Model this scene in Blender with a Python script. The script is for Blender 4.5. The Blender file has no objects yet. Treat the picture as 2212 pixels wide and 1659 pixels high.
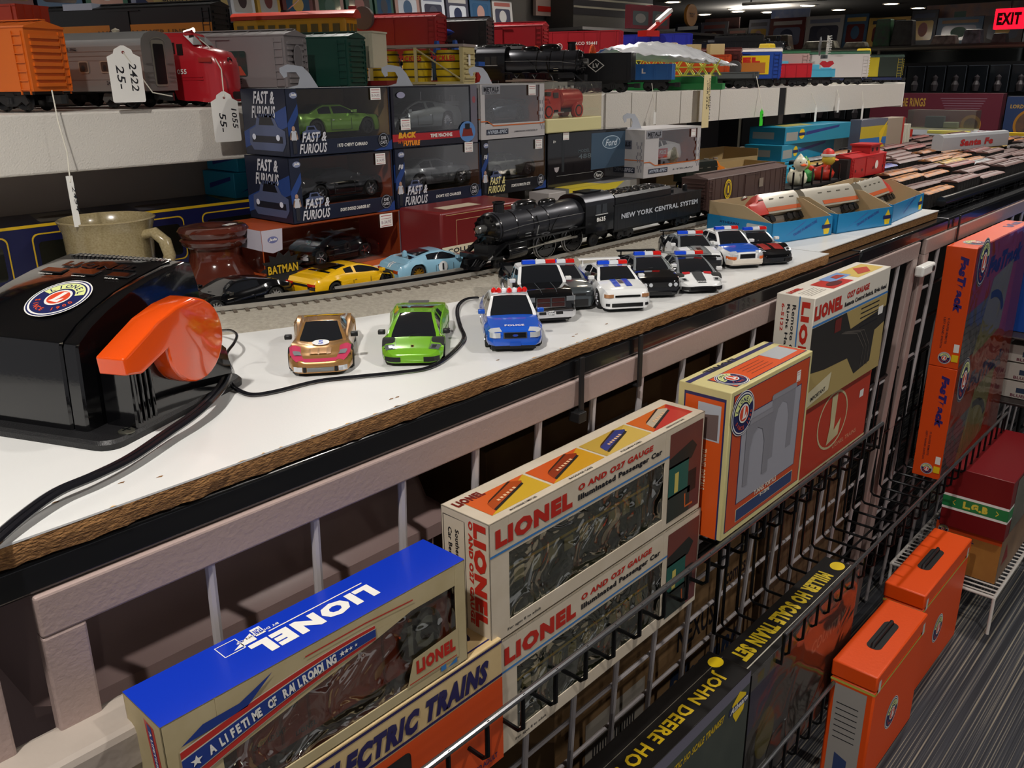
import bpy, math, random
from mathutils import Vector, Matrix
# ---------------------------------------------------------------- camera, world, light, exposure
# World units are metres. z = 0 is the top of the front display board, the shop floor is at z = FLOOR.
# x runs along the display tables (away from the viewer), y runs across them, away from the aisle.
SC = bpy.context.scene
COL = SC.collection
FLOOR, CEIL = -1.0, 1.22
FPX, PCX, PCY = 1880.0, 1106.0, 829.5
VX = Vector((2920 - PCX, 148 - PCY, FPX))
_vx = 64.0
_vy = -(FPX * FPX + _vx * VX.x) / VX.y
AX = VX.normalized(); AZ = -Vector((_vx, _vy, FPX)).normalized(); AY = AZ.cross(AX)
def w_(c): return Vector((AX.dot(c), AY.dot(c), AZ.dot(c)))       # camera axes (right, down, forward) -> world
CAMP = Vector((0, 0, 0.28))
cam = bpy.data.cameras.new('camera'); camo = bpy.data.objects.new('camera', cam); COL.objects.link(camo)
r_, u_, b_ = w_(Vector((1, 0, 0))), w_(Vector((0, -1, 0))), w_(Vector((0, 0, -1)))
camo.matrix_world = Matrix(((r_.x, u_.x, b_.x, 0), (r_.y, u_.y, b_.y, 0), (r_.z, u_.z, b_.z, 0.28), (0, 0, 0, 1)))
cam.sensor_fit = 'HORIZONTAL'; cam.sensor_width = 36.0; cam.lens = 36.0 * FPX / 2212.0
cam.clip_start = 0.02; cam.clip_end = 100
SC.camera = camo
SC.view_settings.view_transform = 'Standard'; SC.view_settings.look = 'None'
SC.view_settings.gamma = 1.0; SC.view_settings.exposure = 0.35; SC.view_settings.use_curve_mapping = False
wd = bpy.data.worlds.new('shop_ambient'); SC.world = wd; wd.use_nodes = True
wd.node_tree.nodes['Background'].inputs[0].default_value = (0.80, 0.78, 0.80, 1)
wd.node_tree.nodes['Background'].inputs[1].default_value = 0.24
def lamp(name, loc, power, size, color=(1, 0.955, 0.90), target=None, kind='SPOT', angle=120, blend=.6):
    l = bpy.data.lights.new(name, kind); l.energy = power; l.color = color
    if kind == 'SPOT': l.spot_size = math.radians(angle); l.spot_blend = blend; l.shadow_soft_size = size
    elif kind == 'AREA': l.shape = 'DISK'; l.size = size
    else: l.shadow_soft_size = size
    o = bpy.data.objects.new(name, l); COL.objects.link(o); o.location = loc
    t = Vector(target if target else (loc[0], loc[1], -1)) - Vector(loc)
    o.rotation_euler = t.to_track_quat('-Z', 'Y').to_euler(); return o
# recessed ceiling lamps over the tables (real downlights of the shop; their fittings are built further down)
LAMPS = [(-1.1, -2.3, 95), (2.0, -2.6, 44), (-0.25, 0.25, 58), (-0.5, 2.3, 34), (1.5, 2.0, 26), (1.25, -0.35, 34), (3.2, 2.3, 34), (2.5, 0.5, 40), (4.2, 0.9, 50), (5.2, 3.6, 24), (2.9, -1.2, 20), (6.8, 1.4, 22), (1.6, 4.1, 22), (7.2, 4.2, 20)]
for lx, ly, lp in LAMPS:
    lamp('ceiling_lamp', (lx, ly, CEIL - 0.03), lp, 0.035, target=(lx, ly, 0), angle=140, blend=.5)
for gx, gy, gp in ((9.4, 4.3, 26), (9.4, 2.8, 22), (12.5, 6.5, 30), (6.0, 4.2, 9)):      # added unseen area lamps that brighten the ceiling, without fittings of their own
    lamp('ceiling_fill_lamp', (gx, gy, 1.04), gp, .5, color=(1, .95, .88), target=(gx, gy, 3), kind='AREA')
def ray(px, py): return w_(Vector((px - PCX, py - PCY, FPX)))
def onz(px, py, z): d = ray(px, py); return CAMP + d * ((z - CAMP.z) / d.z)
def ony(px, py, y): d = ray(px, py); return CAMP + d * (y / d.y)
def xat(px, y, z=0.):           # x of the point of the line (y, z) that shows at column px
    lo, hi = -2.0, 16.0
    for _ in range(48):
        m = (lo + hi) / 2; c = Vector((m, y, z)) - CAMP
        cx = AX.x * c.x + AY.x * c.y + AZ.x * c.z; cz = AX.z * c.x + AY.z * c.y + AZ.z * c.z
        if cz > 0.01 and cx / cz * FPX + PCX < px or cz <= 0.01 and m < 0: lo = m
        else: hi = m
    return lo
# ---------------------------------------------------------------- materials
def lin(h):
    h = h.lstrip('#'); c = [int(h[i:i + 2], 16) / 255 for i in (0, 2, 4)]
    return tuple(x / 12.92 if x <= .04045 else ((x + .055) / 1.055) ** 2.4 for x in c) + (1,)
MC = {}
def M(col, rough=.45, metal=0., coat=0., bump=None, spec=.5, noise=None, emit=0., ani=None):
    """plain or lightly mottled principled material. bump=(scale,strength) noise=(scale,color2,amount)"""
    key = (col, rough, metal, coat, bump, spec, noise, emit, ani)
    if key in MC: return MC[key]
    m = bpy.data.materials.new('paint_' + col.strip('#')); m.use_nodes = True
    nt = m.node_tree; b = nt.nodes['Principled BSDF']
    b.inputs['Base Color'].default_value = lin(col); b.inputs['Roughness'].default_value = rough
    b.inputs['Metallic'].default_value = metal; b.inputs['Coat Weight'].default_value = coat
    b.inputs['Coat Roughness'].default_value = .04; b.inputs['Specular IOR Level'].default_value = spec
    m.diffuse_color = lin(col)
    if bump or noise:
        tc = nt.nodes.new('ShaderNodeTexCoord')
        mp = nt.nodes.new('ShaderNodeMapping'); nt.links.new(tc.outputs['Object'], mp.inputs[0])
        if ani: mp.inputs['Scale'].default_value = ani
    if bump:
        n = nt.nodes.new('ShaderNodeTexNoise'); n.inputs['Scale'].default_value = bump[0]; n.inputs['Detail'].default_value = 3
        nt.links.new(mp.outputs[0], n.inputs['Vector'])
        bp = nt.nodes.new('ShaderNodeBump'); bp.inputs['Strength'].default_value = bump[1]; bp.inputs['Distance'].default_value = .003
        nt.links.new(n.outputs[0], bp.inputs['Height']); nt.links.new(bp.outputs[0], b.inputs['Normal'])
    if noise:
        n = nt.nodes.new('ShaderNodeTexNoise'); n.inputs['Scale'].default_value = noise[0]; n.inputs['Detail'].default_value = 4
        nt.links.new(mp.outputs[0], n.inputs['Vector'])
        rp = nt.nodes.new('ShaderNodeValToRGB'); rp.color_ramp.elements[0].position = .5 - noise[2] / 2; rp.color_ramp.elements[1].position = .5 + noise[2] / 2
        rp.color_ramp.elements[0].color = lin(noise[1]); rp.color_ramp.elements[1].color = lin(col)
        nt.links.new(n.outputs[0], rp.inputs[0]); nt.links.new(rp.outputs[0], b.inputs['Base Color'])
    if emit:
        b.inputs['Emission Color'].default_value = lin(col); b.inputs['Emission Strength'].default_value = emit
    MC[key] = m; return m
def GLASS(name='clear_plastic', tint='#ffffff', gloss=.015, rough=.03, bump=None):
    key = (name, tint, gloss, rough, bump)
    if key in MC: return MC[key]
    m = bpy.data.materials.new(name); m.use_nodes = True; nt = m.node_tree; nt.nodes.clear()
    o = nt.nodes.new('ShaderNodeOutputMaterial'); mx = nt.nodes.new('ShaderNodeMixShader')
    t = nt.nodes.new('ShaderNodeBsdfTransparent'); g = nt.nodes.new('ShaderNodeBsdfGlossy')
    t.inputs[0].default_value = lin(tint); g.inputs['Roughness'].default_value = rough
    fr = nt.nodes.new('ShaderNodeFresnel'); fr.inputs[0].default_value = 1.45
    ad = nt.nodes.new('ShaderNodeMath'); ad.operation = 'ADD'; ad.inputs[1].default_value = gloss; ad.use_clamp = True
    hf = nt.nodes.new('ShaderNodeMath'); hf.operation = 'MULTIPLY'; hf.inputs[1].default_value = .45; nt.links.new(fr.outputs[0], hf.inputs[0]); nt.links.new(hf.outputs[0], ad.inputs[0]); nt.links.new(ad.outputs[0], mx.inputs[0])
    nt.links.new(t.outputs[0], mx.inputs[1]); nt.links.new(g.outputs[0], mx.inputs[2]); nt.links.new(mx.outputs[0], o.inputs[0])
    if bump:
        tc = nt.nodes.new('ShaderNodeTexCoord'); n = nt.nodes.new('ShaderNodeTexNoise'); n.inputs['Scale'].default_value = bump[0]
        n.inputs['Detail'].default_value = 1.5; n.inputs['Distortion'].default_value = 1.2
        nt.links.new(tc.outputs['Object'], n.inputs['Vector'])
        bp = nt.nodes.new('ShaderNodeBump'); bp.inputs['Strength'].default_value = bump[1]; bp.inputs['Distance'].default_value = .02
        nt.links.new(n.outputs[0], bp.inputs['Height']); nt.links.new(bp.outputs[0], g.inputs['Normal'])
    m.diffuse_color = (.7, .7, .8, .4); MC[key] = m; return m
BLK = M('#0b0b0d', .28); BLKM = M('#121214', .5); CHROME = M('#d8d8dc', .12, 1.); STEEL = M('#9a9a9c', .3, 1.)
RUB = M('#141414', .75); WHT = M('#ecebe6', .35); CARGL = M('#191c21', .05, 0, 1., spec=.8); CARD = M('#b39a74', .8, noise=(30, '#a58b66', .6))
# ---------------------------------------------------------------- mesh collector
def xf(loc=(0, 0, 0), rz=0, ry=0, rx=0, s=1.):
    return Matrix.Translation(loc) @ Matrix.Rotation(rz, 4, 'Z') @ Matrix.Rotation(ry, 4, 'Y') @ Matrix.Rotation(rx, 4, 'X') @ Matrix.Diagonal((s, s, s, 1))
TC = {}
def glyphs(s, bold=0., shear=0., res=2):
    k = (s, bold, shear, res)
    if k in TC: return TC[k]
    cu = bpy.data.curves.new('txt', 'FONT'); cu.body = s; cu.offset = bold; cu.shear = shear; cu.resolution_u = res; cu.space_character = 1 + bold * 2.6
    ob = bpy.data.objects.new('txt', cu); COL.objects.link(ob)
    dg = bpy.context.evaluated_depsgraph_get(); me = bpy.data.meshes.new_from_object(ob.evaluated_get(dg))
    vs = [(v.co.x, v.co.y) for v in me.vertices]; fs = [tuple(p.vertices) for p in me.polygons]
    bpy.data.objects.remove(ob); bpy.data.meshes.remove(me); bpy.data.curves.remove(cu)
    if not vs: vs = [(0, 0), (1, 0), (0, 1)]; fs = []
    xs = [v[0] for v in vs]; ys = [v[1] for v in vs]
    TC[k] = (vs, fs, min(xs), max(xs), min(ys), max(ys)); return TC[k]
class G:
    def __init__(s): s.v = []; s.f = []; s.mi = []; s.ms = []; s.X = Matrix.Identity(4)
    def m(s, mat):
        if mat not in s.ms: s.ms.append(mat)
        return s.ms.index(mat)
    def add(s, vs, fs, mat, X=None):
        n = len(s.v); T = s.X @ X if X is not None else s.X
        s.v += [T @ Vector(v) for v in vs]
        if isinstance(mat, list):
            for f, mm in zip(fs, mat): s.f.append([i + n for i in f]); s.mi.append(s.m(mm))
        else:
            k = s.m(mat)
            for f in fs: s.f.append([i + n for i in f]); s.mi.append(k)
        return s
    def box(s, a, b, mat, X=None, tx=0., ty=0.):
        """box from corner a to corner b; tx,ty shrink the top on each side"""
        (x0, y0, z0), (x1, y1, z1) = a, b
        v = [(x0, y0, z0), (x1, y0, z0), (x1, y1, z0), (x0, y1, z0), (x0 + tx, y0 + ty, z1), (x1 - tx, y0 + ty, z1), (x1 - tx, y1 - ty, z1), (x0 + tx, y1 - ty, z1)]
        return s.add(v, [(3, 2, 1, 0), (4, 5, 6, 7), (0, 1, 5, 4), (1, 2, 6, 5), (2, 3, 7, 6), (3, 0, 4, 7)], mat, X)
    def lathe(s, prof, mat, seg=20, X=None, ax='z'):
        """prof = [(r,z)...]; a material list gives one per ring step"""
        v = []; f = []; mm = []
        for r, z in prof:
            for k in range(seg):
                a = 2 * math.pi * k / seg; p = (r * math.cos(a), r * math.sin(a), z)
                v.append({'z': p, 'y': (p[0], p[2], -p[1]), 'x': (p[2], p[0], p[1])}[ax])
        for i in range(len(prof) - 1):
            for k in range(seg):
                f.append((i * seg + k, i * seg + (k + 1) % seg, (i + 1) * seg + (k + 1) % seg, (i + 1) * seg + k)); mm.append(mat[i] if isinstance(mat, list) else mat)
        if prof[0][0] > 1e-6: f.append(tuple(range(seg - 1, -1, -1))); mm.append(mm[0])
        if prof[-1][0] > 1e-6: n = (len(prof) - 1) * seg; f.append(tuple(range(n, n + seg))); mm.append(mm[-2])
        return s.add(v, f, mm, X)
    def cyl(s, a, b, r, mat, seg=12, r2=None):
        a = Vector(a); b = Vector(b); d = b - a; q = d.to_track_quat('Z', 'Y').to_matrix().to_4x4()
        return s.lathe([(r, 0), (r if r2 is None else r2, d.length)], mat, seg, Matrix.Translation(a) @ q)
    def tube(s, pts, r, mat, seg=8, close=False):
        pts = [Vector(p) for p in pts]; n = len(pts); v = []; f = []; up = None
        for i, p in enumerate(pts):
            t = (pts[min(i + 1, n - 1)] - pts[max(i - 1, 0)])
            t = t.normalized() if t.length > 1e-9 else Vector((1, 0, 0))
            if up is None: up = Vector((0, 0, 1)) if abs(t.z) < .9 else Vector((1, 0, 0))
            u = (up - t * up.dot(t)).normalized(); w = t.cross(u); up = u
            rr = r[i] if isinstance(r, (list, tuple)) else r
            for k in range(seg):
                a = 2 * math.pi * k / seg; v.append(p + (u * math.cos(a) + w * math.sin(a)) * rr)
        for i in range(n - 1):
            for k in range(seg): f.append((i * seg + k, i * seg + (k + 1) % seg, (i + 1) * seg + (k + 1) % seg, (i + 1) * seg + k))
        f.append(tuple(range(seg - 1, -1, -1))); f.append(tuple(range((n - 1) * seg, n * seg)))
        return s.add([tuple(q) for q in v], f, mat)
    def prism(s, poly, d, mat, X=None, mat2=None):
        """2-D polygon (x,y) extruded from z=0 to z=d"""
        n = len(poly); v = [(x, y, 0) for x, y in poly] + [(x, y, d) for x, y in poly]
        f = [tuple(range(n - 1, -1, -1)), tuple(range(n, 2 * n))] + [(i, (i + 1) % n, n + (i + 1) % n, n + i) for i in range(n)]
        return s.add(v, f, [mat, mat2 or mat] + [mat] * n, X)
    def loft(s, rings, mat, X=None, cap=True, closed=True):
        """rings of equal point count; mat may be f(i,k)"""
        n = len(rings[0]); v = [p for r in rings for p in r]; f = []; mm = []
        for i in range(len(rings) - 1):
            for k in range(n if closed else n - 1):
                f.append((i * n + k, i * n + (k + 1) % n, (i + 1) * n + (k + 1) % n, (i + 1) * n + k)); mm.append(mat(i, k) if callable(mat) else mat)
        if cap:
            f.append(tuple(range(n - 1, -1, -1))); mm.append(mat(0, 0) if callable(mat) else mat)
            f.append(tuple(range((len(rings) - 1) * n, len(rings) * n))); mm.append(mat(len(rings) - 2, 0) if callable(mat) else mat)
        return s.add(v, f, mm, X)
    def build(s, name, parent=None, loc=None, rz=0, smooth=.6, bevel=0., label=None):
        me = bpy.data.meshes.new(name); me.from_pydata([tuple(v) for v in s.v], [], s.f)
        for mm in s.ms: me.materials.append(mm)
        me.polygons.foreach_set('material_index', s.mi); me.update()
        if smooth:
            me.polygons.foreach_set('use_smooth', [True] * len(me.polygons)); me.set_sharp_from_angle(angle=smooth)
        o = bpy.data.objects.new(name, me); COL.objects.link(o)
        if parent: o.parent = parent
        if loc is not None: o.location = loc; o.rotation_euler = (0, 0, rz)
        if bevel:
            b = o.modifiers.new('edge', 'BEVEL'); b.width = bevel; b.segments = 2; b.limit_method = 'ANGLE'; b.angle_limit = .7
        if label: o['label'] = label
        return o
def thing(name, label, cat, loc=(0, 0, 0), rz=0, group=None, rx=0, ry=0):
    o = bpy.data.objects.new(name, None); COL.objects.link(o); o.empty_display_size = .02
    o.location = loc; o.rotation_euler = (rx, ry, rz); o['label'] = label; o['category'] = cat
    if group: o['group'] = group
    return o
def tag(o, label, cat, group=None, kind=None):
    o['label'] = label; o['category'] = cat
    if group: o['group'] = group
    if kind: o['kind'] = kind
    return o
def struct(o, label=None):
    o['kind'] = 'structure'
    if label: o['label'] = label
    return o
# ---------------------------------------------------------------- flat printing on a face
class Art:
    """draws on a plane: origin O, in-plane axes U (right) and V (up), layers float e apart"""
    def __init__(s, g, O, U, V, e=.00018):
        s.g = g; s.O = Vector(O); s.U = Vector(U).normalized(); s.V = Vector(V).normalized(); s.N = s.U.cross(s.V); s.e = e; s.n = 1
    def P(s, x, y, l): return tuple(s.O + s.U * x + s.V * y + s.N * (s.e * l))
    def L(s, l): 
        if l is None: s.n += .35; return s.n
        return l
    def poly(s, pts, mat, l=None):
        l = s.L(l); a = sum(pts[i][0] * pts[(i + 1) % len(pts)][1] - pts[(i + 1) % len(pts)][0] * pts[i][1] for i in range(len(pts)))
        if a < 0: pts = pts[::-1]
        s.g.add([s.P(x, y, l) for x, y in pts], [tuple(range(len(pts)))], mat); return s
    def rect(s, x, y, w, h, mat, l=None): return s.poly([(x, y), (x + w, y), (x + w, y + h), (x, y + h)], mat, l)
    def rrect(s, x, y, w, h, r, mat, l=None):
        pts = []
        for cx, cy, a0 in ((x + w - r, y + r, -90), (x + w - r, y + h - r, 0), (x + r, y + h - r, 90), (x + r, y + r, 180)):
            for k in range(5): a = math.radians(a0 + k * 22.5); pts.append((cx + r * math.cos(a), cy + r * math.sin(a)))
        return s.poly(pts, mat, l)
    def ell(s, cx, cy, rx, ry, mat, l=None, n=28, a0=0, a1=360):
        if a1 - a0 >= 360: return s.poly([(cx + rx * math.cos(2 * math.pi * k / n), cy + ry * math.sin(2 * math.pi * k / n)) for k in range(n)], mat, l)
        l = s.L(l); return s.poly([(cx, cy)] + [(cx + rx * math.cos(math.radians(a0 + (a1 - a0) * k / n)), cy + ry * math.sin(math.radians(a0 + (a1 - a0) * k / n))) for k in range(n + 1)], mat, l)
    def ring(s, cx, cy, rx, ry, t, mat, l=None, n=32, a0=0, a1=360):
        l = s.L(l); v = []; f = []; full = a1 - a0 >= 360
        for k in range(n + 1):
            a = math.radians(a0 + (a1 - a0) * k / n); v += [s.P(cx + (rx - t) * math.cos(a), cy + (ry - t) * math.sin(a), l), s.P(cx + rx * math.cos(a), cy + ry * math.sin(a), l)]
        for k in range(n): f.append((2 * k, 2 * k + 1, 2 * k + 3, 2 * k + 2))
        s.g.add(v, f, mat); return s
    def line(s, pts, w, mat, l=None):
        l = s.L(l); v = []; f = []
        for i, p in enumerate(pts):
            a = Vector(pts[max(0, i - 1)]); b = Vector(pts[min(len(pts) - 1, i + 1)]); d = (b - a).normalized(); n = Vector((-d.y, d.x)) * w / 2
            v += [s.P(p[0] - n.x, p[1] - n.y, l), s.P(p[0] + n.x, p[1] + n.y, l)]
        for i in range(len(pts) - 1): f.append((2 * i, 2 * i + 2, 2 * i + 3, 2 * i + 1))
        s.g.add(v, f, mat); return s
    def text(s, t, x, y, w, h, mat, l=None, bold=.02, shear=0., rot=0., fit=True, mirror=False):
        """text stretched into the box w x h whose lower left corner is (x,y); rot turns it about that corner"""
        l = s.L(l); vs, fs, x0, x1, y0, y1 = glyphs(t, bold, shear)
        sx = w / (x1 - x0); sy = h / (y1 - y0)
        if not fit: sx = sy = min(sx, sy)
        c, q = math.cos(math.radians(rot)), math.sin(math.radians(rot)); out = []
        for a, b in vs:
            a = (a - x0) * sx; b = (b - y0) * sy; out.append(s.P(x + a * c - b * q, y + a * q + b * c, l))
        s.g.add(out, fs, mat); return s
    def arc(s, t, cx, cy, r, h, mat, a0, a1, l=None, bold=.02, inside=False, k=1., ry=1.):
        """letters standing on an arc from angle a0 to a1 (degrees)"""
        l = s.L(l); n = len(t)
        for i, ch in enumerate(t):
            if ch == ' ': continue
            a = a0 + (a1 - a0) * (i / (n - 1) if n > 1 else .5); ar = math.radians(a)
            vs, fs, x0, x1, y0, y1 = glyphs(ch, bold, 0.); sc = h / .72; ro = ar - math.pi / 2 if not inside else ar + math.pi / 2
            mx = (x0 + x1) / 2; c, q = math.cos(ro), math.sin(ro); out = []
            for u, v in vs:
                u = (u - mx) * sc * k; v = (v - .36) * sc; out.append(s.P(cx + r * math.cos(ar) + u * c - v * q, cy + (r * math.sin(ar) + u * q + v * c) * ry, l))
            s.g.add(out, fs, mat)
        return s
NAVY = M('#1c2458', .35); ORG = M('#e4521b', .35); CREAM = M('#e8dcb4', .5); RED = M('#c8281e', .35); INK = M('#1a1a20', .5); PW = M('#e9e7e2', .45); YEL = M('#e6c419', .45)
def roundel(A, cx, cy, r, ry=1., rot=0., l=20):
    """the round train maker's badge: white rim, navy ring, cream arc with the name, slanted L in the middle"""
    R = lambda k: r * k
    A.ell(cx, cy, r, r * ry, PW, l, 40); A.ell(cx, cy, R(.96), R(.96) * ry, NAVY, l + 1, 40); A.ell(cx, cy, R(.91), R(.91) * ry, PW, l + 2, 40); A.ell(cx, cy, R(.85), R(.85) * ry, NAVY, l + 3, 40)
    l += 2
    A.ring(cx, cy, R(.8), R(.8) * ry, R(.3), M('#dfe79a', .4), l + 4, 24, 18 + rot, 162 + rot)
    A.arc('LIONEL', cx, cy, R(.645), R(.2), NAVY, 146 + rot, 34 + rot, l + 5, .02, k=1.0, ry=ry)
    A.arc('SINCE 1900', cx, cy, R(.645), R(.16), M('#d8502e', .4), 198 + rot, 342 + rot, l + 5, .03, inside=True, ry=ry)
    A.ell(cx, cy, R(.42), R(.42) * ry, PW, l + 6); A.ell(cx, cy, R(.36), R(.34) * ry, M('#d9482a', .35), l + 7)
    c, q = math.cos(math.radians(rot)), math.sin(math.radians(rot))
    pl = [(-.02, .3), (.14, .3), (.06, -.05), (-.02, -.16), (.24, -.02), (.16, -.26), (-.24, -.2), (-.14, -.12)]
    A.poly([(cx + R(a * c - b * q), cy + R(a * q + b * c) * ry) for a, b in pl], PW, l + 8)
# ---------------------------------------------------------------- die-cast cars
def lerp(pts, x):
    if x <= pts[0][0]: return pts[0][1]
    for (a, b), (c, d) in zip(pts, pts[1:]):
        if x <= c:
            t = (x - a) / (c - a) if c > a else 0; t = t * t * (3 - 2 * t) * .5 + t * .5; return b + (d - b) * t
    return pts[-1][1]
WM = {}
def wheel_mesh(r, w, rim, spokes, dark):
    k = (r, w, rim.name, spokes, dark)
    if k in WM: return WM[k]
    g = G(); R = r
    g.lathe([(R * .55, -w / 2), (R * .93, -w / 2), (R, -w * .35), (R, w * .35), (R * .93, w / 2), (R * .72, w / 2 + .0001), (R * .70, w * .36), (R * .64, w * .22), (.0001, w * .22)],
            [RUB, RUB, RUB, RUB, RUB, rim, rim, BLKM if dark else rim], 24, None, 'y')
    for i in range(spokes):
        a = 2 * math.pi * i / spokes; X = Matrix.Rotation(a, 4, 'Y')
        g.box((R * .08, w * .22 - .0002, -R * .075), (R * .67, w * .22 + w * .16, R * .075), rim, X)
    g.lathe([(R * .17, w * .2), (R * .15, w * .42), (.0001, w * .44)], rim, 10, None, 'y')
    o = g.build('wheel', smooth=.5); me = o.data; bpy.data.objects.remove(o); WM[k] = me; return me
SPEC = {
 'sedan': dict(L=.127, W=.051, H=.0375, deck=[(0, .40), (.015, .50), (.06, .56), (.28, .635), (.40, .65), (.72, .66), (.80, .66), (.96, .60), (1, .5)],
   gh=(.29, .44, .66, .80), wr=.68, wb=.9, wh=(.185, .80, .0085), sill=.14, low=.16, plan=[(0, .72), (.015, .82), (.05, .93), (.16, 1), (.85, 1), (.95, .96), (1, .88)]),
 'muscle': dict(L=.125, W=.052, H=.0355, deck=[(0, .44), (.012, .54), (.05, .62), (.28, .70), (.38, .71), (.74, .72), (.84, .74), (.97, .74), (1, .6)],
   gh=(.30, .46, .66, .84), wr=.66, wb=.88, wh=(.185, .785, .0095), sill=.13, low=.10, plan=[(0, .76), (.015, .86), (.05, .95), (.16, 1), (.5, .975), (.78, 1.02), (.95, .98), (1, .9)]),
 'wedge': dict(L=.127, W=.053, H=.031, deck=[(0, .26), (.01, .34), (.06, .42), (.25, .60), (.34, .66), (.68, .80), (.85, .80), (.97, .76), (1, .62)],
   gh=(.20, .46, .58, .90), wr=.60, wb=.86, wh=(.19, .79, .0092), sill=.12, low=.08, plan=[(0, .58), (.012, .74), (.04, .88), (.12, .98), (.2, 1), (.5, .95), (.78, 1.02), (.95, 1), (1, .93)]),
 'gt40': dict(L=.122, W=.053, H=.0315, deck=[(0, .30), (.012, .40), (.06, .50), (.2, .62), (.34, .66), (.66, .74), (.85, .74), (.96, .66), (1, .5)],
   gh=(.27, .45, .58, .92), wr=.58, wb=.82, wh=(.19, .785, .0098), sill=.12, low=.08, fend=.10, plan=[(0, .50), (.01, .68), (.035, .84), (.09, .95), (.18, 1), (.45, .93), (.78, 1.02), (.95, 1), (1, .9)]),
 'corvette': dict(L=.122, W=.052, H=.033, deck=[(0, .30), (.012, .42), (.06, .52), (.22, .64), (.38, .66), (.7, .72), (.86, .76), (.97, .72), (1, .6)],
   gh=(.38, .52, .64, .90), wr=.62, wb=.84, wh=(.18, .79, .0095), sill=.12, low=.09, fend=.08, plan=[(0, .55), (.012, .7), (.04, .86), (.1, .96), (.2, 1), (.5, .95), (.8, 1.02), (.95, 1), (1, .9)]),
 'pickup': dict(L=.135, W=.055, H=.047, deck=[(0, .50), (.012, .58), (.03, .62), (.1, .66), (.30, .68), (.34, .68), (.56, .66), (1, .66)],
   gh=(.28, .38, .53, .565), wr=.76, wb=.92, wh=(.17, .80, .011), sill=.22, low=.2, plan=[(0, .84), (.02, .9), (.06, .96), (.16, 1), (1, 1)]),
}
CS = 1.25
def car(label, kind, loc, head, paint, roof=None, name='toy_car', scale=1., rim=None, spokes=5, dark=True, bodyf=None, lights='oval', grille='bar', mirror=None,
        bumper=None, bar=None, extra=None, group=None, wing=None, lampcol=None, glass=None, bpillar=True, L=None):
    S = SPEC[kind]; L = S['L'] * scale; W = S['W'] * scale; H = S['H'] * scale; rim = rim or CHROME; mirror = mirror or paint; gl = glass or CARGL
    root = thing(name, label, 'toy car', loc, head, group); root.scale = (CS, CS, CS); roof = roof or paint; bumper = bumper or paint
    xf_, xr_, wr = S['wh']; wr *= scale; Ra = wr * 1.16; fend = S.get('fend', 0)
    dk = lambda x: lerp(S['deck'], x) * H
    pw = lambda x: lerp(S['plan'], x) * W / 2
    ys = [.94, 1, 1, .965, .87, .66, .42, .16, 0]
    def zb(x):
        base = S['sill'] * H if .06 < x < .95 else (S['low'] + .02) * H
        for xc in (xf_, xr_):
            d = (x - xc) * L
            if abs(d) < Ra: base = max(base, wr + math.sqrt(Ra * Ra - d * d))
        return min(base, dk(x) - .1 * H)
    def top(x, fy):       # upper surface height at width fraction fy
        z = dk(x); a = abs(fy)
        b = fend * H * sum(math.exp(-((x - c) / .10) ** 2) for c in (xf_, xr_)) * (math.exp(-((a - .82) / .22) ** 2))
        dip = H * .02 * (1 - a * a) * (1 if fend == 0 else -.5)
        edge = -max(0, a - .8) ** 2 * H * 1.6
        return z + b + dip + edge
    xs = sorted(set([0, .006, .015, .03, .05] + [i / 44 for i in range(3, 43)] + [.97, .985, 1]))
    rings = []
    for x in xs:
        w = pw(x); zl = zb(x); zs = max(zl + .04 * H, dk(x) - .15 * H); half = []
        for k, fy in enumerate(ys):
            if k == 0: z = zl
            elif k == 1: z = zl + .3 * (zs - zl)
            elif k == 2: z = zl + .7 * (zs - zl)
            elif k == 3: z = zs + .3 * (top(x, fy) - zs)
            else: z = top(x, fy)
            half.append((L / 2 - x * L, fy * w, z))
        rings.append([(a, b, c) for a, b, c in half] + [(a, -b, c) for a, b, c in half[-2::-1]])
    def bm(i, k):
        kk = k if k < 8 else 15 - k; x = (xs[min(i, len(xs) - 1)] + xs[min(i + 1, len(xs) - 1)]) / 2
        if bodyf:
            q = bodyf(x, kk, 1 if k < 8 else -1)
            if q: return q
        return paint
    g = G(); rings = [r[::-1] for r in rings]
    g.loft(rings, lambda i, k: bm(i, k if k < 16 else 15), closed=False)
    body = g.build('body', root, smooth=.55)
    # underbody with dark wheel wells
    g = G(); g.box((-L * .46, -W * .40, .0022 * scale), (L * .46, W * .36, .16 * H), BLKM); g.box((-L * .40, -W * .40, .0022 * scale), (L * .20, W * .40, dk(.5) * .8), BLKM)
    g.box((L / 2 - (xf_ * L) - Ra * 1.3, -W * .455, wr * .9), (L / 2 - xf_ * L + Ra * 1.05, W * .455, min(wr * 1.9, dk(xf_ - .07) * .86)), BLKM); g.box((L / 2 - (xr_ * L) - Ra * 1.1, -W * .455, wr * .9), (L / 2 - xr_ * L + Ra * 1.1, W * .455, wr * 1.9), BLKM)
    g.build('chassis', root, smooth=0)
    # cabin
    b0, r0, r1, b1 = S['gh']; n = 22; gx = sorted(set([b0 + (b1 - b0) * i / n for i in range(n + 1)] + [r0, r1]))
    rings = []; fy = [S['wb'], 0, S['wr']]
    def rz(x):
        if x < r0: t = (x - b0) / (r0 - b0); return dk(x) + (H - dk(x)) * (math.sin(t * math.pi / 2) * .35 + t * .65)
        if x > r1: t = (b1 - x) / (b1 - r1); return dk(x) + (H - dk(x)) * (math.sin(t * math.pi / 2) * .4 + t * .6)
        return H * (1 - .0 * x)
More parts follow.
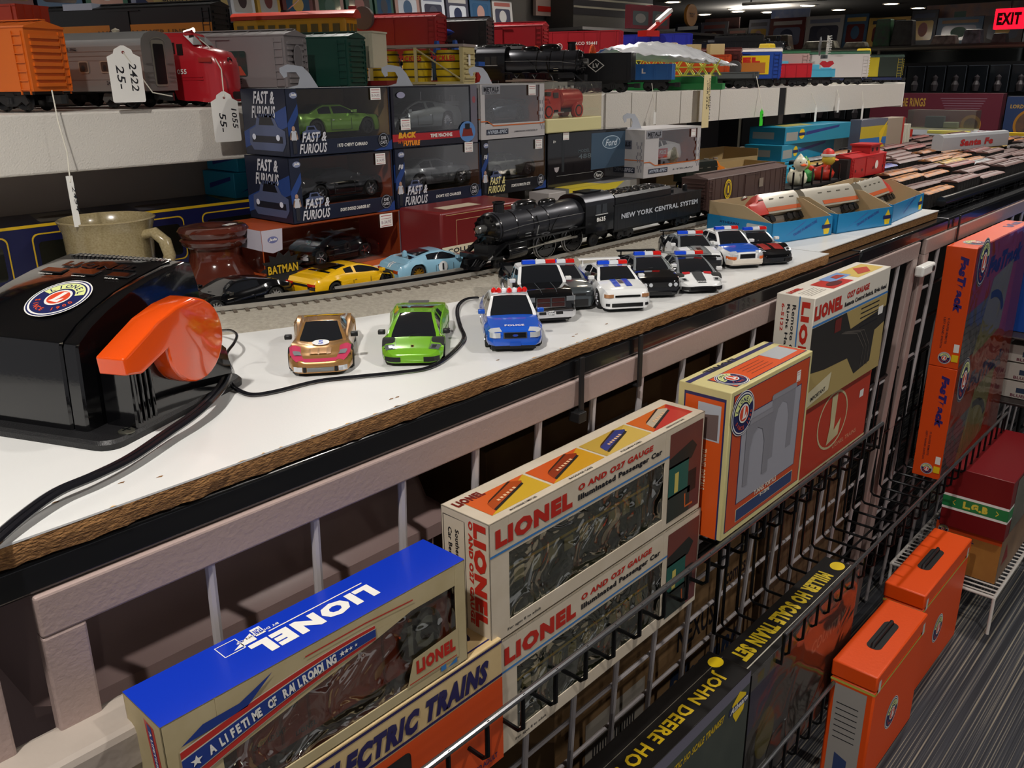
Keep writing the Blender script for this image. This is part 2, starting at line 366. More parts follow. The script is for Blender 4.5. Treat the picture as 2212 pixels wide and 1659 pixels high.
    for x in gx:
        zd = dk(x) - .03 * H; zr = rz(x); t = max(.0, (zr - dk(x)) / (H - dk(x) + 1e-9)); yb = S['wb'] * pw(x) * (1 if b0 + .01 < x < b1 - .01 else .97); yt = yb - (yb - S['wr'] * W / 2) * t
        zz = zd + (zr - zd) * .80; y8 = yb + (yt - yb) * .84
        half = [(yb, zd), (y8, zz), (yt, zr - .02 * H * t), (yt * .86, zr), (yt * .45, zr + .012 * H * t), (0, zr + .018 * H * t)]
        X = L / 2 - x * L; rings.append([(X, y, z) for y, z in half] + [(X, -y, z) for y, z in half[-2::-1]])
    bp = (r0 + r1) / 2 + .02
    def gm(i, k):
        kk = k if k < 5 else 9 - k; x = (gx[min(i, len(gx) - 1)] + gx[min(i + 1, len(gx) - 1)]) / 2
        if kk == 0:
            if bpillar and abs(x - bp) < .013: return roof
            if x > b1 - (b1 - r1) * (.55 if kind in ('sedan', 'muscle', 'pickup') else .75): return paint if kind not in ('sedan',) else roof
            return gl
        if kk in (1, 2): return roof
        if x < r0 - .002 or x > r1 + .002:
            if x > r1 and kind in ('wedge', 'gt40') and abs((x - r1) / (b1 - r1) - .5) < .06: return paint
            if x > r1 and kind in ('wedge', 'gt40', 'corvette') and (x - r1) / (b1 - r1) > .72: return paint
            return gl
        return roof
    g = G(); g.loft([r[::-1] for r in rings], lambda i, k: gm(i, k if k < 10 else 9), closed=False, cap=False); g.build('cabin', root, smooth=.5)
    # wheels
    wm = wheel_mesh(wr, W * .2, rim, spokes, dark)
    for xc in (xf_, xr_):
        for sgn in (1, -1):
            o = bpy.data.objects.new('wheel', wm); COL.objects.link(o); o.parent = root; o.location = (L / 2 - xc * L, sgn * (W * .5 * .985 - W * .1), wr)
            if sgn < 0: o.rotation_euler = (0, 0, math.pi)
    # patches that hug the surfaces
    lc = lampcol or M('#d9dde2', .08, .3, .5)
    class K: pass
    k = K(); k.L = L; k.W = W; k.H = H; k.root = root; k.dk = dk; k.pw = pw; k.top = top; k.zb = zb
    def patch(g, x0, x1, y0, y1, mat, e=.0004, nx=6, ny=4, skew=0):
        v = []; f = []
        for i in range(nx + 1):
            for j in range(ny + 1):
                fyy = y0 + (y1 - y0) * j / ny; x = x0 + (x1 - x0) * i / nx + skew * abs(fyy); v.append((L / 2 - x * L, fyy * pw(x), top(x, fyy) + e))
        for i in range(nx):
            for j in range(ny): a = i * (ny + 1) + j; f.append((a, a + 1, a + ny + 2, a + ny + 1))
        g.add(v, f, mat)
    def side(g, sgn, x0, x1, z0, z1, mat, e=.0004, nx=8):
        v = []; f = []
        for i in range(nx + 1):
            x = x0 + (x1 - x0) * i / nx
            for z in (z0, z1): v.append((L / 2 - x * L, sgn * (pw(x) + e), z * H))
        for i in range(nx): f.append((2 * i, 2 * i + 1, 2 * i + 3, 2 * i + 2) if sgn > 0 else (2 * i, 2 * i + 2, 2 * i + 3, 2 * i + 1))
        g.add(v, f, mat)
    def front(g, y0, y1, z0, z1, mat, e=.0006, d=.0012):
        """plate on the nose, y in half widths, z in heights, bowed round the corner"""
        v = []; f = []; nn = 6
        for j in range(nn + 1):
            yy = y0 + (y1 - y0) * j / nn; x = 0
            while pw(x) < abs(yy) * W / 2 and x < .14: x += .002
            for z in (z0, z1): v.append((L / 2 - x * L + e, yy * W / 2, z * H))
        for j in range(nn): f.append((2 * j, 2 * j + 2, 2 * j + 3, 2 * j + 1))
        g.add(v, f, mat)
    def rear(g, y0, y1, z0, z1, mat, e=.0006):
        g.box((-L / 2 - e, y0 * W / 2, z0 * H), (-L / 2 + .0008, y1 * W / 2, z1 * H), mat)
    k.patch, k.side, k.front, k.rear = patch, side, front, rear
    g = G(); d0 = S['deck'][1][1]
    if lights == 'oval':
        for s_ in (1, -1): front(g, s_ * .50, s_ * .86, d0 - .13, d0 - .005, lc); patch(g, .012, .05, s_ * .55, s_ * .97, lc)
    elif lights == 'wide':
        for s_ in (1, -1): front(g, s_ * .56, s_ * .9, d0 - .10, d0 - .0, lc)
    elif lights == 'hood':
        for s_ in (1, -1): patch(g, .05, .115, s_ * .60, s_ * .92, lc); patch(g, .06, .10, s_ * .66, s_ * .8, M('#5c6066', .15, .8), .0007)
    elif lights == 'round':
        for s_ in (1, -1):
            for yy in (.42, .66): g.lathe([(W * .045, 0), (W * .04, .0012), (.0001, .0016)], lc, 12, xf((L / 2 + .0002, s_ * yy * W / 2, (d0 - .10) * H)), 'x')
    g.build('headlamps', root, smooth=.5)
    g = G()
    if grille == 'bar': front(g, -.36, .36, d0 - .13, d0 - .02, M('#0d0d0f', .3)); front(g, -.40, .40, d0 - .15, d0 - .0, CHROME, .0003)
    elif grille == 'slot': front(g, -.5, .5, d0 - .09, d0 - .03, BLK); front(g, -.62, .62, .17, .28, BLK); [front(g, s_ * .7, s_ * .85, .2, .28, BLK) for s_ in (1, -1)]
    elif grille == 'mustang': front(g, -.78, .78, d0 - .18, d0 - .02, BLKM); front(g, -.5, .5, .14, .22, BLKM)
    elif grille == 'cross':
        front(g, -.52, .52, .36, .57, CHROME, .0012); [front(g, a, a + .44, z, z + .075, M('#3a1614', .3), .0018) for a in (-.48, .04) for z in (.38, .475)]
    elif grille == 'super': [front(g, s_ * .36, s_ * .86, .14, .27, BLKM) for s_ in (1, -1)]
    elif grille == 'gt': front(g, -.4, .4, .14, .25, M('#8b8f90', .3, .6)); [front(g, s_ * .42, s_ * .52, .13, .27, BLK) for s_ in (1, -1)]; [front(g, s_ * .54, s_ * .8, .14, .27, lc) for s_ in (1, -1)]
    elif grille == 'camaro': front(g, -.55, .55, d0 - .09, d0 - .03, BLK); front(g, -.66, .66, .14, .34, BLKM)
    g.build('grille', root, smooth=0)
    if bumper is not paint:
        g = G(); rr = []
        for j in range(13):
            yy = -.94 + 1.88 * j / 12; x = 0
            while pw(x) < abs(yy) * W / 2 and x < .14: x += .002
            rr.append((L / 2 - x * L + .0012, yy * W / 2))
        g.loft([[(x, y, .14 * H), (x + .0014, y, .2 * H), (x + .0010, y, .30 * H), (x - .0012, y, .33 * H), (x - .002, y, .15 * H)] for x, y in rr], bumper); g.build('bumper', root, smooth=.6)
    # tail lamps, door lines, mirrors
    g = G(); zt_ = S['deck'][-1][1]
    for s_ in (1, -1):
        rear(g, *(sorted((s_ * .5, s_ * .82))), zt_ - .12, zt_ - .01, M('#a3120e', .12, 0, .5))
    rear(g, -.48, .48, zt_ - .1, zt_ - .03, BLKM); g.build('tail_lamps', root, smooth=0)
    g = G(); ln = BLKM
    for s_ in (1, -1):
        dx0, dx1 = r0 - .08, bp + .04
        for xx in (dx0, dx1): side(g, s_, xx, xx + .004, .2, S['deck'][4][1] - .14, ln, .0003, 1)
        side(g, s_, dx0, dx1, .19, .205, ln, .0003)
        side(g, s_, dx1 - .035, dx1 - .012, .5, .53, CHROME, .0006, 1)
    g.build('door_lines', root, smooth=0)
    for s_ in (1, -1):
        g = G(); mx = L / 2 - (b0 + .06) * L; g.box((mx - .002, 0, -.0014 * scale), (mx + .003, s_ * .006 * scale if s_ > 0 else 0, .0022 * scale), mirror) if s_ > 0 else g.box((mx - .002, -.006 * scale, -.0014 * scale), (mx + .003, 0, .0022 * scale), mirror)
        o = g.build('wing_mirror', root, smooth=.6, bevel=.0006); o.location = (0, s_ * pw(b0) * .93, dk(b0 + .06) + .002 * scale)
    if bar:                         # light bar on the roof
        g = G(); bx = L / 2 - ((r0 + r1) / 2 - .05) * L; z = H + .0012; bw = W * .31
        g.box((bx - .003, -bw, z - .001), (bx + .003, bw, z + .0006), M('#c9ccd2', .2, .6))
        bl, rd, wt = M('#1f4fe0', .08, 0, .8), M('#d8201c', .08, 0, .8), M('#e8ecf2', .1, 0, .8)
        if bar == 'brw':
            for a, b, c in ((-1, -.22, bl), (-.22, .4, wt), (.4, 1, rd)): g.box((bx - .0034, a * bw, z + .0006), (bx + .0034, b * bw, z + .0042), c, tx=.0008, ty=.0004)
        elif bar == 'pods':
            for i in range(7): g.lathe([(.0024, 0), (.0026, .002), (.0016, .004), (.0001, .0046)], wt if i in (2, 4) else rd, 10, xf((bx + .002 * math.cos((i - 3) * .5), (i - 3) * bw * .3, z + .0005)))
        g.build('light_bar', root, smooth=.5, bevel=.0003)
        g = G(); g.cyl((bx - .012, .001, H), (bx - .013, .001, H + .004), .0011, WHT, 8, .0004); g.build('antenna', root)
    if wing:
        g = G(); wx = -L / 2 + .004; zt = dk(.95)
        g.box((wx - .004, -W * .46, zt + .005), (wx + .005, W * .46, zt + .0062), wing, tx=.001); [g.box((wx - .001, s_ * W * .36 - .0006, zt - .001), (wx + .003, s_ * W * .36 + .0006, zt + .0055), wing) for s_ in (1, -1)]
        g.build('rear_wing', root, smooth=0, bevel=.0003)
    g = G(); g.tube([(L / 2 - (b0 + .012) * L, -.004, dk(b0) + .0016), (L / 2 - (b0 + .03) * L, .004, dk(b0 + .03) + .0016), (L / 2 - (b0 + .032) * L, .014 * scale, dk(b0 + .03) + .001)], .0003, BLKM, 5)
    g.build('wiper', root)
    if extra: extra(k)
    return root
def hoodtext(k, t, x, w, h, mat, e=.0006, bold=.03):
    """writing on the bonnet that reads from in front of the car"""
    g = G(); z = k.top(x, 0); s = (k.top(x + .05, 0) - k.top(x - .02, 0)) / (.07 * k.L)
    V = Vector((-1, 0, s)).normalized(); O = Vector((k.L / 2 - x * k.L, -w / 2, z + e)); Art(g, O, (0, 1, 0), V, .0002).text(t, 0, 0, w, h, mat, 1, bold); return g
def fronttext(k, t, z, w, h, mat): g = G(); Art(g, (k.L / 2 + .0022, -w / 2, z * k.H), (0, 1, 0), (0, 0, 1)).text(t, 0, 0, w, h, mat, 1, .03); return g
def sidetext(g, k, sgn, t, x, z, w, h, mat, e=.0008, bold=.03):
    X = k.L / 2 - x * k.L
    A = Art(g, (X - w / 2 if sgn < 0 else X + w / 2, sgn * (k.pw(x) + e), z * k.H), (1, 0, 0) if sgn < 0 else (-1, 0, 0), (0, 0, 1), .0002); A.text(t, 0, 0, w, h, mat, 1, bold); return A
def place(px, py, z=0): p = onz(px, py, z); return p
def nose(p, head, L):     # centre of a car whose nose bottom is at p
    return (p.x - math.cos(head) * L * CS / 2, p.y - math.sin(head) * L * CS / 2, p.z)
D = math.radians
GOLD = M('#b98a52', .22, .55, .7); PINK = M('#cf4466', .25, .2, .6); LIME = M('#76b52a', .2, .1, .8); PBLUE = M('#1c58c8', .2, .05, .8); PBLK = M('#0a0b0e', .12, .1, .9)
PSIL = M('#9fa5a8', .25, .55, .7); PGRY = M('#4d5458', .3, .5, .6); PYEL = M('#e8b40c', .25, 0, .7); GULF = M('#86b4cc', .25, 0, .7); PWHT = M('#e9eaea', .2, 0, .7); LBL = M('#2447b8', .3, 0, .5)
def build_cars():
    g_ = 'toy cars parked on the white board'
    # gold racer
    def ex(k):
        g = G(); [k.patch(g, .02, .16, s_ * .6, s_ * .95, PINK, .0003) for s_ in (1, -1)]; k.patch(g, .01, .035, -.7, .7, PINK, .0003); k.patch(g, .075, .15, -.34, .34, M('#8d6331', .3, .4, .4), .0005)
        [k.patch(g, .078, .146, a, a + .22, M('#a5763f', .3, .5), .0008) for a in (-.3, -.02)]
        A = Art(g, (k.L / 2 - .225 * k.L, -.006, k.top(.225, 0) + .0012), (0, 1, 0), (-.97, 0, .24), .0002); A.ell(.006, 0, .007, .0045, PWHT, 1); A.text('5', .004, -.003, .004, .006, LBL, 2, .03)
        [k.patch(g, .055, .10, s_ * .62, s_ * .86, M('#9aa0a4', .08, .4, .6), .0009) for s_ in (1, -1)]
        for s_ in (1, -1): g.cyl((-k.L * .30, s_ * .012, k.H * .72), (-k.L * .30, s_ * .012, k.H * .80), .0024, M('#b98a52', .2, .8), 10)
        g.build('racing_trim', k.root, smooth=.4)
    h = D(231); p = (onz(640, 812, 0) + onz(748, 815, 0)) / 2
    car('gold vintage racing toy car with pink nose patches, parked nearest the black controller', 'gt40', nose(p, h, .122), h, GOLD, grille='gt', lights='none', extra=ex, mirror=BLK, group=g_, rim=M('#6a5a3a', .3, .8))
    def ex(k):
        g = G(); A = Art(g, (k.L / 2 - .06 * k.L, -.0015, k.top(.06, 0) + .0006), (0, 1, 0), (-.9, 0, .4), .0002); A.poly([(0, .003), (.0005, .0005), (.0015, 0), (.0025, .0005), (.003, .003), (.0015, .0034)], M('#c9a227', .3, .6), 1); A.poly([(.0005, .0028), (.0008, .0008), (.0015, .0005), (.0022, .0008), (.0025, .0028)], BLK, 2)
        k.patch(g, .72, .80, -.35, .35, BLKM, .006); [k.patch(g, .05, .19, s_ * .55, s_ * .57, M('#4f7f1c', .3), .0003) for s_ in (1, -1)]
        g.build('badge', k.root, smooth=.4)
    h = D(224); p = (onz(832, 790, 0) + onz(950, 794, 0)) / 2
    car('lime green supercar toy parked between the gold racer and the police cars', 'wedge', nose(p, h, .127), h, LIME, grille='super', lights='hood', extra=ex, mirror=BLK, group=g_, lampcol=M('#8b9396', .1, .6, .5), rim=M('#33363a', .3, .7))
    # blue and white police sedan
    def ex(k):
        hoodtext(k, 'POLICE', .055, .017, .0032, PWHT).build('lettering', k.root, smooth=0)
        g = G(); A = Art(g, (k.L / 2 + .0012, -.0018, .40 * k.H), (0, 1, 0), (0, 0, 1), .0003); A.ell(.0018, .0012, .0026, .0012, CHROME, 1); A.ell(.0018, .0012, .0022, .0009, LBL, 2)
        A.rrect(-.003, -.0082, .0096, .0032, .0004, M('#184fb6', .3), 1)
        for s_ in (1, -1): sidetext(g, k, s_, 'POLICE', .48, .3, .026, .0045, PWHT)
        g.build('badge', k.root, smooth=0)
    h = D(227); p = (onz(1066, 763, 0) + onz(1161, 762, 0)) / 2
    roofw = PWHT
    car('bright blue police sedan toy with white roof and red pod lights, first in line', 'sedan', nose(p, h, .127), h, PBLUE, roof=PWHT, bar='pods', extra=ex, group=g_, bodyf=lambda x, k, s: PWHT if (x > .34 and x < .36 and k > 3) else None)
    # black pickup
    def ex(k):
        g = G(); b = k.L * .5 - .585 * k.L
        g.box((-k.L * .49, -k.W * .42, k.H * .672), (b, k.W * .42, k.H * .676), BLKM)
        for s_ in (1, -1): g.box((-k.L * .495, s_ * k.W * .46 - .001, k.H * .66), (b, s_ * k.W * .46 + .001, k.H * .74), PBLK)
        g.box((-k.L * .5, -k.W * .46, k.H * .66), (-k.L * .485, k.W * .46, k.H * .74), PBLK)
        g.build('truck_bed', k.root, smooth=0)
        g = G(); k.front(g, -.10, .10, .2, .3, PWHT, .0034); k.front(g, -.02, .02, .36, .57, CHROME, .0022); [k.front(g, s_ * .3 - .12, s_ * .3 + .12, .22, .27, BLK, .0032) for s_ in (1, -1)]
        g.build('number_plate', k.root, smooth=0)
        fg = G(); Art(fg, (k.L / 2 + .0052, -.0025, .21 * k.H), (0, 1, 0), (0, 0, 1)).text('RAM', 0, .0024, .005, .0016, INK, 1).text('1500', 0, 0, .005, .0016, INK, 1); fg.build('plate_lettering', k.root, smooth=0)
        x = .352; g = G(); V = Vector((-1, 0, 1.25)).normalized(); O = Vector((k.L / 2 - x * k.L + .0008, -.008, k.H * .90)); A = Art(g, O, (0, 1, 0), V); A.rect(-.005, -.0008, .026, .005, BLK, 1); A.text('RAM', .003, 0, .013, .0034, PWHT, 2, .05); g.build('windscreen_banner', k.root, smooth=0)
        g = G(); [k.side(g, s_, .36, .56, .3, .66, PWHT) for s_ in (1, -1)]; [k.patch(g, .02, .27, a, a + .012, M('#5b6066', .3), .0003) for a in (-.3, .28)]; g.build('door_panel', k.root, smooth=.4)
    h = D(233); p = (onz(1142, 700, 0) + onz(1237, 701, 0)) / 2
    car('black pickup police toy truck with white cab roof and chrome grille', 'pickup', nose(p, h, .135), h, PBLK, roof=PWHT, name='toy_pickup_truck', bar='brw', lights='wide', grille='cross', bumper=CHROME, extra=ex, mirror=PWHT, group=g_, lampcol=M('#8f9498', .1, .4, .5))
    # dark grey coupe behind pickup
    h = D(231); p = onz(1235, 672, 0)
    car('plain dark grey police coupe toy standing half behind the black pickup', 'muscle', nose(p, h, .125), h, PGRY, roof=PSIL, bar='brw', grille='camaro', lights='wide', group=g_, lampcol=M('#3c4044', .2, .4))
    # white coupe with blue stripes
    def ex(k):
        g = G()
        for s_ in (1, -1): k.patch(g, .12, .34, s_ * .12, s_ * .36, LBL, .0004); k.side(g, s_, .52, .97, .56, .70, LBL); k.side(g, s_, .52, .97, .52, .55, M('#c23a4a', .3)); [g.box((k.L / 2 - .64 * k.L, s_ * .0075 - .0025, k.H * 1.01), (k.L / 2 - .47 * k.L, s_ * .0075 + .0025, k.H * 1.028), LBL)]
        for i in range(5): k.patch(g, .19 + i * .02, .2 + i * .02, -.1, .1, BLK, .0005)
        for s_ in (1, -1): sidetext(g, k, s_, 'POLICE', .5, .32, .02, .006, LBL)
        g.build('stripes', k.root, smooth=.4)
    h = D(231); p = (onz(1308, 674, 0) + onz(1402, 676, 0)) / 2
    car('white police coupe toy with blue bonnet stripes, in the middle of the police line', 'muscle', nose(p, h, .125), h, PWHT, bar='brw', grille='slot', lights='wide', extra=ex, group=g_, wing=PWHT, lampcol=M('#c08a60', .15, .3))
    # black mustang
    h = D(228); p = (onz(1388, 645, 0) + onz(1463, 645, 0)) / 2
    car('glossy black police coupe toy with silver roof and round headlamps', 'muscle', nose(p, h, .120), h, PBLK, roof=PSIL, bar='brw', grille='mustang', lights='round', group=g_, scale=.96, bodyf=lambda x, k, s: PSIL if k < 3 and .38 < x < .6 else None, mirror=PWHT, wing=PBLK)
    # grey/white supercar
    def ex(k):
        g = G(); k.patch(g, .02, .22, -.22, .22, M('#4a4c4e', .4, .3), .0005, skew=.0); [k.patch(g, .2, .27, s_ * .3, s_ * .62, M('#b8242a', .3), .0006, skew=-.05) for s_ in (1, -1)]; k.front(g, -.8, .8, .12, .24, BLK)
        g.build('bonnet_panel', k.root, smooth=.4); hoodtext(k, 'POLICE', .02, .010, .002, PWHT, .001).build('lettering', k.root, smooth=0)
    h = D(228); p = (onz(1480, 635, 0) + onz(1556, 635, 0)) / 2
    car('silver and black police supercar toy with red chevrons on its nose', 'wedge', nose(p, h, .127), h, PWHT, roof=PSIL, bar='brw', grille='super', lights='hood', extra=ex, group=g_, bodyf=lambda x, k, s: PBLK if k < 1 or (x > .62 and k < 4) else PSIL if x > .25 else None, mirror=PWHT, lampcol=M('#c9cccd', .1, .4))
    def ex(k):
        g = G(); k.patch(g, .05, .34, -.26, .26, M('#8a8f90', .35, .4), .0004); [k.patch(g, .14 + i * .02, .15 + i * .02, -.12, .12, BLK, .0007) for i in range(5)]; g.build('bonnet_panel', k.root, smooth=.4)
    h = D(228); p = onz(1520, 590, 0)
    car('silver and black police coupe toy with black tail, behind the chevron supercar', 'muscle', nose(p, h, .125), h, PWHT, roof=PSIL, bar='brw', grille='camaro', lights='wide', extra=ex, group=g_, wing=PBLK, bodyf=lambda x, k, s: PBLK if x > .66 or x < .03 else PSIL if k > 5 else None)
    def ex(k):
        g = G(); k.patch(g, .03, .34, -.86, .86, PBLUE, .0004, 10, 8); [k.side(g, s_, .3, .97, .34, .56, PBLUE) for s_ in (1, -1)]; [k.front(g, s_ * .6, s_ * .95, .33, .42, M('#d8642a', .2), .0014) for s_ in (1, -1)]; g.build('blue_panels', k.root, smooth=.4)
    h = D(235); p = (onz(1578, 582, 0) + onz(1648, 580, 0)) / 2
    car('white police sedan toy with blue bonnet, near the far end of the police line', 'sedan', nose(p, h, .127), h, PWHT, bar='brw', extra=ex, group=g_, bumper=M('#d6cdc0', .3), spokes=8, dark=False)
    def ex(k):
        g = G(); [k.patch(g, .12, .3, s_ * .1, s_ * .55, M('#8f1f1c', .3), .0005, skew=-.05) for s_ in (1, -1)]; g.build('bonnet_emblem', k.root, smooth=.4)
    h = D(236); p = (onz(1648, 574, 0) + onz(1711, 573, 0)) / 2
    car('black police sports car toy with red bonnet emblem, last of the police line', 'corvette', nose(p, h, .122), h, PBLK, roof=PSIL, bar='brw', grille='super', lights='hood', extra=ex, group=g_, spokes=10, mirror=PWHT)
    # second row on the track side
    def ex(k):
        g = G()
        for s_ in (1, -1):
            k.rear(g, *sorted((s_ * .45, s_ * .9)), .42, .54, M('#1c1a18', .2, 0, .5)); k.rear(g, *sorted((s_ * .47, s_ * .88)), .55, .63, M('#c42014', .12, 0, .6), .0009)
            k.side(g, s_, .6, .7, .22, .42, M('#b98c08', .3))
        k.patch(g, .60, .84, -.4, .4, M('#1a1608', .15, 0, .5), .0065, skew=0); k.rear(g, -.9, .9, .08, .16, BLK, .0004); g.build('tail_panel', k.root, smooth=.4)
    car('yellow supercar toy seen from behind, beside the curved track', 'wedge', (.738, .992, 0), D(4), PYEL, rim=M('#17181a', .3, .4), spokes=6, extra=ex, group='toy cars behind the track')
    def ex(k):
        g = G()
        for s_ in (1, -1):
            A = Art(g, (0, s_ * (k.pw(.42) + .0012), .24 * k.H), (1, 0, 0) if s_ < 0 else (-1, 0, 0), (0, 0, 1), .0002); X = .006 * (-s_ if s_ > 0 else 1); A.ell(.0 if s_ < 0 else 0, .006, .0066, .0066, PWHT, 1); A.text('1', -.0012, .0022, .0025, .0078, INK, 2, .03); k.side(g, s_, .34, .72, .17, .2, PWHT, .0005)
        for a in (-.13, .04): k.patch(g, .03, .27, a, a + .09, PWHT, .0005)
        k.patch(g, .02, .10, -.8, .8, M('#a0222c', .3, 0, .5), .0004); [k.patch(g, .03, .10, s_ * .2, s_ * .6, M('#a0222c', .3), .0008) for s_ in (1, -1)]
        for a in (-.13, .04): k.patch(g, .86, .99, a, a + .09, PWHT, .0005)
        g.build('racing_stripes', k.root, smooth=.4)
        g = G(); g.lathe([(.0001, 0), (.003, .0), (.0034, .004), (.0022, .008), (.0001, .009)], GULF, 12, xf((-k.L * .30, 0, k.H * .80))); g.build('engine_intake', k.root)
    car('light blue racing toy car with number 1 roundel and gold wheels', 'gt40', (.884, .972, 0), D(-9), GULF, rim=M('#b8892a', .25, .7), spokes=10, dark=False, extra=ex, group='toy cars behind the track')
    car('black racing toy car with silver wheels, half hidden behind the controller', 'gt40', (.577, 1.02, 0), D(184), PBLK, rim=M('#d2d2d2', .3, .6), spokes=10, dark=False, group='toy cars behind the track')
# ---------------------------------------------------------------- the place: floor, ceiling, walls, tables, shelf
YF = .577          # front plane of the display table
LEAN = .05
def build_setting():
    m = bpy.data.materials.new('striped_carpet'); m.use_nodes = True; nt = m.node_tree; b = nt.nodes['Principled BSDF']; b.inputs['Roughness'].default_value = .95
    tc = nt.nodes.new('ShaderNodeTexCoord'); mp = nt.nodes.new('ShaderNodeMapping'); mp.inputs['Scale'].default_value = (1.2, 300, 1); nt.links.new(tc.outputs['Object'], mp.inputs[0])
    n = nt.nodes.new('ShaderNodeTexNoise'); n.inputs['Scale'].default_value = 1; n.inputs['Detail'].default_value = 3; nt.links.new(mp.outputs[0], n.inputs['Vector'])
    rp = nt.nodes.new('ShaderNodeValToRGB'); e = rp.color_ramp.elements; e[0].position = .40; e[0].color = lin('#25262b'); e[1].position = .66; e[1].color = lin('#8c8474'); k = e.new(.54); k.color = lin('#3a3c42')
    nt.links.new(n.outputs[0], rp.inputs[0]); nt.links.new(rp.outputs[0], b.inputs[0])
    g = G(); g.box((-3, -6, FLOOR - .05), (22, 12, FLOOR), m); struct(g.build('floor', smooth=0))
    g = G(); g.box((-3, -6, CEIL), (22, 12, CEIL + .05), M('#8d8983', .9, bump=(60, .1))); struct(g.build('ceiling', smooth=0))
    g = G(); g.box((-3, 4.9, FLOOR), (6.9, 5.0, CEIL), M('#8a8684', .8)); struct(g.build('wall_back', smooth=0))
    g = G(); g.box((19, -6, FLOOR), (19.1, 12, CEIL), M('#1d1c22', .8)); struct(g.build('wall_far', smooth=0))
    g = G(); g.box((-3, 11.9, FLOOR), (22, 12, CEIL), M('#2a2930', .8)); struct(g.build('wall_left', smooth=0))
    # front white board with chipboard edge
    edge = M('#a07444', .9, bump=(420, .8), noise=(330, '#65421f', .5), ani=(.6, 1, 1.6)); lam = M('#dcdcda', .32, bump=(500, .03))
    t = thing('display_board', 'long white laminated display board with rough brown chipboard edge, carrying the toy cars', 'board', (0, 0, -.018))
    g = G(); g.box((-.6, YF + .004, 0), (1.415, 1.34, .0165), edge); 
    rnd = random.Random(4); n = 240; x0, x1 = -.6, 1.415; v = []; f = []; z = 0.
    for i in range(n + 1):
        x = x0 + (x1 - x0) * i / n; z = z * .75 + rnd.uniform(-.0022, .0012); q = .002 * rnd.random()
        v += [(x, YF + .0006 * rnd.random(), .0166), (x, YF - .0012 * rnd.random(), .010), (x, YF + .0012 * rnd.random(), .002 + z * .6), (x, YF + .012, -.001)]
    for i in range(n):
        for k in range(3): f.append((4 * i + k, 4 * i + k + 4, 4 * i + k + 5, 4 * i + k + 1)[::-1])
    f += [(0, 1, 2, 3), (4 * n + 3, 4 * n + 2, 4 * n + 1, 4 * n)]; g.add(v, f, edge); g.build('chipboard_core', t, smooth=0)
    g = G(); A = Art(g, (0, 0, .018), (1, 0, 0), (0, 1, 0)); g.box((-.6, YF, .0165), (1.415, 1.34, .018), lam)
    for px, py in ((120, 1085), (262, 1043), (345, 1030), (845, 862), (858, 858), (1075, 778), (1238, 727), (1245, 722), (1310, 700)):
        p = onz(px, py, 0); A.poly([(p.x - .003, p.y), (p.x, p.y + .0012), (p.x + .003, p.y + .0004), (p.x + .001, p.y - .0014)], edge, 1)
    for i in range(34):
        x = rnd.uniform(.1, 1.4); A.poly([(x, YF - .0002), (x + rnd.uniform(.003, .009), YF - .0002), (x + .003, YF + rnd.uniform(.001, .0024))], M('#d8ae74', .8), 1)
    g.build('white_laminate', t, smooth=0)
    t = thing('display_board', 'short white laminated board beyond the long one, under the open light blue boxes', 'board', (0, 0, -.017))
    g = G(); g.box((1.418, .598, 0), (2.03, 1.05, .0155), edge); g.build('chipboard_core', t, smooth=0)
    g = G(); g.box((1.418, .596, .0155), (2.03, 1.2, .017), lam); g.build('white_laminate', t, smooth=0)
    # black table tops below
    blk = M('#101114', .22, 0, .4, bump=(14, .12))
    for i, (a, b, lb) in enumerate(((-.8, 1.56, 'black glossy folding table top under the long white board'), (1.565, 2.05, 'black glossy table top under the short white board'), (2.055, 5.4, 'long black table top carrying the loose model freight cars'))):
        t = thing('folding_table', lb, 'table', (0, 0, FLOOR)); zt = -FLOOR - .0185
        y0 = YF + .002
        g = G(); g.box((a, y0, zt - .026), (b, 1.95, zt), blk); g.build('table_top', t, smooth=.5, bevel=.004)
        for xx in (a + .1, b - .1):
            for yy in (1.0, 1.85):
                g = G(); g.cyl((xx, yy, 0), (xx, yy, zt - .026), .014, BLKM, 10); g.build('leg', t)
    # upper shelf
    g = G(); wm = M('#cfcac2', .55, bump=(420, .35)); t = thing('riser_shelf', 'long thick white textured riser shelf carrying the rows of large trains', 'shelf', (0, 0, 0))
    g.box((-.7, 1.262, .166), (3.63, 2.05, .244), wm); g.build('shelf_slab', t, smooth=0, bevel=.003)
    g = G(); ss = [-.7, 1.707, 1.811, 1.917, 2.03, 2.23, 2.585, 2.629, 3.63]
    for a, b in zip(ss, ss[1:]):
        if abs(a - 2.585) < .001: g.box((a + .002, 1.259, .166), (b - .002, 1.262, .2445), BLKM)
        elif a > 0: g.box((a + .002, 1.258, .1655), (b - .002, 1.262, .2448), wm)
    g.box((3.628, 1.26, .16), (3.64, 2.05, .25), WHT); g.build('front_trim', t, smooth=0)
    g = G(); g.box((-.7, 1.462, -.018), (2.4, 1.474, .166), M('#b8a99c', .55)); g.build('back_panel', t, smooth=0)
    for xx in (-.6, 1.2, 3.5):
        g = G(); g.box((xx, 1.70, -.018), (xx + .04, 1.76, .166), wm); g.build('support', t, smooth=0)
    # recessed ceiling lights seen at the top right
    proto = None
    cr = M('#d8d4cc', .5); hot = M('#fff0d8', .5, emit=14.)
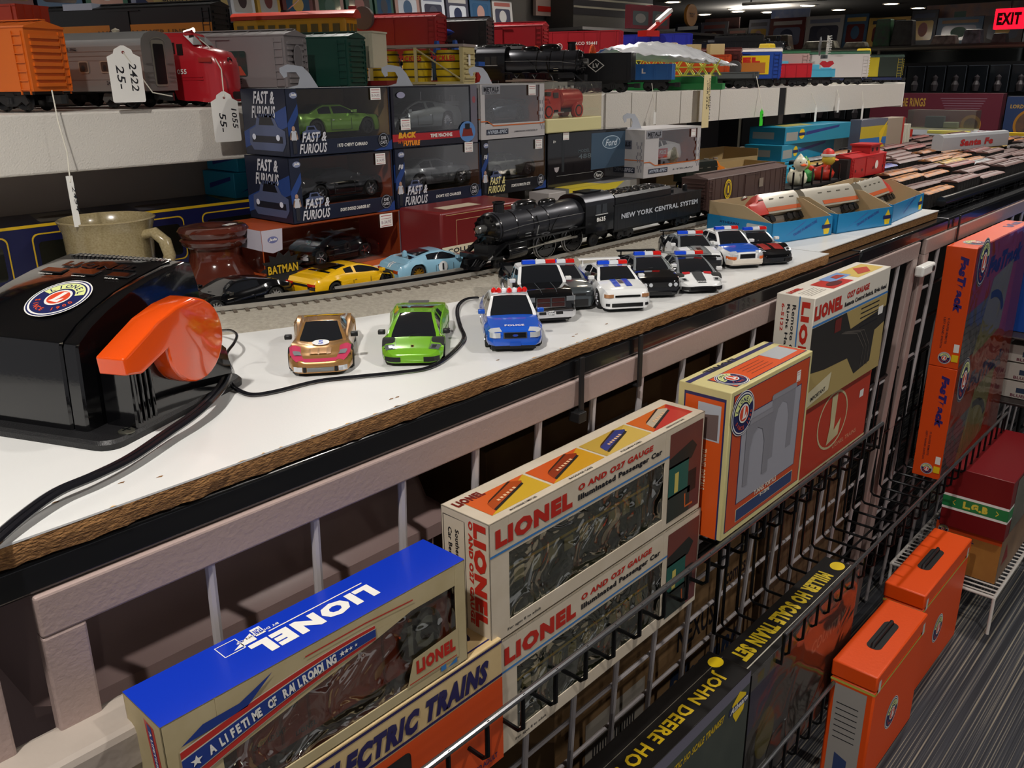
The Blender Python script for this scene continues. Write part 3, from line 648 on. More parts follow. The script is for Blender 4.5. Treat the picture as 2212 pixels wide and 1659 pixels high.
    for px, py in ((1453, 3), (1522, 30), (1589, 18), (1659, 25), (1746, 11), (1812, 20), (1925, 7), (1984, 16), (1736, 11)):
        p = onz(px, py, CEIL)
        if px == 1736: p = p + Vector((.3, 1.2, 0))
        if proto is None:
            t = proto = thing('recessed_downlight', 'small round recessed ceiling light glowing warm white', 'ceiling light', (p.x, p.y, CEIL), group='recessed ceiling lights in the far half of the shop')
            g = G(); g.lathe([(.085, 0), (.11, 0), (.11, -.012), (.085, -.006)], cr, 24); g.build('trim_ring', t); g = G(); g.lathe([(.0001, -.0145), (.084, -.0145)], hot, 24); g.build('lamp_face', t)
        else:
            t = proto.copy(); COL.objects.link(t); t.location = (p.x, p.y, CEIL)
            for ch in proto.children: c = ch.copy(); COL.objects.link(c); c.parent = t
    for lx, ly, lp in LAMPS:
        t = proto.copy(); COL.objects.link(t); t.location = (lx, ly, CEIL); t['label'] = 'round recessed ceiling light above the display tables'; t['group'] = 'recessed ceiling lights over the tables'
        for ch in proto.children: c = ch.copy(); COL.objects.link(c); c.parent = t
# ---------------------------------------------------------------- grid panels and wire baskets
def gridpanel(x0, x1, wires, ztop, zbot, label, hs, posts=True):
    gm = M('#a9948e', .42, bump=(260, .15)); wm = M('#b4adae', .4)
    t = thing('grid_panel', label, 'grid panel', (0, YF + .005, ztop), rx=LEAN); Hh = ztop - zbot
    g = G(); g.box((x0, -.006, -.033), (x1, .004, 0), gm); g.build('top_bar', t, smooth=0, bevel=.002)
    if posts:
        for a in (x0, x1 - .03): g = G(); g.box((a, -.006, -Hh), (a + .03, .006, -.033), gm); g.build('post', t, smooth=0, bevel=.002)
    for x in wires:
        g = G(); g.cyl((x, 0, -.033), (x, 0, -Hh), .0042, wm, 8); g.build('upright_wire', t)
    for h in hs:
        g = G(); g.cyl((x0 + .01, .007, -h), (x1 - .01, .007, -h), .0034, wm, 8); g.build('cross_wire', t)
    return t
def basket(x0, x1, yb, yf, zback, zrim, zbot, pitch, label, rimr=.0036, wr=.0026):
    t = thing('wire_basket', label, 'wire basket', (x0, yf, zbot)); L = x1 - x0; dp = yb - yf; H1 = zrim - zbot; H2 = zback - zbot
    w = M('#1b1b1d', .3, .7); rm = M('#8b8b8e', .25, .9)
    g = G(); g.cyl((0, 0, H1), (L, 0, H1), rimr, rm, 10); g.build('front_rim', t)
    g = G(); g.tube([(0, 0, H1), (0, 0, 0), (0, dp, 0), (0, dp, H2)], rimr, w, 8); g.tube([(L, 0, H1), (L, 0, 0), (L, dp, 0), (L, dp, H2)], rimr, w, 8); g.cyl((0, dp, H2), (L, dp, H2), rimr, w, 8); g.build('end_frame', t)
    n = int(L / pitch); k = min(n, 92)
    one = None
    for i in range(n):
        x = (i + .5) * L / n
        if one is None:
            g = G(); r = .006; g.tube([(0, 0, H1 + .003), (0, 0, r), (0, r, 0), (0, dp - r, 0), (0, dp, r), (0, dp, H2)], wr, w, 6); one = g.build('basket_wire', t, (x, 0, 0))
        else: c = one.copy(); COL.objects.link(c); c.location = (x, 0, 0)
    for zz, yy in ((H1 * .0, dp * .5), (H2 * .5, dp)):
        g = G(); g.cyl((0, yy, zz - .003), (L, yy, zz - .003), wr, w, 6); g.build('long_wire', t)
    return t
def build_grid():
    gridpanel(.154, 1.878, [.282 + .0998 * i for i in range(16)], -.0445, -.99, 'white painted steel grid panel with chipped paint hanging below the long board', [.30, .375, .45, .525, .6, .68, .76, .84])
    gridpanel(1.915, 3.6, [2.02 + .0998 * i for i in range(15)], -.0445, -.99, 'far white steel grid panel beyond the hinge, behind the orange track boxes', [.12, .2, .28, .36, .44, .52, .6, .68, .76])
    gridpanel(-.5, .125, [-.3, -.1], -.0445, -.9, 'white steel grid post with a rust stain at the lower left corner', [])
    t = thing('hinge_bracket', 'white steel clip joining two grid panels near the remote switch box', 'bracket', (1.862, YF - .012, -.115))
    g = G(); g.box((0, -.006, 0), (.075, .012, .022), WHT); g.build('clip_body', t, smooth=0, bevel=.004); g = G(); g.cyl((.06, -.008, .011), (.06, .0, .011), .006, BLKM, 10); g.build('bolt', t)
    t = thing('corner_bracket', 'beige wrapped steel bracket with a hex bolt at the lower left post', 'bracket', (.135, YF - .028, -.215))
    g = G(); tm = M('#a59a90', .6, bump=(40, .5)); g.box((-.05, 0, -.1), (.075, .04, .05), tm, tx=.006); g.box((-.06, -.002, .02), (.085, .044, .058), tm); g.build('bracket_body', t, smooth=0, bevel=.006)
    g = G(); X = xf((.02, -.002, .015), rx=math.pi / 2); g.lathe([(.013, 0), (.013, .003), (.008, .004), (.007, .001), (.0001, .001)], M('#8a8684', .3, .8), 18, X); g.build('bolt', t)
    g = G(); g.box((.012, -.0015, -.09), (.038, .0, -.012), BLK); g.build('slot', t, smooth=0)
    # zip ties round the table edge
    for i, (px, lb) in enumerate(((1256, 'black cable tie with clamp block round the board edge, nearest the viewer'), (1385, 'black cable tie round the board edge above the tall white box with a note'), (2072, 'thin black cable tie round the far table edge'))):
        p = ony(px, 790 if i == 0 else 700 if i == 1 else 480, YF - .004); g = G(); x = p.x
        g.box((x - .004, YF - .006, -.082), (x + .004, YF - .003, -.017), BLKM); g.box((x - .004, YF - .006, -.084), (x + .004, YF + .03, -.081), BLKM)
        if i == 0: g.box((x - .010, YF - .010, -.094), (x + .004, YF + .006, -.082), BLKM)
        tag(g.build('cable_tie', smooth=0, bevel=.001), lb, 'cable tie')
    basket(.30, 1.485, .575, .477, -.235, -.299, -.345, .0508, 'near shallow wire basket with shiny rim holding the boxed train cars')
    basket(1.16, 2.45, .60, .477, -.33, -.564, -.618, .0508, 'deep black wire basket hanging lower, holding two boxes of orange track')
    basket(.50, 1.43, .60, .470, -.72, -.79, -.862, .0508, 'lowest wire basket, below the dark train set boxes')
# ---------------------------------------------------------------- train controller
def build_controller():
    t = thing('train_controller', 'large glossy black toy train controller with round badge and orange throttle handle', 'train controller', (.256, .670, 0), D(23))
    pb = M('#08080a', .10, 0, .6, noise=None, bump=(260, .02)); pm = M('#131315', .45, bump=(600, .2))
    g = G(); W = .19; L = .184
    def rr(o, r=.016):
        pts = []
        for cx, cy, a0 in ((L - r - o, r + o, -90), (L - r - o, W - r - o, 0), (r + o, W - r - o, 90), (r + o, r + o, 180)):
            for k in range(6): a = math.radians(a0 + 18 * k); pts.append((cx + r * math.cos(a), cy + r * math.sin(a)))
        return pts
    g.loft([[(x, y, z) for x, y in rr(o)] for o, z in ((0, 0), (0, .005), (.002, .008))], pm); g.build('base_plate', t, smooth=.5)
    prof = [(.014, .008), (.0175, .079), (.0195, .083), (.035, .093), (.055, .102), (.08, .1105), (.11, .117), (.14, .1215), (.157, .1235), (.166, .121), (.172, .10), (.178, .008)]
    def ext(prof, v0, v1, mat, name, inset=.0018, bev=.0016):
        rings = []
        cx = sum(p[0] for p in prof) / len(prof); cz = sum(p[1] for p in prof) / len(prof)
        for v, sft in ((v0, inset), (v0 + inset, 0), (v1 - inset, 0), (v1, inset)):
            rings.append([(x + (cx - x) * sft * 14, v, z + (cz - z) * sft * 14 if z > .01 else z) for x, z in prof])
        g = G(); g.loft(rings, mat); return g.build(name, t, smooth=.5)
    ext(prof, .052, .172, pb, 'housing')
    ext([(x + .001, z - .0006 if z > .01 else z) for x, z in prof], .036, .0514, pb, 'side_strip')
    ext([(.034, .006), (.036, .060), (.05, .064), (.11, .068), (.145, .055), (.160, .042), (.166, .006)], .002, .0356, pb, 'handle_housing')
    g = G()
    for i in range(4): g.box((.0355 + i * .0058, -.0012, .012), (.0385 + i * .0058, .0026, .060 - i * .0005), pb)
    g.build('vent_fins', t, smooth=.5, bevel=.0008)
    # orange handle
    om = M('#e34e0e', .16, 0, .7)
    pts = []; c = (.099, .068); r = .0375
    for k in range(21): a = math.radians(84 - 300 * k / 20 * .88); pts.append((c[0] + r * math.cos(a), c[1] + r * math.sin(a)))
    pts = [p for p in pts]
    poly = [(.017, .0765), (.019, .062), (.034, .0600), (.072, .081)] + pts[::-1][0:0]
    arc = [(c[0] + r * math.cos(math.radians(a)), c[1] + r * math.sin(math.radians(a))) for a in list(range(175, 361, 12)) + list(range(0, 95, 12))]
    poly = [(.011, .0765), (.012, .0625), (.028, .0590)] + arc + [(.080, .1035), (.055, .097)]
    g = G(); cx, cz = .082, .075
    rings = [[(cx + (x - cx) * s, v, cz + (z - cz) * s) for x, z in poly] for v, s in ((.0115, .97), (.0100, 1.), (-.0125, .985), (-.0150, .965), (-.0160, .93))]
    g.loft(rings, om); h = g.build('throttle_handle', t, smooth=.6, bevel=.0022)
    # badge, buttons, embossed name on the curved top (plane through two points of the top)
    def frame(u0, z0, u1, z1, v):     # art axes: right = -v .. (towards the handle), up = +u
        O = Vector((u0, v, z0)); V = Vector((u1 - u0, 0, z1 - z0)); return O, (0, -1, 0), V
    O, U, V = frame(.034, .0935, .106, .1187, .134); g = G(); roundel(Art(g, O + Vector((-.0004, 0, .0028)), U, V, .00007), .041, .031, .0285, 1., 0, 1); g.build('badge', t, smooth=0, label='round navy, white and orange badge')
    O, U, V = frame(.102, .1160, .150, .1232, .166); A_ = (O, U, V)
    for i, nm in enumerate(('DIRECTION', 'WHISTLE', 'BELL')):
        g = G(); A = Art(g, O, U, V, .0003); x = .008 + i * .038; A.rrect(x, .004, .026, .012, .001, BLKM, 1); A.rrect(x + .0015, .0055, .023, .009, .001, pb, 4); A.g.box((0, 0, 0), (.0001, .0001, .0001), pb)
        A.line([(x, .004), (x + .026, .004), (x + .026, .016)], .0006, M('#4a4c50', .2, .3), 5); A.text(nm, x + .004, -.001, .016, .002, PW, 3, .03); g.build('button', t, smooth=0)
    g = G(); A = Art(g, O, U, V, .0004); A.text('LIONEL', .018, .022, .084, .012, M('#050506', .15), 2, .05, rot=0); A.text('LIONEL', .0174, .0216, .084, .012, M('#3c3e44', .25, .2), 1, .05); g.build('embossed_name', t, smooth=0)  # flat letters; the paler offset copy paints a lit relief edge
    g = G()
    for i in range(22): g.cyl((.152, .058 + i * .0050, .1215), (.164, .058 + i * .0050, .1215), .0022, pb, 6)
    g.build('rear_vent_ribs', t, smooth=.8)
    g = G(); X = xf((.026, .0065, .0078)); g.lathe([(.0068, 0), (.0068, .0012), (.005, .0022), (.0001, .0026)], M('#6a6a60', .35, .8), 18, X); g.box((.022, .0058, .0103), (.030, .0072, .0106), BLK); g.box((.0253, .0025, .0103), (.0267, .0105, .0106), BLK); g.build('screw', t, smooth=.5)
def curve_on_table(pts, name, label, r=.0022, dz=.002, n=6, cat='cable', twin=0.):
    P = [onz(px, py, z) + Vector((0, 0, dz)) for px, py, z in pts]
    out = []
    for i in range(len(P) - 1):       # Catmull-Rom
        p0, p1, p2, p3 = P[max(0, i - 1)], P[i], P[i + 1], P[min(len(P) - 1, i + 2)]
        for k in range(n):
            t = k / n; out.append(.5 * ((2 * p1) + (p2 - p0) * t + (2 * p0 - 5 * p1 + 4 * p2 - p3) * t * t + (3 * p1 - p0 - 3 * p2 + p3) * t ** 3))
    out.append(P[-1]); g = G(); c = M('#15151a', .22, 0, .3)
    g.tube(out, r, c)
    if twin:
        o2 = []
        for i, p in enumerate(out):
            d = out[min(i + 1, len(out) - 1)] - out[max(i - 1, 0)]; nn = Vector((-d.y, d.x, 0)); nn = nn.normalized() if nn.length > 1e-6 else Vector((0, 1, 0)); o2.append(p + nn * twin)
        g.tube(o2, r, c)
    return tag(g.build(name), label, cat)
def build_cables():
    curve_on_table([(-60, 1225, .004), (0, 1172, .004), (60, 1120, .006), (130, 1070, .008), (210, 1035, .008), (290, 995, .007), (370, 940, .008), (420, 905, .01), (460, 870, .012), (488, 835, .012), (497, 806, .012), (490, 790, .010)], 'power_cable', 'thick twin black cable running from the controller over the near board edge', .0026, .002, twin=.0052)
    curve_on_table([(500, 800, .004), (490, 770, .010), (506, 745, .016), (512, 728, .018), (500, 718, .015), (478, 718, .008), (462, 724, .003)], 'loop_cable', 'thin black cable looping up behind the controller handle', .0016)
    curve_on_table([(492, 828, .006), (510, 845, .001), (545, 856, .001), (600, 848, .001), (690, 826, .001), (780, 816, .001), (860, 808, .001), (925, 798, .001), (968, 775, .001), (1004, 735, .001), (996, 706, .001), (990, 680, .002), (994, 660, .003), (1010, 648, .003), (1034, 645, .002)], 'track_wire', 'thin twin black wire snaking past the green car to the track', .0013, .0013, twin=.0027)
# ---------------------------------------------------------------- track
def track_y(x):
    return .885 if x > 1.0 else .885 + .42 * (1.0 - x) ** 2 + .05 * (1.0 - x)
def build_track():
    t = thing('toy_train_track', 'toy train track on pale grey roadbed, curving at left, under the black locomotive', 'train track', (0, 0, 0))
    bed = M('#aaa396', .75, bump=(420, .5), noise=(200, '#8f897c', .5)); tie = M('#5c5247', .6); X0, X1, n = .30, 2.43, 170
    def nrm(x): d = (track_y(x + .01) - track_y(x - .01)) / .02; l = math.hypot(1, d); return (-d / l, 1 / l)
    xs = [X0 + (X1 - X0) * i / n for i in range(n + 1)]; sec = [(-.095, 0), (-.088, .0035), (-.040, .0095), (.036, .0095), (.05, 0)]
    g = G(); g.loft([[(x + nrm(x)[0] * o, track_y(x) + nrm(x)[1] * o, z) for o, z in sec] for x in xs], bed, closed=True); g.build('roadbed', t, smooth=.5)
    RL = M('#b4b0a8', .3, .45); g = G(); s = X0
    while s < X1:
        nx, ny = nrm(s); a = math.atan2(ny, nx) - math.pi / 2
        g.box((-.0022, -.032, 0), (.0022, .030, .0026), tie, xf((s, track_y(s), .009), a)); s += .0135
    g.build('ties', t, smooth=0)
    for o, mm, w, nm in ((-.0185, RL, .0014, 'rail'), (.0185, RL, .0014, 'rail'), (0, M('#19191b', .35, .6), .0016, 'centre_rail')):
        g = G(); g.loft([[(x + nrm(x)[0] * (o + q), track_y(x) + nrm(x)[1] * (o + q), z) for q, z in ((-w, .011), (w, .011), (w, .0165), (-w, .0165))] for x in xs], mm); g.build(nm, t, smooth=.4)
    return t
# ---------------------------------------------------------------- cartons
def faces(g, w, d, h):
    return (Art(g, (0, 0, 0), (1, 0, 0), (0, 0, 1)), Art(g, (0, d, 0), (0, -1, 0), (0, 0, 1)), Art(g, (0, 0, h), (1, 0, 0), (0, 1, 0)))
def carton(name, label, loc, w, d, h, mat, art=None, rz=0, cat='box', group=None, rx=0, bevel=.0012, ry=0):
    t = thing(name, label, cat, loc, rz, group, rx=rx, ry=ry); g = G(); g.box((0, 0, 0), (w, d, h), mat); g.build('carton', t, smooth=.5, bevel=bevel)
    if art:
        g = G(); art(*faces(g, w, d, h), w, d, h)
        if g.f: g.build('printed_artwork', t, smooth=0)
    return t
def wbox(name, label, loc, w, d, h, mat, win, inner, art=None, rz=0, cat='boxed toy', group=None, glass=None, back=None, sidewin=False):
    t = thing(name, label, cat, loc, rz, group); g = G(); k = .0012; x0, z0, x1, z1 = win; im = inner
    if not sidewin: g.box((0, 0, 0), (k, d, h), mat)
    else: g.box((0, 0, 0), (k, d, h * .22), mat)
    g.box((w - k, 0, 0), (w, d, h), mat); g.box((0, 0, 0), (w, d, k), mat); g.box((0, 0, h - k), (w, d, h), mat); g.box((0, d - k, 0), (w, d, h), mat)
    if x0 > k: g.box((0, 0, 0), (x0, k, h), mat)
    if x1 < w - k: g.box((x1, 0, 0), (w, k, h), mat)
    g.box((x0, 0, 0), (x1, k, z0), mat)
    if z1 < h - k: g.box((x0, 0, z1), (x1, k, h), mat)
    g.build('carton', t, smooth=0, bevel=.0004)
    g = G(); g.box((k * 1.2, k * 1.5, k * 1.1), (w - k * 1.2, d - k * 1.2, max(k * 1.5, z0 * .8)), im); g.box((k * 1.2, d - k * 2.5, k * 1.2), (w - k * 1.2, d - k * 1.2, h - k * 1.2), im); g.box((w - 3 * k, k * 1.5, k * 1.2), (w - k * 1.2, d - k * 1.2, h - k * 1.2), im); g.build('inner_card', t, smooth=0)
    g = G(); g.box((x0, k * 1.2, z0), (x1, k * 1.5, z1), glass or GLASS()); 
    if sidewin: g.box((0, k, h * .22), (.0004, d, h), glass or GLASS())
    g.build('clear_window', t, smooth=0)
    if art: g = G(); art(*faces(g, w, d, h), w, d, h); g.build('printed_artwork', t, smooth=0)
    return t
def sticker(parent, x, z, w=.020, h=.017, txt='14.95', rot=0, y=-.0006):
    g = G(); A = Art(g, (x, y, z), (1, 0, 0), (0, 0, 1), .00015); A.rect(0, 0, w, h, PW, 1); r = M('#b0444a', .5); A.rect(w * .1, h * .82, w * .8, h * .05, r, 2); A.rect(w * .1, h * .62, w * .8, h * .03, r, 2); A.rect(w * .1, h * .08, w * .8, h * .04, r, 2)
    if txt: A.text('B-' + txt, w * .12, h * .24, w * .76, h * .26, M('#a08a94', .6), 2)
    return g.build('price_sticker', parent, smooth=0)
def hook(parent, x, h, d, k=1.):
    g = G(); pts = [(-.030, 0), (.026, 0), (.012, .020), (0, .030), (-.026, .033), (-.040, .028), (-.040, .022), (-.034, .014), (-.028, .016), (-.028, .022), (-.012, .022), (-.006, .014), (-.010, .004)]
    g.prism([(a * k, b * k) for a, b in pts], .0006, M('#a9adb6', .2, 0, .4), xf((x, d, h), rx=math.pi / 2)); return g.build('hang_tab', parent, smooth=0)
FW = M('#c9c9cf', .4)
def fnf_logo(A, x, y, s, mat=FW, l=None):
    A.text('FAST &', x + s * .12, y + s * .32, s * .88, s * .28, mat, l, .03, .35); A.text('FURIOUS', x, y, s, s * .28, mat, l, .03, .35)
def mini_person(A, x, y, h, l=5):
    A.rrect(x, y + h * .45, h * .24, h * .36, h * .05, M('#b9bac2', .5), l); A.rect(x + h * .04, y, h * .16, h * .47, M('#23242c', .5), l); A.ell(x + h * .12, y + h * .88, h * .07, h * .09, M('#a98672', .6), l)
    A.line([(x + .01 * h, y + .75 * h), (x - .03 * h, y + .5 * h)], h * .05, M('#a98672', .6), l); A.line([(x + .23 * h, y + .75 * h), (x + .27 * h, y + .5 * h)], h * .05, M('#a98672', .6), l)
def muscle_print(A, x, y, w, l=3):
    A.poly([(x, y + w * .1), (x + w * .02, y + w * .3), (x + w * .2, y + w * .36), (x + w * .28, y + w * .55), (x + w * .7, y + w * .55), (x + w * .82, y + w * .36), (x + w, y + w * .3), (x + w, y + w * .12), (x + w * .9, y), (x + w * .1, y)], M('#4e5878', .35), l)
    A.poly([(x + w * .3, y + w * .38), (x + w * .35, y + w * .5), (x + w * .65, y + w * .5), (x + w * .72, y + w * .38)], M('#14161f', .3), l + 1); A.rect(x + w * .08, y + w * .12, w * .84, w * .1, M('#1a1d2a', .4), l + 1)
    for a in (.14, .8): A.ell(x + w * a, y + w * .2, w * .05, w * .045, M('#d7dceb', .3), l + 2)
def fnf(label, loc, w, d, h, car_t, name_t, inner='#8f6238', group=None, left=True, navy='#1c2235', logo=FW, wincut=.10, carkw=None, price=(.8, .72), f8=False):
    nv = M(navy, .32); k = w
    def art(F, L, T, w, d, h):
        bl = M('#26417e', .35)
        F.poly([(w * .0, h * .3), (w * .1, h * .62), (w * .1, h * .78), (0, h * .5)], bl, 1)
        F.ell(w * .07, h * .90, w * .035, h * .045, M('#7e86a4', .4), 1); F.text('Jada', w * .045, h * .88, w * .05, h * .05, PW, 2, .03, .3)
        mini_person(F, w * .02, h * .05, h * .42); muscle_print(F, w * .12, h * .26, w * .17, 3); fnf_logo(F, w * .08, h * .04, w * .26, logo, 8)
        F.text(name_t, w * .44, h * .10, w * .30, h * .055, PW, 3, .03, .2); F.ell(w * .91, h * .16, w * .058, h * .12, M('#11131a', .4), 3); F.ring(w * .91, h * .16, w * .052, h * .108, w * .004, M('#8b8e9a', .4), 4); F.text('DIE', w * .885, h * .17, w * .05, h * .05, FW, 5, .03); F.text('CAST', w * .875, h * .10, w * .07, h * .05, FW, 5, .03)
        F.poly([(w * .8, 0), (w, 0), (w, h * .16), (w * .9, h * .05)], bl, 1)
        if f8: F.text('F8', w * .03, h * .66, w * .055, h * .08, FW, 4, .05, .3)
        L.poly([(0, h * .1), (d, h * .45), (d, h * .75), (0, h * .35)], bl, 1); fnf_logo(L, d * .22, h * .56, d * .55, FW, 3); muscle_print(L, d * .12, h * .08, d * .82, 3)
    t = wbox('boxed_toy_car', label, loc, w, d, h, nv, (w * wincut, h * .24, w * .985, h * .985), M(inner, .5, noise=(14, '#6a4a34', .6)), art, group=group)
    if price: sticker(t, w * price[0], h * price[1])
    if carkw:
        kw = dict(carkw); kd = kw.pop('kind'); lb = kw.pop('lb'); pt = kw.pop('paint'); hd = kw.pop('head', 0)
        c = car(lb, kd, (loc[0] + w * .58, loc[1] + d * .46, loc[2] + h * .26), hd, pt, bar=None, **kw); c.scale = (w * .80 / SPEC[kd]['L'],) * 3 if 'sc' not in kw else c.scale
        s = w * .84 / SPEC[kd]['L']; s = min(s, h * .62 / SPEC[kd]['H']); c.scale = (s, s, s)
    return t
def build_boxes():
    gr = 'boxed toy cars stacked in front of the riser shelf'
    Y = 1.10
    rows = (.0, .0815, .1765)
    # first column
    t = fnf('navy boxed toy car, top of the left stack, green coupe behind its window', (.738, Y, .1765), .190, .115, .094, None, '1973 CHEVY CAMARO', '#a88a5c', gr, price=(.80, .80),
        carkw=dict(kind='muscle', lb='metallic green fastback toy car inside the top left navy box', paint=M('#6f9a3c', .25, .4, .7), head=0, rim=M('#2a2b2e', .3, .6), extra=None)); hook(t, .075, .094, .06)
    fnf('navy boxed toy car with red backing, second from top of the left stack', (.733, Y, .0815), .194, .115, .094, None, "DOM'S DODGE CHARGER R/T", '#b04a2c', gr, price=(.82, .78),
        carkw=dict(kind='muscle', lb='glossy black muscle toy car inside the second navy box of the left stack', paint=PBLK, head=0, rim=CHROME, dark=False, extra=None))
    # back to the future
    def art(F, L, T, w, d, h):
        F.rect(w * .0, h * .11, w * .80, h * .12, M('#a8242c', .4), 1); F.text('BACK', w * .06, h * .16, w * .20, h * .10, M('#e0a22c', .4), 3, .08, .2); F.text('TO THE', w * .05, h * .08, w * .09, h * .05, M('#d8642a', .4), 3, .04); F.text('FUTURE', w * .11, h * .03, w * .19, h * .09, M('#e0882c', .4), 3, .08, .2)
        F.text('TIME MACHINE', w * .42, h * .14, w * .26, h * .065, PW, 3, .04); F.rect(w * .92, 0, w * .08, h, M('#6e6a76', .4), 1); F.ell(w * .96, h * .75, w * .02, h * .06, M('#9a5058', .4), 2); F.ell(w * .87, h * .2, w * .10, h * .18, M('#5a86c0', .3), 2)
        F.poly([(w * .80, h * .12), (w * .82, h * .26), (w * .92, h * .26), (w * .94, h * .12)], M('#7a2a22', .4), 3); F.rect(w * .84, h * .24, w * .06, h * .1, M('#1a1a20', .4), 4); F.ell(w * .11, h * .86, w * .045, h * .05, M('#9a9ab4', .4), 2)
    t = wbox('boxed_toy_car', 'boxed silver wedge-shaped time machine toy car with red stripe, top of the second stack', (.930, Y, .1765), .192, .115, .094, M('#23222e', .35), (.006, .024, .176, .0915), M('#5a6474', .5, noise=(12, '#2a2e3a', .6)), art, group=gr)
    sticker(t, .018, .028); hook(t, .075, .094, .06)
    def ex(k): g = G(); g.box((-k.L * .49, -k.W * .4, k.H * .8), (-k.L * .30, k.W * .4, k.H * .95), M('#6f7478', .35, .7)); [g.cyl((-k.L * .45, s * k.W * .25, k.H * .7), (-k.L * .45, s * k.W * .25, k.H * 1.15), .004, M('#55585c', .4, .6), 10) for s in (1, -1)]; g.cyl((-k.L * .1, 0, k.H), (-k.L * .1, 0, k.H * 1.3), .0003, CHROME); g.build('rear_machinery', k.root, smooth=.5)
    c = car('silver wedge-shaped toy car with rear machinery, inside the box with the red stripe', 'wedge', (1.022, Y + .05, .2005), D(180), M('#8f9698', .3, .75, .2), rim=CHROME, dark=False, spokes=14, extra=ex); c.scale = (1.30, 1.2, 1.5)
    fnf('boxed grey toy coupe marked with a chrome wheel, middle of the second stack', (.932, Y, .0815), .196, .112, .0945, None, "DOM'S ICE CHARGER", '#7a4a38', gr, price=(.80, .84), f8=True,
        carkw=dict(kind='muscle', lb='grey toy coupe with bright rims inside the middle box of the second stack', paint=M('#5c6064', .35, .5, .4), head=0, rim=CHROME, dark=False, extra=None))
    # metals box dark supercar
    def metals(F, L, T, w, d, h, nm):
        F.rect(0, h * .0, w, h * .235, M('#b9b4b4', .4), 1); F.line([(0, h * .33), (w * .10, h * .33), (w * .19, h * .245), (w * .95, h * .245), (w, h * .26)], h * .02, M('#c8662a', .4), 4)
        F.rect(w * .03, h * .82, w * .26, h * .16, M('#8f9096', .4), 4); F.text('METALS', w * .05, h * .86, w * .22, h * .09, M('#20222a', .4), 5, .05); F.text('DIE CAST', w * .08, h * .825, w * .17, h * .03, M('#20222a', .4), 5, .02)
        F.rect(w * .08, h * .08, w * .33, h * .10, M('#2c3040', .4), 4); F.text('HYPER-SPEC', w * .095, h * .095, w * .30, h * .07, M('#a9b0bc', .4), 5, .05, .2); F.text(nm, w * .50, h * .10, w * .38, h * .03, M('#4a4a52', .4), 5, .02, .2)
        for AA, ww in ((F, w), (L, d)):
            for i in range(5):
                for j in range(9):
                    if (i + j) % 2 == 0 and random.Random(i * 9 + j).random() < .7: AA.rect(ww * (.90 + .02 * i) if AA is F else ww * (.80 + .03 * i), h * (.12 + .07 * j), ww * (.02 if AA is F else .03), h * .07, M('#8d8a90', .4), 2)
        L.rect(d * .18, h * .60, d * .50, h * .18, M('#5a5c68', .4), 2); L.text('METALS', d * .21, h * .65, d * .44, h * .10, M('#20222a', .4), 3, .05); L.rect(0, h * .36, d, h * .02, M('#c8662a', .4), 1)
        L.rect(d * .12, h * .10, d * .66, h * .12, M('#2c3040', .4), 4); L.text('HYPER-SPEC', d * .15, h * .12, d * .6, h * .08, M('#b9b9c2', .4), 5, .05, .2)
    gm = M('#bdb9b9', .38)
    t = wbox('boxed_toy_car', 'grey and orange boxed dark supercar toy, top of the third stack', (1.130, Y, .179), .172, .11, .0925, gm, (.012, .026, .158, .090), M('#c8662a', .5, noise=(10, '#7a4a4a', .5)), lambda F, L, T, w, d, h: metals(F, L, T, w, d, h, 'LAMBORGHINI AVENTADOR SV'), group=gr)
    sticker(t, .126, .072, .02, .018, ''); hook(t, .06, .0925, .05, .9)
    c = car('dark blue grey supercar toy with tall rear wing inside the grey and orange box', 'wedge', (1.215, Y + .05, .205), D(186), M('#2e3c48', .25, .5, .8), rim=BLKM, wing=BLK); c.scale = (1.2, 1.1, 1.3)
    fnf('boxed toy tank car with yellow logo, bottom of the third stack above the price tags', (1.130, Y, .0815), .176, .11, .097, None, "DOM'S PLYMOUTH GTX", '#8a6a44', gr, price=(.82, .76), f8=True, logo=M('#d8cc8a', .4),
        carkw=dict(kind='muscle', lb='dark toy car with silver engine inside the box with the yellow logo', paint=M('#3a4038', .4, .3), head=0, rim=CHROME, extra=None), navy='#1b1b20')
    # bottom row
    def bat(F, L, T, w, d, h):
        g0 = M('#b9b4c0', .4); F.poly([(0, h), (0, h * .64), (w * .06, h * .58), (w * .12, h * .62), (w * .13, h)], g0, 3); F.ell(w * .065, h * .82, w * .032, h * .06, M('#6a6e9c', .4), 4); F.text('Jada', w * .04, h * .79, w * .05, h * .06, PW, 5, .03, .3); L.poly([(0, h), (d, h), (d, h * .64), (0, h * .66)], g0, 3)
        F.rect(w * .95, 0, w * .05, h, M('#77737f', .4), 1); F.ell(w * .975, h * .78, w * .014, h * .06, M('#8a4450', .4), 2)
        F.poly([(w * .0, 0), (w * .0, h * .05), (w * .5, h * .10), (w, h * .12), (w, 0)], M('#b8521c', .4), 1)
    t = wbox('boxed_toy_car', 'wide orange boxed toy car with clear side, bottom of the left stack', (.672, 1.092, 0), .268, .12, .0805, M('#a8481c', .4), (.0013, .006, .255, .0792), M('#c8561e', .5, noise=(8, '#7a3418', .6)), bat, group=gr, sidewin=True); sticker(t, .215, .058, .026, .021, '34.95')
    c = car('black finned toy car inside the wide orange box', 'gt40', (.84, 1.155, .0075), D(180), PBLK, rim=CHROME); c.scale = (1.2, 1.1, 1.2)
    g = G(); A = Art(g, (0, 0, 0), (1, 0, 0), (0, 0, 1), .0006); n = 26
    star = lambda k: [(.034 * k * (1 if i % 2 else .72) * math.cos(2 * math.pi * i / n) + .034, .024 * k * (1 if i % 2 else .7) * math.sin(2 * math.pi * i / n) + .024) for i in range(n)]
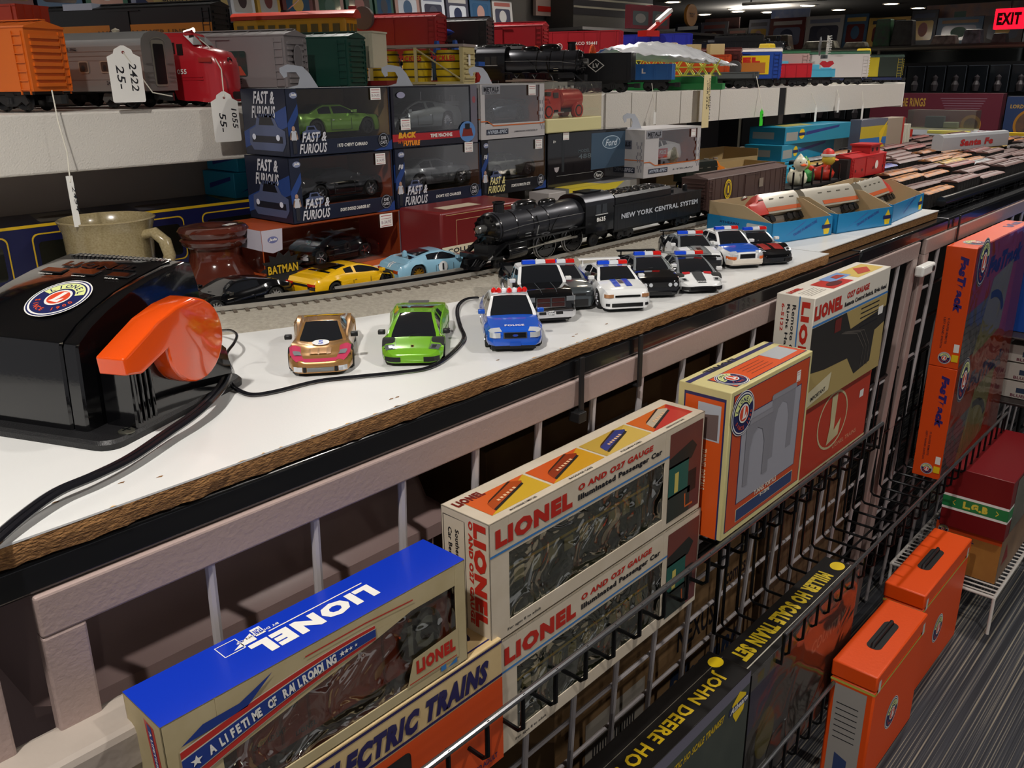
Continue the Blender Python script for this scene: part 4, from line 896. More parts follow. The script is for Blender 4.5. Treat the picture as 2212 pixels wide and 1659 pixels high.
    g.prism(star(1.08), .0012, BLKM, xf((0, 0, 0), rx=math.pi / 2)); A.poly(star(.95), M('#4f8a4c', .5), 1); A.text('BATMAN', .008, .017, .052, .014, INK, 2, .08); A.text('BATMAN', .009, .018, .050, .012, M('#c8a226', .4), 3, .03)
    o = tag(g.build('logo_card', smooth=0), 'green starburst card with yellow BATMAN lettering, behind the yellow supercar', 'card'); p = ony(585, 625, 1.06); o.location = (p.x, 1.078, .002)
    fnf('boxed light green toy car deep in the bottom row beside the orange box', (.945, 1.13, 0), .182, .105, .0805, None, "CHARGER", '#2c1c14', gr, price=None,
        carkw=dict(kind='muscle', lb='pale green toy car in the dark box of the bottom row', paint=M('#4c5c2c', .4), head=0, rim=BLKM, extra=None))
    t = fnf('dark boxed toy with white framed logo, bottom row under the third stack', (1.130, 1.13, 0), .176, .105, .0805, None, "FAST", '#3a3424', gr, price=None, navy='#2a281e'); sticker(t, .01, .05, .018, .022, '14'); sticker(t, .045, .053, .02, .022, '14')
    def art(F, L, T, w, d, h):
        r = M('#6e1c1e', .4); F.ring(w * .5, h * .5, w * .48, h * .47, .001, M('#c6a87a', .5), 1, 4, 45, 405)
        F.rect(.0, h * .20, w, h * .17, M('#d8ccb0', .5), 2); F.text('COLLECTORS EDITION', w * .06, h * .24, w * .9, h * .09, INK, 3, .03); 
        F.ell(w * .42, h * .55, w * .06, h * .06, M('#c98a80', .5), 2); F.ell(w * .40, h * .68, w * .025, h * .09, M('#c98a80', .5), 2); F.ell(w * .46, h * .70, w * .025, h * .10, M('#c98a80', .5), 2)
        T.rect(w * .15, d * .2, w * .4, d * .3, M('#c9b9a0', .5), 1)
        for y_ in (.05, .93): F.rect(w * .05, h * y_, w * .9, h * .012, M('#b89a6a', .5), 1)
    carton('tin_box', 'dark red tin with a cream COLLECTORS EDITION band, behind the locomotive front', (.925, .990, 0), .20, .10, .086, M('#701f20', .35), art, bevel=.004, cat='tin')
    # acrylic box tanker
    ac = GLASS('acrylic', '#fbf7e8', .06)
    t = thing('display_case', 'clear acrylic display case on cream base holding a red tanker truck', 'display case', (1.309, Y, .181)); g = G(); g.box((0, 0, 0), (.172, .09, .026), M('#d8cf9a', .4)); g.build('base', t, smooth=0, bevel=.002)
    g = G(); g.box((.001, .001, .0262), (.171, .089, .092), ac); g.build('clear_cover', t, smooth=0)
    t = thing('toy_tanker_truck', 'red vintage tanker truck toy with chrome wheels inside the acrylic case', 'toy truck', (1.39, Y + .045, .2075), D(180)); rd = M('#b8322a', .25, .1, .7)
    g = G(); sec = lambda x, w, z0, z1: [(x, -w, z0), (x, w, z0), (x, w * 1.0, z0 + (z1 - z0) * .6), (x, w * .75, z1 - .001), (x, 0, z1), (x, -w * .75, z1 - .001), (x, -w, z0 + (z1 - z0) * .6)]
    g.loft([sec(x, w, a, b) for x, w, a, b in ((.070, .008, .012, .020), (.066, .012, .010, .027), (.05, .014, .010, .032), (.034, .016, .010, .034))], rd); g.build('bonnet', t, smooth=.6)
    g = G(); g.loft([sec(x, w, a, b) for x, w, a, b in ((.037, .017, .010, .036), (.026, .016, .010, .050), (.012, .016, .010, .053), (.006, .017, .010, .050))], rd); [g.box((.012, s * .0155 - .001, .036), (.026, s * .0155 + .001, .046), CARGL) for s in (1, -1)]; g.box((.0305, -.013, .038), (.0335, .013, .047), CARGL); g.build('cab', t, smooth=.6)
    g = G(); g.lathe([(.012, -.066), (.019, -.062), (.020, -.055), (.020, .0), (.017, .004), (.0001, .004)], rd, 24, xf((0, 0, .033)), 'x'); [g.cyl((x, 0, .050), (x, 0, .058), .004, CHROME, 10) for x in (-.05, -.03, -.012)]; g.build('tank', t, smooth=.6)
    g = G(); [g.lathe([(.0145, -.005), (.016, 0), (.0145, .005)], rd, 20, xf((x, s * .017, .012), rx=0), 'y') for x in (.048, -.045) for s in (1, -1)]; g.box((-.066, -.016, .009), (.05, .016, .014), BLKM); g.box((.0, -.021, .008), (.03, .021, .0105), CHROME); g.build('mudguards', t, smooth=.5)
    for x in (.048, -.045):
        for s in (1, -1): o = bpy.data.objects.new('wheel', wheel_mesh(.0115, .008, CHROME, 12, False)); COL.objects.link(o); o.parent = t; o.location = (x, s * .0185, .0115); o.rotation_euler = (0, 0, 0 if s > 0 else math.pi)
    # black ford box and yellow box below
    def art(F, L, T, w, d, h):
        F.rect(w * .16, h * .27, w * .03, h * .66, M('#2c3034', .3), 1); F.rect(w * .52, h * .24, w * .48, h * .70, M('#3f5468', .25), 1); F.ell(w * .78, h * .74, w * .12, h * .13, M('#a9bccb', .3), 2); F.ell(w * .78, h * .74, w * .11, h * .115, M('#4c6478', .3), 3); F.text('Ford', w * .70, h * .67, w * .16, h * .13, M('#c9d4de', .3), 4, .02, .3)
        F.text('MODEL', w * .36, h * .60, w * .14, h * .06, M('#59646a', .4), 2); F.text('488', w * .36, h * .48, w * .16, h * .09, M('#59646a', .4), 2, .02); F.ell(w * .62, h * .12, w * .06, h * .075, M('#d8d8d8', .4), 2); F.ell(w * .62, h * .12, w * .055, h * .067, BLKM, 3); F.text('Ford', w * .58, h * .085, w * .08, h * .07, PW, 4, .02, .3); F.rect(w * .1, h * .2, w * .45, h * .006, M('#9a9a9a', .4), 2)
        F.poly([(w * .08, h * .3), (w * .07, h * .37), (w * .13, h * .37), (w * .12, h * .3), (w * .10, h * .27)], M('#a8a0a4', .5), 2); F.text('8+', w * .06, h * .82, w * .03, h * .05, PW, 2)
    t = carton('boxed_toy_truck', 'black glossy boxed truck with oval badge, under the acrylic case', (1.318, 1.105, .078), .262, .10, .102, M('#15171b', .12, 0, .6), art, cat='boxed toy'); sticker(t, .045, .088, .018, .016, '')
    carton('toy_carton', 'tan and yellow toy carton under the black truck box', (1.34, 1.07, .0), .23, .13, .0775, M('#8d8a84', .5), lambda F, L, T, w, d, h: (F.poly([(0, h * .55), (w * .5, h * .62), (w * .8, h), (0, h)], M('#c8b430', .45), 1), T.rect(w * .5, 0, w * .5, d, M('#77777a', .5), 1), T.poly([(0, 0), (w * .5, 0), (w * .4, d * .6), (0, d * .9)], M('#c8b430', .45), 1), F.poly([(w * .08, h * .6), (w * .08, h * .9), (w * .18, h * .9), (w * .18, h * .6)], M('#8a3a56', .5), 2)))
    carton('toy_carton', 'small grey carton marked 8+ beside the third stack', (1.262, 1.055, .0), .05, .05, .0775, M('#a59f9c', .5), lambda F, L, T, w, d, h: F.text('8+', w * .6, h * .6, w * .25, h * .1, INK, 2, .04))
    # police metals box
    t = wbox('boxed_toy_car', 'grey and orange boxed white police supercar, standing apart behind the tender', (1.570, 1.055, .078), .212, .10, .098, gm, (.052, .024, .198, .094), M('#d06a24', .5, noise=(9, '#a84e1c', .6)), lambda F, L, T, w, d, h: metals(F, L, T, w, d, h, 'LYKAN'), rz=D(-2)); sticker(t, .172, .076, .018, .017, ''); hook(t, .03, .098, .05, 1.)
    def ex(k): g = G(); [k.side(g, s, .38, .62, .2, .62, M('#b8242c', .3)) for s in (1, -1)]; [sidetext(g, k, s, 'POLICE', .5, .36, .022, .006, PWHT) for s in (1, -1)]; g.build('red_door', k.root, smooth=.4)
    c = car('white police supercar toy with red door inside the grey and orange box', 'wedge', (1.68, 1.105, .103), D(178), PWHT, rim=BLKM, extra=ex); c.scale = (1.15, 1.0, 1.5)
    # long navy box under the shelf
    def art(F, L, T, w, d, h):
        y = M('#c9a41c', .4); F.rect(0, h * .955, w, h * .045, y, 2)
        for a in (.02, .27, .52, .77):
            F.rrect(w * a, h * .12, w * .22, h * .74, h * .1, y, 1); F.rrect(w * a + .002, h * .12 + .002, w * .22 - .004, h * .74 - .004, h * .09, M('#15173a', .3), 2); F.rrect(w * a + .008, h * .12 + .008, w * .22 - .016, h * .74 - .02, h * .06, M('#121410', .12, 0, .6), 3)
            F.text('"1973"', w * a + .016, h * .22, .026, .008, M('#8a8470', .5), 4, .02)
        for i in range(7): T.poly([(w * .14 * i + .01, d * .1), (w * .14 * i + .08, d * .1), (w * .14 * i + .1, d * .9), (w * .14 * i + .03, d * .9)], M(('#8a8690', '#b59a4e', '#9c968c')[i % 3], .5), 1); T.ell(w * .14 * i + .055, d * .5, .03, d * .12, M('#5a4c3c', .5), 2)
    carton('long_display_box', 'long navy box with yellow edges and dark windows, under the riser shelf behind the mug', (.17, 1.335, -.0005), 1.05, .12, .093, M('#171a42', .3), art)
    # light blue stack under shelf (left, far)
    for i, (x, z, lb) in enumerate(((.79, .0935, 'lower light blue model kit box on the long navy box'), (.80, .1365, 'upper light blue model kit box touching the riser shelf'))):
        carton('model_kit_box', lb, (x, 1.35, z), .2, .1, .042 if i == 0 else .029, M('#2aa6d0', .4), lambda F, L, T, w, d, h: (F.poly([(w * .05, h * .2), (w * .55, h * .85), (w * .62, h * .95), (w * .2, h * .5)], M('#2a3f9a', .4), 1), L.poly([(d * .2, h * .3), (d * .9, h * .7), (d * .9, h * .85), (d * .2, h * .5)], M('#2a3f9a', .4), 1)))
    # white box corner with tree behind the controller
    carton('white_box', 'low off-white box at the left edge behind the controller', (.27, 1.10, 0), .20, .10, .035, M('#c9bfb4', .6), lambda F, L, T, w, d, h: F.rect(w * .3, h * .2, w * .3, h * .3, M('#b08a8a', .5), 1))
    g = G(); rnd = random.Random(3); g.lathe([(.004, 0), (.004, .01)], M('#6a4a2c', .8), 8); g.lathe([(.010, .008), (.017, .014), (.019, .022), (.015, .031), (.007, .036), (.0001, .037)], M('#3f9a58', .9, bump=(300, 1.)), 16)
    o = tag(g.build('model_tree', smooth=.6), 'small bright green model bush on the white box behind the controller', 'model tree'); o.location = (.452, 1.145, .035)
def build_small():
    # mug
    p = Vector((.530, 1.258, 0)); t = thing('stoneware_mug', 'speckled beige stoneware mug standing behind the controller', 'mug', p); t.scale = (1.22, 1.22, .98)
    mg = M('#a99b78', .22, 0, .4, noise=(420, '#8d7d58', .5)); g = G()
    g.lathe([(.0001, 0), (.040, 0), (.044, .006), (.0475, .05), (.0485, .085), (.052, .099), (.0535, .102), (.0515, .1035), (.049, .1), (.0455, .085), (.044, .05), (.041, .01), (.0001, .008)], mg, 40); g.build('cup', t, smooth=.8)
    g = G(); pts = [(.046, .08), (.060, .084), (.072, .072), (.076, .052), (.070, .032), (.060, .020), (.046, .016)]; c, s = math.cos(-1.05), math.sin(-1.05); g.tube([(r * c, r * s, z) for r, z in pts], [.007, .0075, .0075, .007, .007, .0075, .008], mg, 12); g.build('handle', t, smooth=.9)
    # brown jar
    jm = M('#3a1610', .12, 0, .7, noise=(16, '#5a261a', .6)); t = thing('pottery_jar', 'dark brown glazed pottery jar with flat rim and white sticker', 'jar', (.640, 1.165, 0)); g = G()
    g.lathe([(.0001, 0), (.058, 0), (.060, .008), (.052, .020), (.040, .032), (.037, .045), (.038, .056), (.046, .061), (.048, .067), (.044, .070), (.048, .074), (.050, .080), (.046, .085), (.030, .0865), (.016, .085), (.0001, .080)], jm, 44); g.build('jar_body', t, smooth=.9)
    g = G(); Art(g, (.008, -.028, .0868), (.9, .3, 0), (-.3, .9, 0)).rect(0, 0, .020, .012, PW, 1).text('14.95', .003, .004, .013, .004, INK, 2); g.build('price_sticker', t, smooth=0)
    # hanging tags : (tag pixel box, y plane, lines, string top, colour)
    def ptag(nm, label, y, cx, top, bot, wpx, lines, s0, color=PW, shape='scallop', tilt=0.):
        a = ony(cx, top, y); b = ony(cx, bot, y); hgt = (a - b).length; sc = hgt / (bot - top); w = wpx * sc
        t = thing(nm, label, 'price tag', b, 0); g = G()
        if shape == 'scallop':
            pts = [(-w / 2 + .0015, 0), (w / 2 - .0015, 0), (w / 2, .002), (w / 2, hgt * .80), (w * .30, hgt * .86), (w * .26, hgt * .93), (w * .14, hgt * .97), (w * .05, hgt), (-w * .05, hgt), (-w * .14, hgt * .97), (-w * .26, hgt * .93), (-w * .30, hgt * .86), (-w / 2, hgt * .80), (-w / 2, .002)]
        elif shape == 'rect': pts = [(-w / 2, 0), (w / 2, 0), (w / 2, hgt), (-w / 2, hgt)]
        else: pts = [(-w / 2, 0), (w / 2, 0), (w / 2, hgt * .8), (0, hgt), (-w / 2, hgt * .8)]
        X = xf((0, 0, 0), rz=0, rx=math.pi / 2, ry=tilt); g.prism(pts, .0006, color, X); card = g.build('tag_card', t, smooth=0)
        card.rotation_euler = (0, 0, 0)
        g = G(); A = Art(g, (0, -.0007, 0), (1, 0, 0), (0, 0, 1), .0002)
        for s, x, z, ww, hh, rot in lines: A.text(s, x * w, z * hgt, ww * hgt, hh * w, INK, 1, .012, .15, rot)
        A.ell(0, hgt * .88, w * .045, w * .045, M('#7a3030', .6) if color is PW else INK, 1); g.build('handwriting', t, smooth=0)
        P = [ony(q[0], q[1], q[2]) - b for q in s0]; g = G(); g.tube([tuple(P[0])] + [tuple(v) for v in P[1:]] + [(0, -.0012, hgt * .88)], .0009 if len(s0) > 1 else .0007, M('#d9d4c6', .8), 6); g.build('string', t)
        return t
    ptag('price_tag', 'white scalloped price tag reading 2422 25- on the silver passenger car', 1.246, 281, 100, 221, 76, [('2422', .12, .70, .50, .22, -90), ('25-', -.28, .66, .42, .24, -90)], [(372, 208, 1.256), (330, 200, 1.25)])
    ptag('price_tag', 'white scalloped price tag reading 1055 55- hanging from the red diesel', 1.240, 494, 198, 306, 66, [('1055', .22, .66, .40, .20, -90), ('55-', -.25, .58, .38, .24, -90)], [(408, 66, 1.36), (450, 100, 1.30), (478, 150, 1.25)])
    ptag('price_tag', 'long white tag dangling from the orange boxcar into the mug', 1.222, 168, 380, 490, 14, [('2454', .1, .8, .5, .5, -88)], [(112, 195, 1.25), (125, 260, 1.24), (145, 330, 1.235)], shape='rect')
    ptag('price_tag', 'long cream paper tag reading LIONEL CATTLE CAR, hanging from the foil bag', 1.235, 1522, 162, 276, 30, [('LIONEL STOCK', .25, .93, .55, .2, -90), ('CAR 24.95', -.02, .85, .5, .2, -90), ('CATTLE + 25', .45, .6, .45, .18, -90)], [(1490, 142, 1.30)], color=M('#d8c898', .7), shape='rect')
    ptag('price_tag', 'fluorescent green price tag in front of the riser shelf', 1.235, 1643, 235, 272, 15, [('59-', .1, .7, .4, .4, -90)], [(1634, 165, 1.27), (1640, 195, 1.255)], color=M('#3ad62c', .5), shape='pt')
    for i, (cx, a, b, s, lb) in enumerate(((1413, 238, 268, (1408, 180, 1.27), 'small white tag below the black hopper car'), (1760, 228, 263, (1745, 183, 1.27), 'narrow white tag below the light blue utility car'), (1809, 212, 243, (1806, 180, 1.27), 'small white tag below the white boxcar'), (1860, 225, 262, (1862, 180, 1.27), 'twisted white tag near the far end of the riser shelf'))):
        ptag('price_tag', lb, 1.24, cx, a, b, 10, [], [s], shape='pt')
# ---------------------------------------------------------------- boxes in the baskets and below
CELLO = GLASS('wrinkled_cellophane', '#f4f4ee', .10, .05, bump=(26, 1.))
WRAP = GLASS('shrink_wrap', '#f2f2f2', .04, .12, bump=(10, .4))
def lionel(A, x, y, w, h, mat, l=3, rot=0.): A.text('LIONEL', x, y, w, h, mat, l, .07, rot=rot)
def build_lower():
    cw = M('#d2c6b4', .5, noise=(30, '#c4b6a0', .5)); blue = M('#3a78b8', .4); lred = M('#b8281c', .4)
    def illum(label, x0, z0, w, h, top):
        d = .066
        def art(F, L, T, w, d, h):
            lionel(F, w * .02, h * .78, w * .30, h * .15, lred); F.text('O AND O27 GAUGE', w * .345, h * .885, w * .36, h * .055, lred, 3, .05, .1); F.text('Illuminated Passenger Car', w * .345, h * .79, w * .41, h * .065, INK, 3, .05)
            F.rect(0, h * .725, w * .80, h * .018, blue, 2); F.rect(w * .80, h * .06, w * .19, h * .88, M('#7c3c26', .5, noise=(6, '#3c2a3a', .8)), 2)
            F.rect(w * .80, h * .06, w * .13, h * .26, M('#26302c', .5), 3); F.rect(w * .80, h * .30, w * .115, h * .32, M('#1e5a50', .5), 3); F.rect(w * .835, h * .33, w * .022, h * .2, M('#c8b860', .5), 4); F.poly([(w * .80, h * .60), (w * .80, h * .70), (w * .93, h * .78), (w * .96, h * .70), (w * .93, h * .60)], M('#1f2422', .4), 3); F.rect(w * .915, h * .25, w * .05, h * .22, M('#191a1c', .4), 3); F.line([(w * .90, h * .26), (w * .905, h * .12), (w * .95, h * .12)], .003, M('#c8622a', .5), 4)
            F.text('For ages 8 to adult', w * .06, h * .04, w * .13, h * .03, INK, 3)
            lionel(L, d * .68, h * .97, h * .86, d * .26, lred, 3, -90); L.text('O AND O27 GAUGE', d * .58, h * .97, h * .85, d * .09, lred, 3, .05, rot=-90); L.text('Southern Pullman', d * .30, h * .85, h * .5, d * .08, INK, 3, .02, rot=-90); L.text('Car Berkshire', d * .15, h * .85, h * .4, d * .08, INK, 3, .02, rot=-90)
            L.line([(d * .05, h * .94), (d * .5, h * .94), (d * .5, h * .04), (d * .05, h * .04), (d * .05, h * .94)], .0007, INK, 2)
            if top:
                lionel(T, w * .015, d * .70, w * .10, d * .18, M('#6e2018', .4)); n = 4; cc = ('#cc5a24', '#c8541e', '#b8963c', '#c8601e'); c2 = ('#c8a02a', '#c8921e', '#c8a850', '#b8342a'); cr = ('#a8481c', '#8a3418', '#343a78', '#b8aa94')
                for i in range(n):
                    a = w * (.04 + .235 * i); b = a + w * .225; T.rect(a, d * .16, b - a, d * .60, M(c2[i], .4), 1); T.poly([(a, d * .16), (a, d * .76), (b, d * .76), (b - (b - a) * .25, d * .60)], M(cc[i], .4), 2)
                    T.poly([(a + .01, d * .28), (a + .014, d * .46), (b - .022, d * .72), (b - .012, d * .62), (b - .02, d * .5)], M(cr[i], .35), 3); T.poly([(a + .01, d * .22), (a + .01, d * .27), (b - .016, d * .57), (b - .016, d * .52)], M('#1e1a18', .5), 4); T.poly([(a + .014, d * .46), (a + .02, d * .52), (b - .024, d * .75), (b - .022, d * .72)], M('#3a2418', .4), 4)
                    for q in range(6): T.rect(a + .026 + q * .006, d * (.40 + .02 * q), .0035, d * .05, M('#e0b48a', .5), 5)
                    T.text(('MAIL/PASSENGER COMBO CARS', 'BAGGAGE CARS', 'PULLMAN CARS', 'OBSERVATION CARS')[i], a + w * .05, d * .06, w * .10, d * .045, INK, 2)
        t = wbox('boxed_passenger_car', label, (x0, YF - .070, z0), w, d, h, cw, (w * .07, h * .13, w * .775, h * .70), M('#1d211e', .3, noise=(7, '#3a4a2c', .5)), art, cat='boxed train car', glass=CELLO)
        g = G(); gm = M('#2c4034', .3, 0, .4); L_ = w * .66; g.loft([[(x, y, z) for y, z in ((-.022, .0), (.022, .0), (.022, .05), (.016, .062), (0, .066), (-.016, .062), (-.022, .05))] for x in (0, L_)], gm); g.box((0, -.0226, .040), (L_, -.0222, .043), YEL)
        for i in range(9): g.box((.015 + i * L_ / 9.6, -.0228, .022), (.030 + i * L_ / 9.6, -.0222, .037), M('#cfc48a', .3))
        o = tag(g.build('toy_passenger_car', smooth=.5), 'dark green toy passenger car inside the ' + ('upper' if top else 'lower') + ' illuminated car box', 'toy train car'); o.location = (x0 + w * .09, YF - .033, z0 + h * .16)
    illum('lower white window box for an illuminated passenger car, in the near basket', .530, -.392, .388, .1395, False)
    illum('upper white window box for an illuminated passenger car, with pictured lid', .520, -.2495, .392, .1345, True)
    # blue topped box
    bt = M('#1436b8', .28, 0, .3)
    def art(F, L, T, w, d, h):
        T.rect(0, 0, w, d, bt, 1); lionel(T, w * .705, d * .62, w * .40, d * .36, PW, 3, 180); T.line([(w * .38, d * .70), (w * .70, d * .70)], .0012, PW, 3); T.text('BY DIVISION OF', w * .42, d * .80, w * .13, d * .05, PW, 3, .02, rot=180)
        T.line([(w * .30, d * .62), (w * .30, d * .9), (w * .24, d * .9), (w * .24, d * .62), (w * .30, d * .62)], .001, PW, 3); T.rect(w * .345, d * .72, w * .03, d * .2, PW, 3); T.text('FUN', w * .371, d * .88, w * .022, d * .12, bt, 4, .03, rot=180); T.poly([(w * .27, d * .66), (w * .34, d * .66), (w * .34, d * .86)], PW, 3)
        r, b, c = M('#b8302a', .4), M('#223a86', .4), M('#cfc8b4', .5)
        def band(y0, th, m, l): F.poly([(0 + w * .03, h * y0), (w * .30, h * (y0 + .02)), (w * .47, h * (y0 + .30)), (w * .60, h * (y0 + .46)), (w * .60, h * (y0 + .46 + th * .5)), (w * .46, h * (y0 + .30 + th)), (w * .29, h * (y0 + .02 + th)), (w * .03, h * (y0 + th))], m, l)
        cm_ = M('#c2b490', .6, noise=(20, '#ab9a72', .5)); F.poly([(w * .74, h * .09), (w * .77, h * .34), (w * .96, h * .38), (w * .96, h * .09)], cm_, 2); F.poly([(w * .13, h * .81), (w * .13, h * .50), (w * .62, h * .72), (w * .78, h * .81)], cm_, 2)
        # the tricolour ribbon
        xs = [i / 20 for i in range(21)]; cy = lambda t: .60 + .20 * math.sin(t * math.pi * .5)
        def rib(o0, o1, m, l):
            up = [(w * (.035 + .60 * t), h * (cy(t) + o1 * (1 - .55 * t))) for t in xs]; dn = [(w * (.035 + .60 * t), h * (cy(t) + o0 * (1 - .55 * t))) for t in xs[::-1]]; F.poly(up + dn, m, l)
        rib(-.15, .15, c, 4); rib(-.14, .14, r, 5); rib(-.085, .085, c, 6); rib(-.075, .075, b, 7)
        for i, ch in enumerate('A LIFETIME OF RAILROADING'):
            t_ = .12 + .62 * i / 24
            if ch != ' ':
                dy = (cy(t_ + .02) - cy(t_ - .02)) * h / (.04 * .60 * w); q_ = glyphs(ch, .05, 0.); F.text(ch, w * (.035 + .60 * t_), h * (cy(t_) - .042), (q_[3] - q_[2]) / .72 * h * .044, h * .08, PW, 9, .05, rot=math.degrees(math.atan(dy)))
        for x_, y_, s in ((.06, .0, .035), (.52, .0, .022), (.545, .04, .018), (.57, .05, .015), (.60, .06, .012)):
            cx, cyy = w * (.035 + .60 * (x_ if x_ < .1 else (x_ + .28))), h * cy(x_ if x_ < .1 else x_ + .28); F.poly([(cx + h * s * 1.3 * (1 if k % 2 == 0 else .42) * math.cos(math.pi / 2 + k * math.pi / 5), cyy + h * s * 1.3 * (1 if k % 2 == 0 else .42) * math.sin(math.pi / 2 + k * math.pi / 5)) for k in range(10)], PW, 9)
        F.poly([(w * .04, h * .78), (w * .10, h * .86), (w * .20, h * .86), (w * .30, h * .96), (w * .22, h * .80)], b, 5); F.line([(w * .40, h * .93), (w * .60, h * .93), (w * .78, h * .90)], .0012, r, 5)
        F.text('LIONEL', w * .78, h * .18, w * .165, h * .13, lred, 4, .07); F.line([(w * .75, h * .12), (w * .95, h * .12)], .001, lred, 4); F.rect(w * .88, h * .05, w * .022, h * .05, blue, 4); F.poly([(w * .91, h * .05), (w * .95, h * .05), (w * .95, h * .1)], blue, 4)
        L.poly([(d * .55, h * .95), (d * .8, h * .93), (d * .95, 0), (d * .75, 0)], r, 1); L.poly([(d * .62, h * .93), (d * .73, h * .92), (d * .88, 0), (d * .80, 0)], b, 2); L.text('A LIFETIME OF RAILROADING', d * .66, h * .88, h * .8, d * .06, PW, 3, .04, rot=-84)
    w, h, d = .292, .108, .056
    t = wbox('boxed_train_car', 'worn cream window box with bright blue lid and star ribbon, nearest in the basket', (.192, .504, -.242), w, d, h, M('#c2b490', .6, noise=(20, '#ab9a72', .5)), (w * .14, h * .10, w * .955, h * .80), M('#5a1e14', .5), art, cat='boxed train car', glass=CELLO)
    g = G(); om = M('#b8381c', .35); g.box((0, 0, .012), (.225, .036, .066), om); g.box((.0, .0, 0), (.225, .036, .012), BLKM)
    for q in range(9): g.box((.012 + q * .026, -.0008, .016), (.014 + q * .026, 0, .064), M('#8e2a14', .4))
    g.box((.085, -.0012, .014), (.125, 0, .062), M('#c24a22', .4)); A = Art(g, (0, -.0006, 0), (1, 0, 0), (0, 0, 1)); A.ell(.185, .042, .026, .026, M('#24282c', .4), 5); A.text('IC', .170, .026, .03, .032, M('#b0b4b0', .5), 7, .04); A.text('IC 9200 QF', .012, .046, .045, .009, INK, 6, .03); A.text('CAPY LD LMT', .012, .028, .03, .005, INK, 6); A.text('LIONEL', .05, .018, .02, .005, INK, 6)
    o = tag(g.build('toy_boxcar', smooth=0), 'orange red toy boxcar with round grey emblem inside the blue-lidded box', 'toy train car'); o.location = (.192 + w * .19, .512, -.242 + h * .09)
    def art(F, L, T, w, d, h):
        nv = M('#241f52', .4); F.rect(0, h * .965, w, h * .02, nv, 2); F.text('LIONEL ELECTRIC TRAINS', w * .04, h * .74, w * .90, h * .17, nv, 4, .07, .3); F.rect(0, h * .70, w, h * .02, nv, 2); F.rect(0, 0, w, h * .69, M('#cc4a18', .45), 1); F.rrect(w * .14, 0.004, w * .48, h * .60, .006, M('#1e1c1c', .15, 0, .5), 3); F.poly([(w * .16, .006), (w * .16, h * .34), (w * .60, h * .5), (w * .60, .006)], M('#5a2a26', .4), 4); F.text('EXPRESS REFRIGERATOR', w * .22, h * .22, w * .36, h * .06, M('#a8a090', .5), 5, .04); F.text('AGES 8 TO ADULT', w * .80, h * .05, w * .17, h * .045, nv, 5, .02)
        T.rect(0, d * .1, w, .002, nv, 1); T.text('LIONEL TRAINS', w * .5, d * .3, w * .45, d * .5, nv, 1, .07, .3)
    carton('boxed_train_car', 'cream and orange train box lettered ELECTRIC TRAINS, under the blue-lidded box', (.205, YF - .074, -.3445 - .045), .325, .068, .1465, M('#d4bb8c', .6, noise=(25, '#c0a474', .5)), art, cat='boxed train car')
    # tunnel portals box
    def art(F, L, T, w, d, h):
        o_, nv, gy = M('#c04a24', .4), M('#2c2c5c', .4), M('#9c9ca6', .45)
        F.rect(w * .03, h * .04, w * .94, h * .93, nv, 1); F.rect(w * .038, h * .045, w * .924, h * .92, o_, 2); F.rect(w * .14, h * .20, w * .74, h * .60, nv, 3); F.rect(w * .147, h * .205, w * .726, h * .59, gy, 4)
        def portal(x, y, s, l):
            m = M('#83828a', .6); F.poly([(x, y), (x, y + s * 1.5), (x + s * 1.1, y + s * 1.5), (x + s * 1.1, y), (x + s * .85, y), (x + s * .85, y + s * .8), (x + s * .72, y + s * 1.12), (x + s * .5, y + s * 1.22), (x + s * .3, y + s * 1.1), (x + s * .2, y + s * .8), (x + s * .2, y)], m, l); F.rect(x - s * .04, y + s * 1.38, s * 1.18, s * .10, M('#8d8c94', .6), l + 1)
        portal(w * .50, h * .38, w * .27, 5); portal(w * .20, h * .30, w * .27, 7); F.rect(w * .15, h * .07, w * .72, h * .09, CREAM, 3); F.rect(w * .155, h * .073, w * .71, h * .084, M('#2f3f6a', .4), 4); F.text('TUNNEL PORTALS', w * .36, h * .175, w * .28, h * .035, M('#e0d8c8', .5), 5, .03); F.text('6-12896', w * .44, h * .135, w * .12, h * .03, M('#e0d8c8', .5), 5, .03)
        roundel(F, w * .135, h * .83, w * .13, 1., 12, 8)
        L.rect(d * .12, h * .0, d * .80, h * .95, nv, 1); L.rect(d * .15, h * .0, d * .74, h * .93, M('#d8561a', .4), 2); L.rect(d * .40, h * .66, d * .44, h * .24, M('#b8bcc4', .4), 3); L.poly([(d * .44, h * .67), (d * .44, h * .82), (d * .80, h * .84), (d * .80, h * .67)], M('#6e5c58', .5), 4); L.text('TUNNEL PORTALS', d * .52, h * .60, h * .28, d * .10, M('#e8d8b8', .5), 4, .02, rot=-90); roundel(L, d * .22, h * .10, d * .20, 1., 0, 4)
        T.rect(0, d * .78, w, d * .1, nv, 1); T.rect(w * .10, d * .08, w * .88, d * .56, nv, 1); T.rect(w * .11, d * .1, w * .86, d * .52, M('#d8521a', .4), 2); T.rect(w * .70, d * .22, w * .24, d * .42, M('#b0b4b8', .4), 3); T.text('LIONEL', w * .54, d * .92, w * .34, d * .14, INK, 3, .04, rot=180); roundel(T, w * .20, d * .34, w * .10, .95, 20, 3)
        for i in range(4): T.rect(w * .36, d * (.22 + .09 * i), w * .26, d * .02, M('#8a3410', .5), 3)
    t = carton('boxed_tunnel_portals', 'cream and orange box picturing two grey tunnel portals, rising above the basket rim', (.924, .479, -.2952), .232, .075, .207, M('#cfc48a', .5), art, cat='boxed toy'); sticker(t, .185, .172, .012, .016, '')
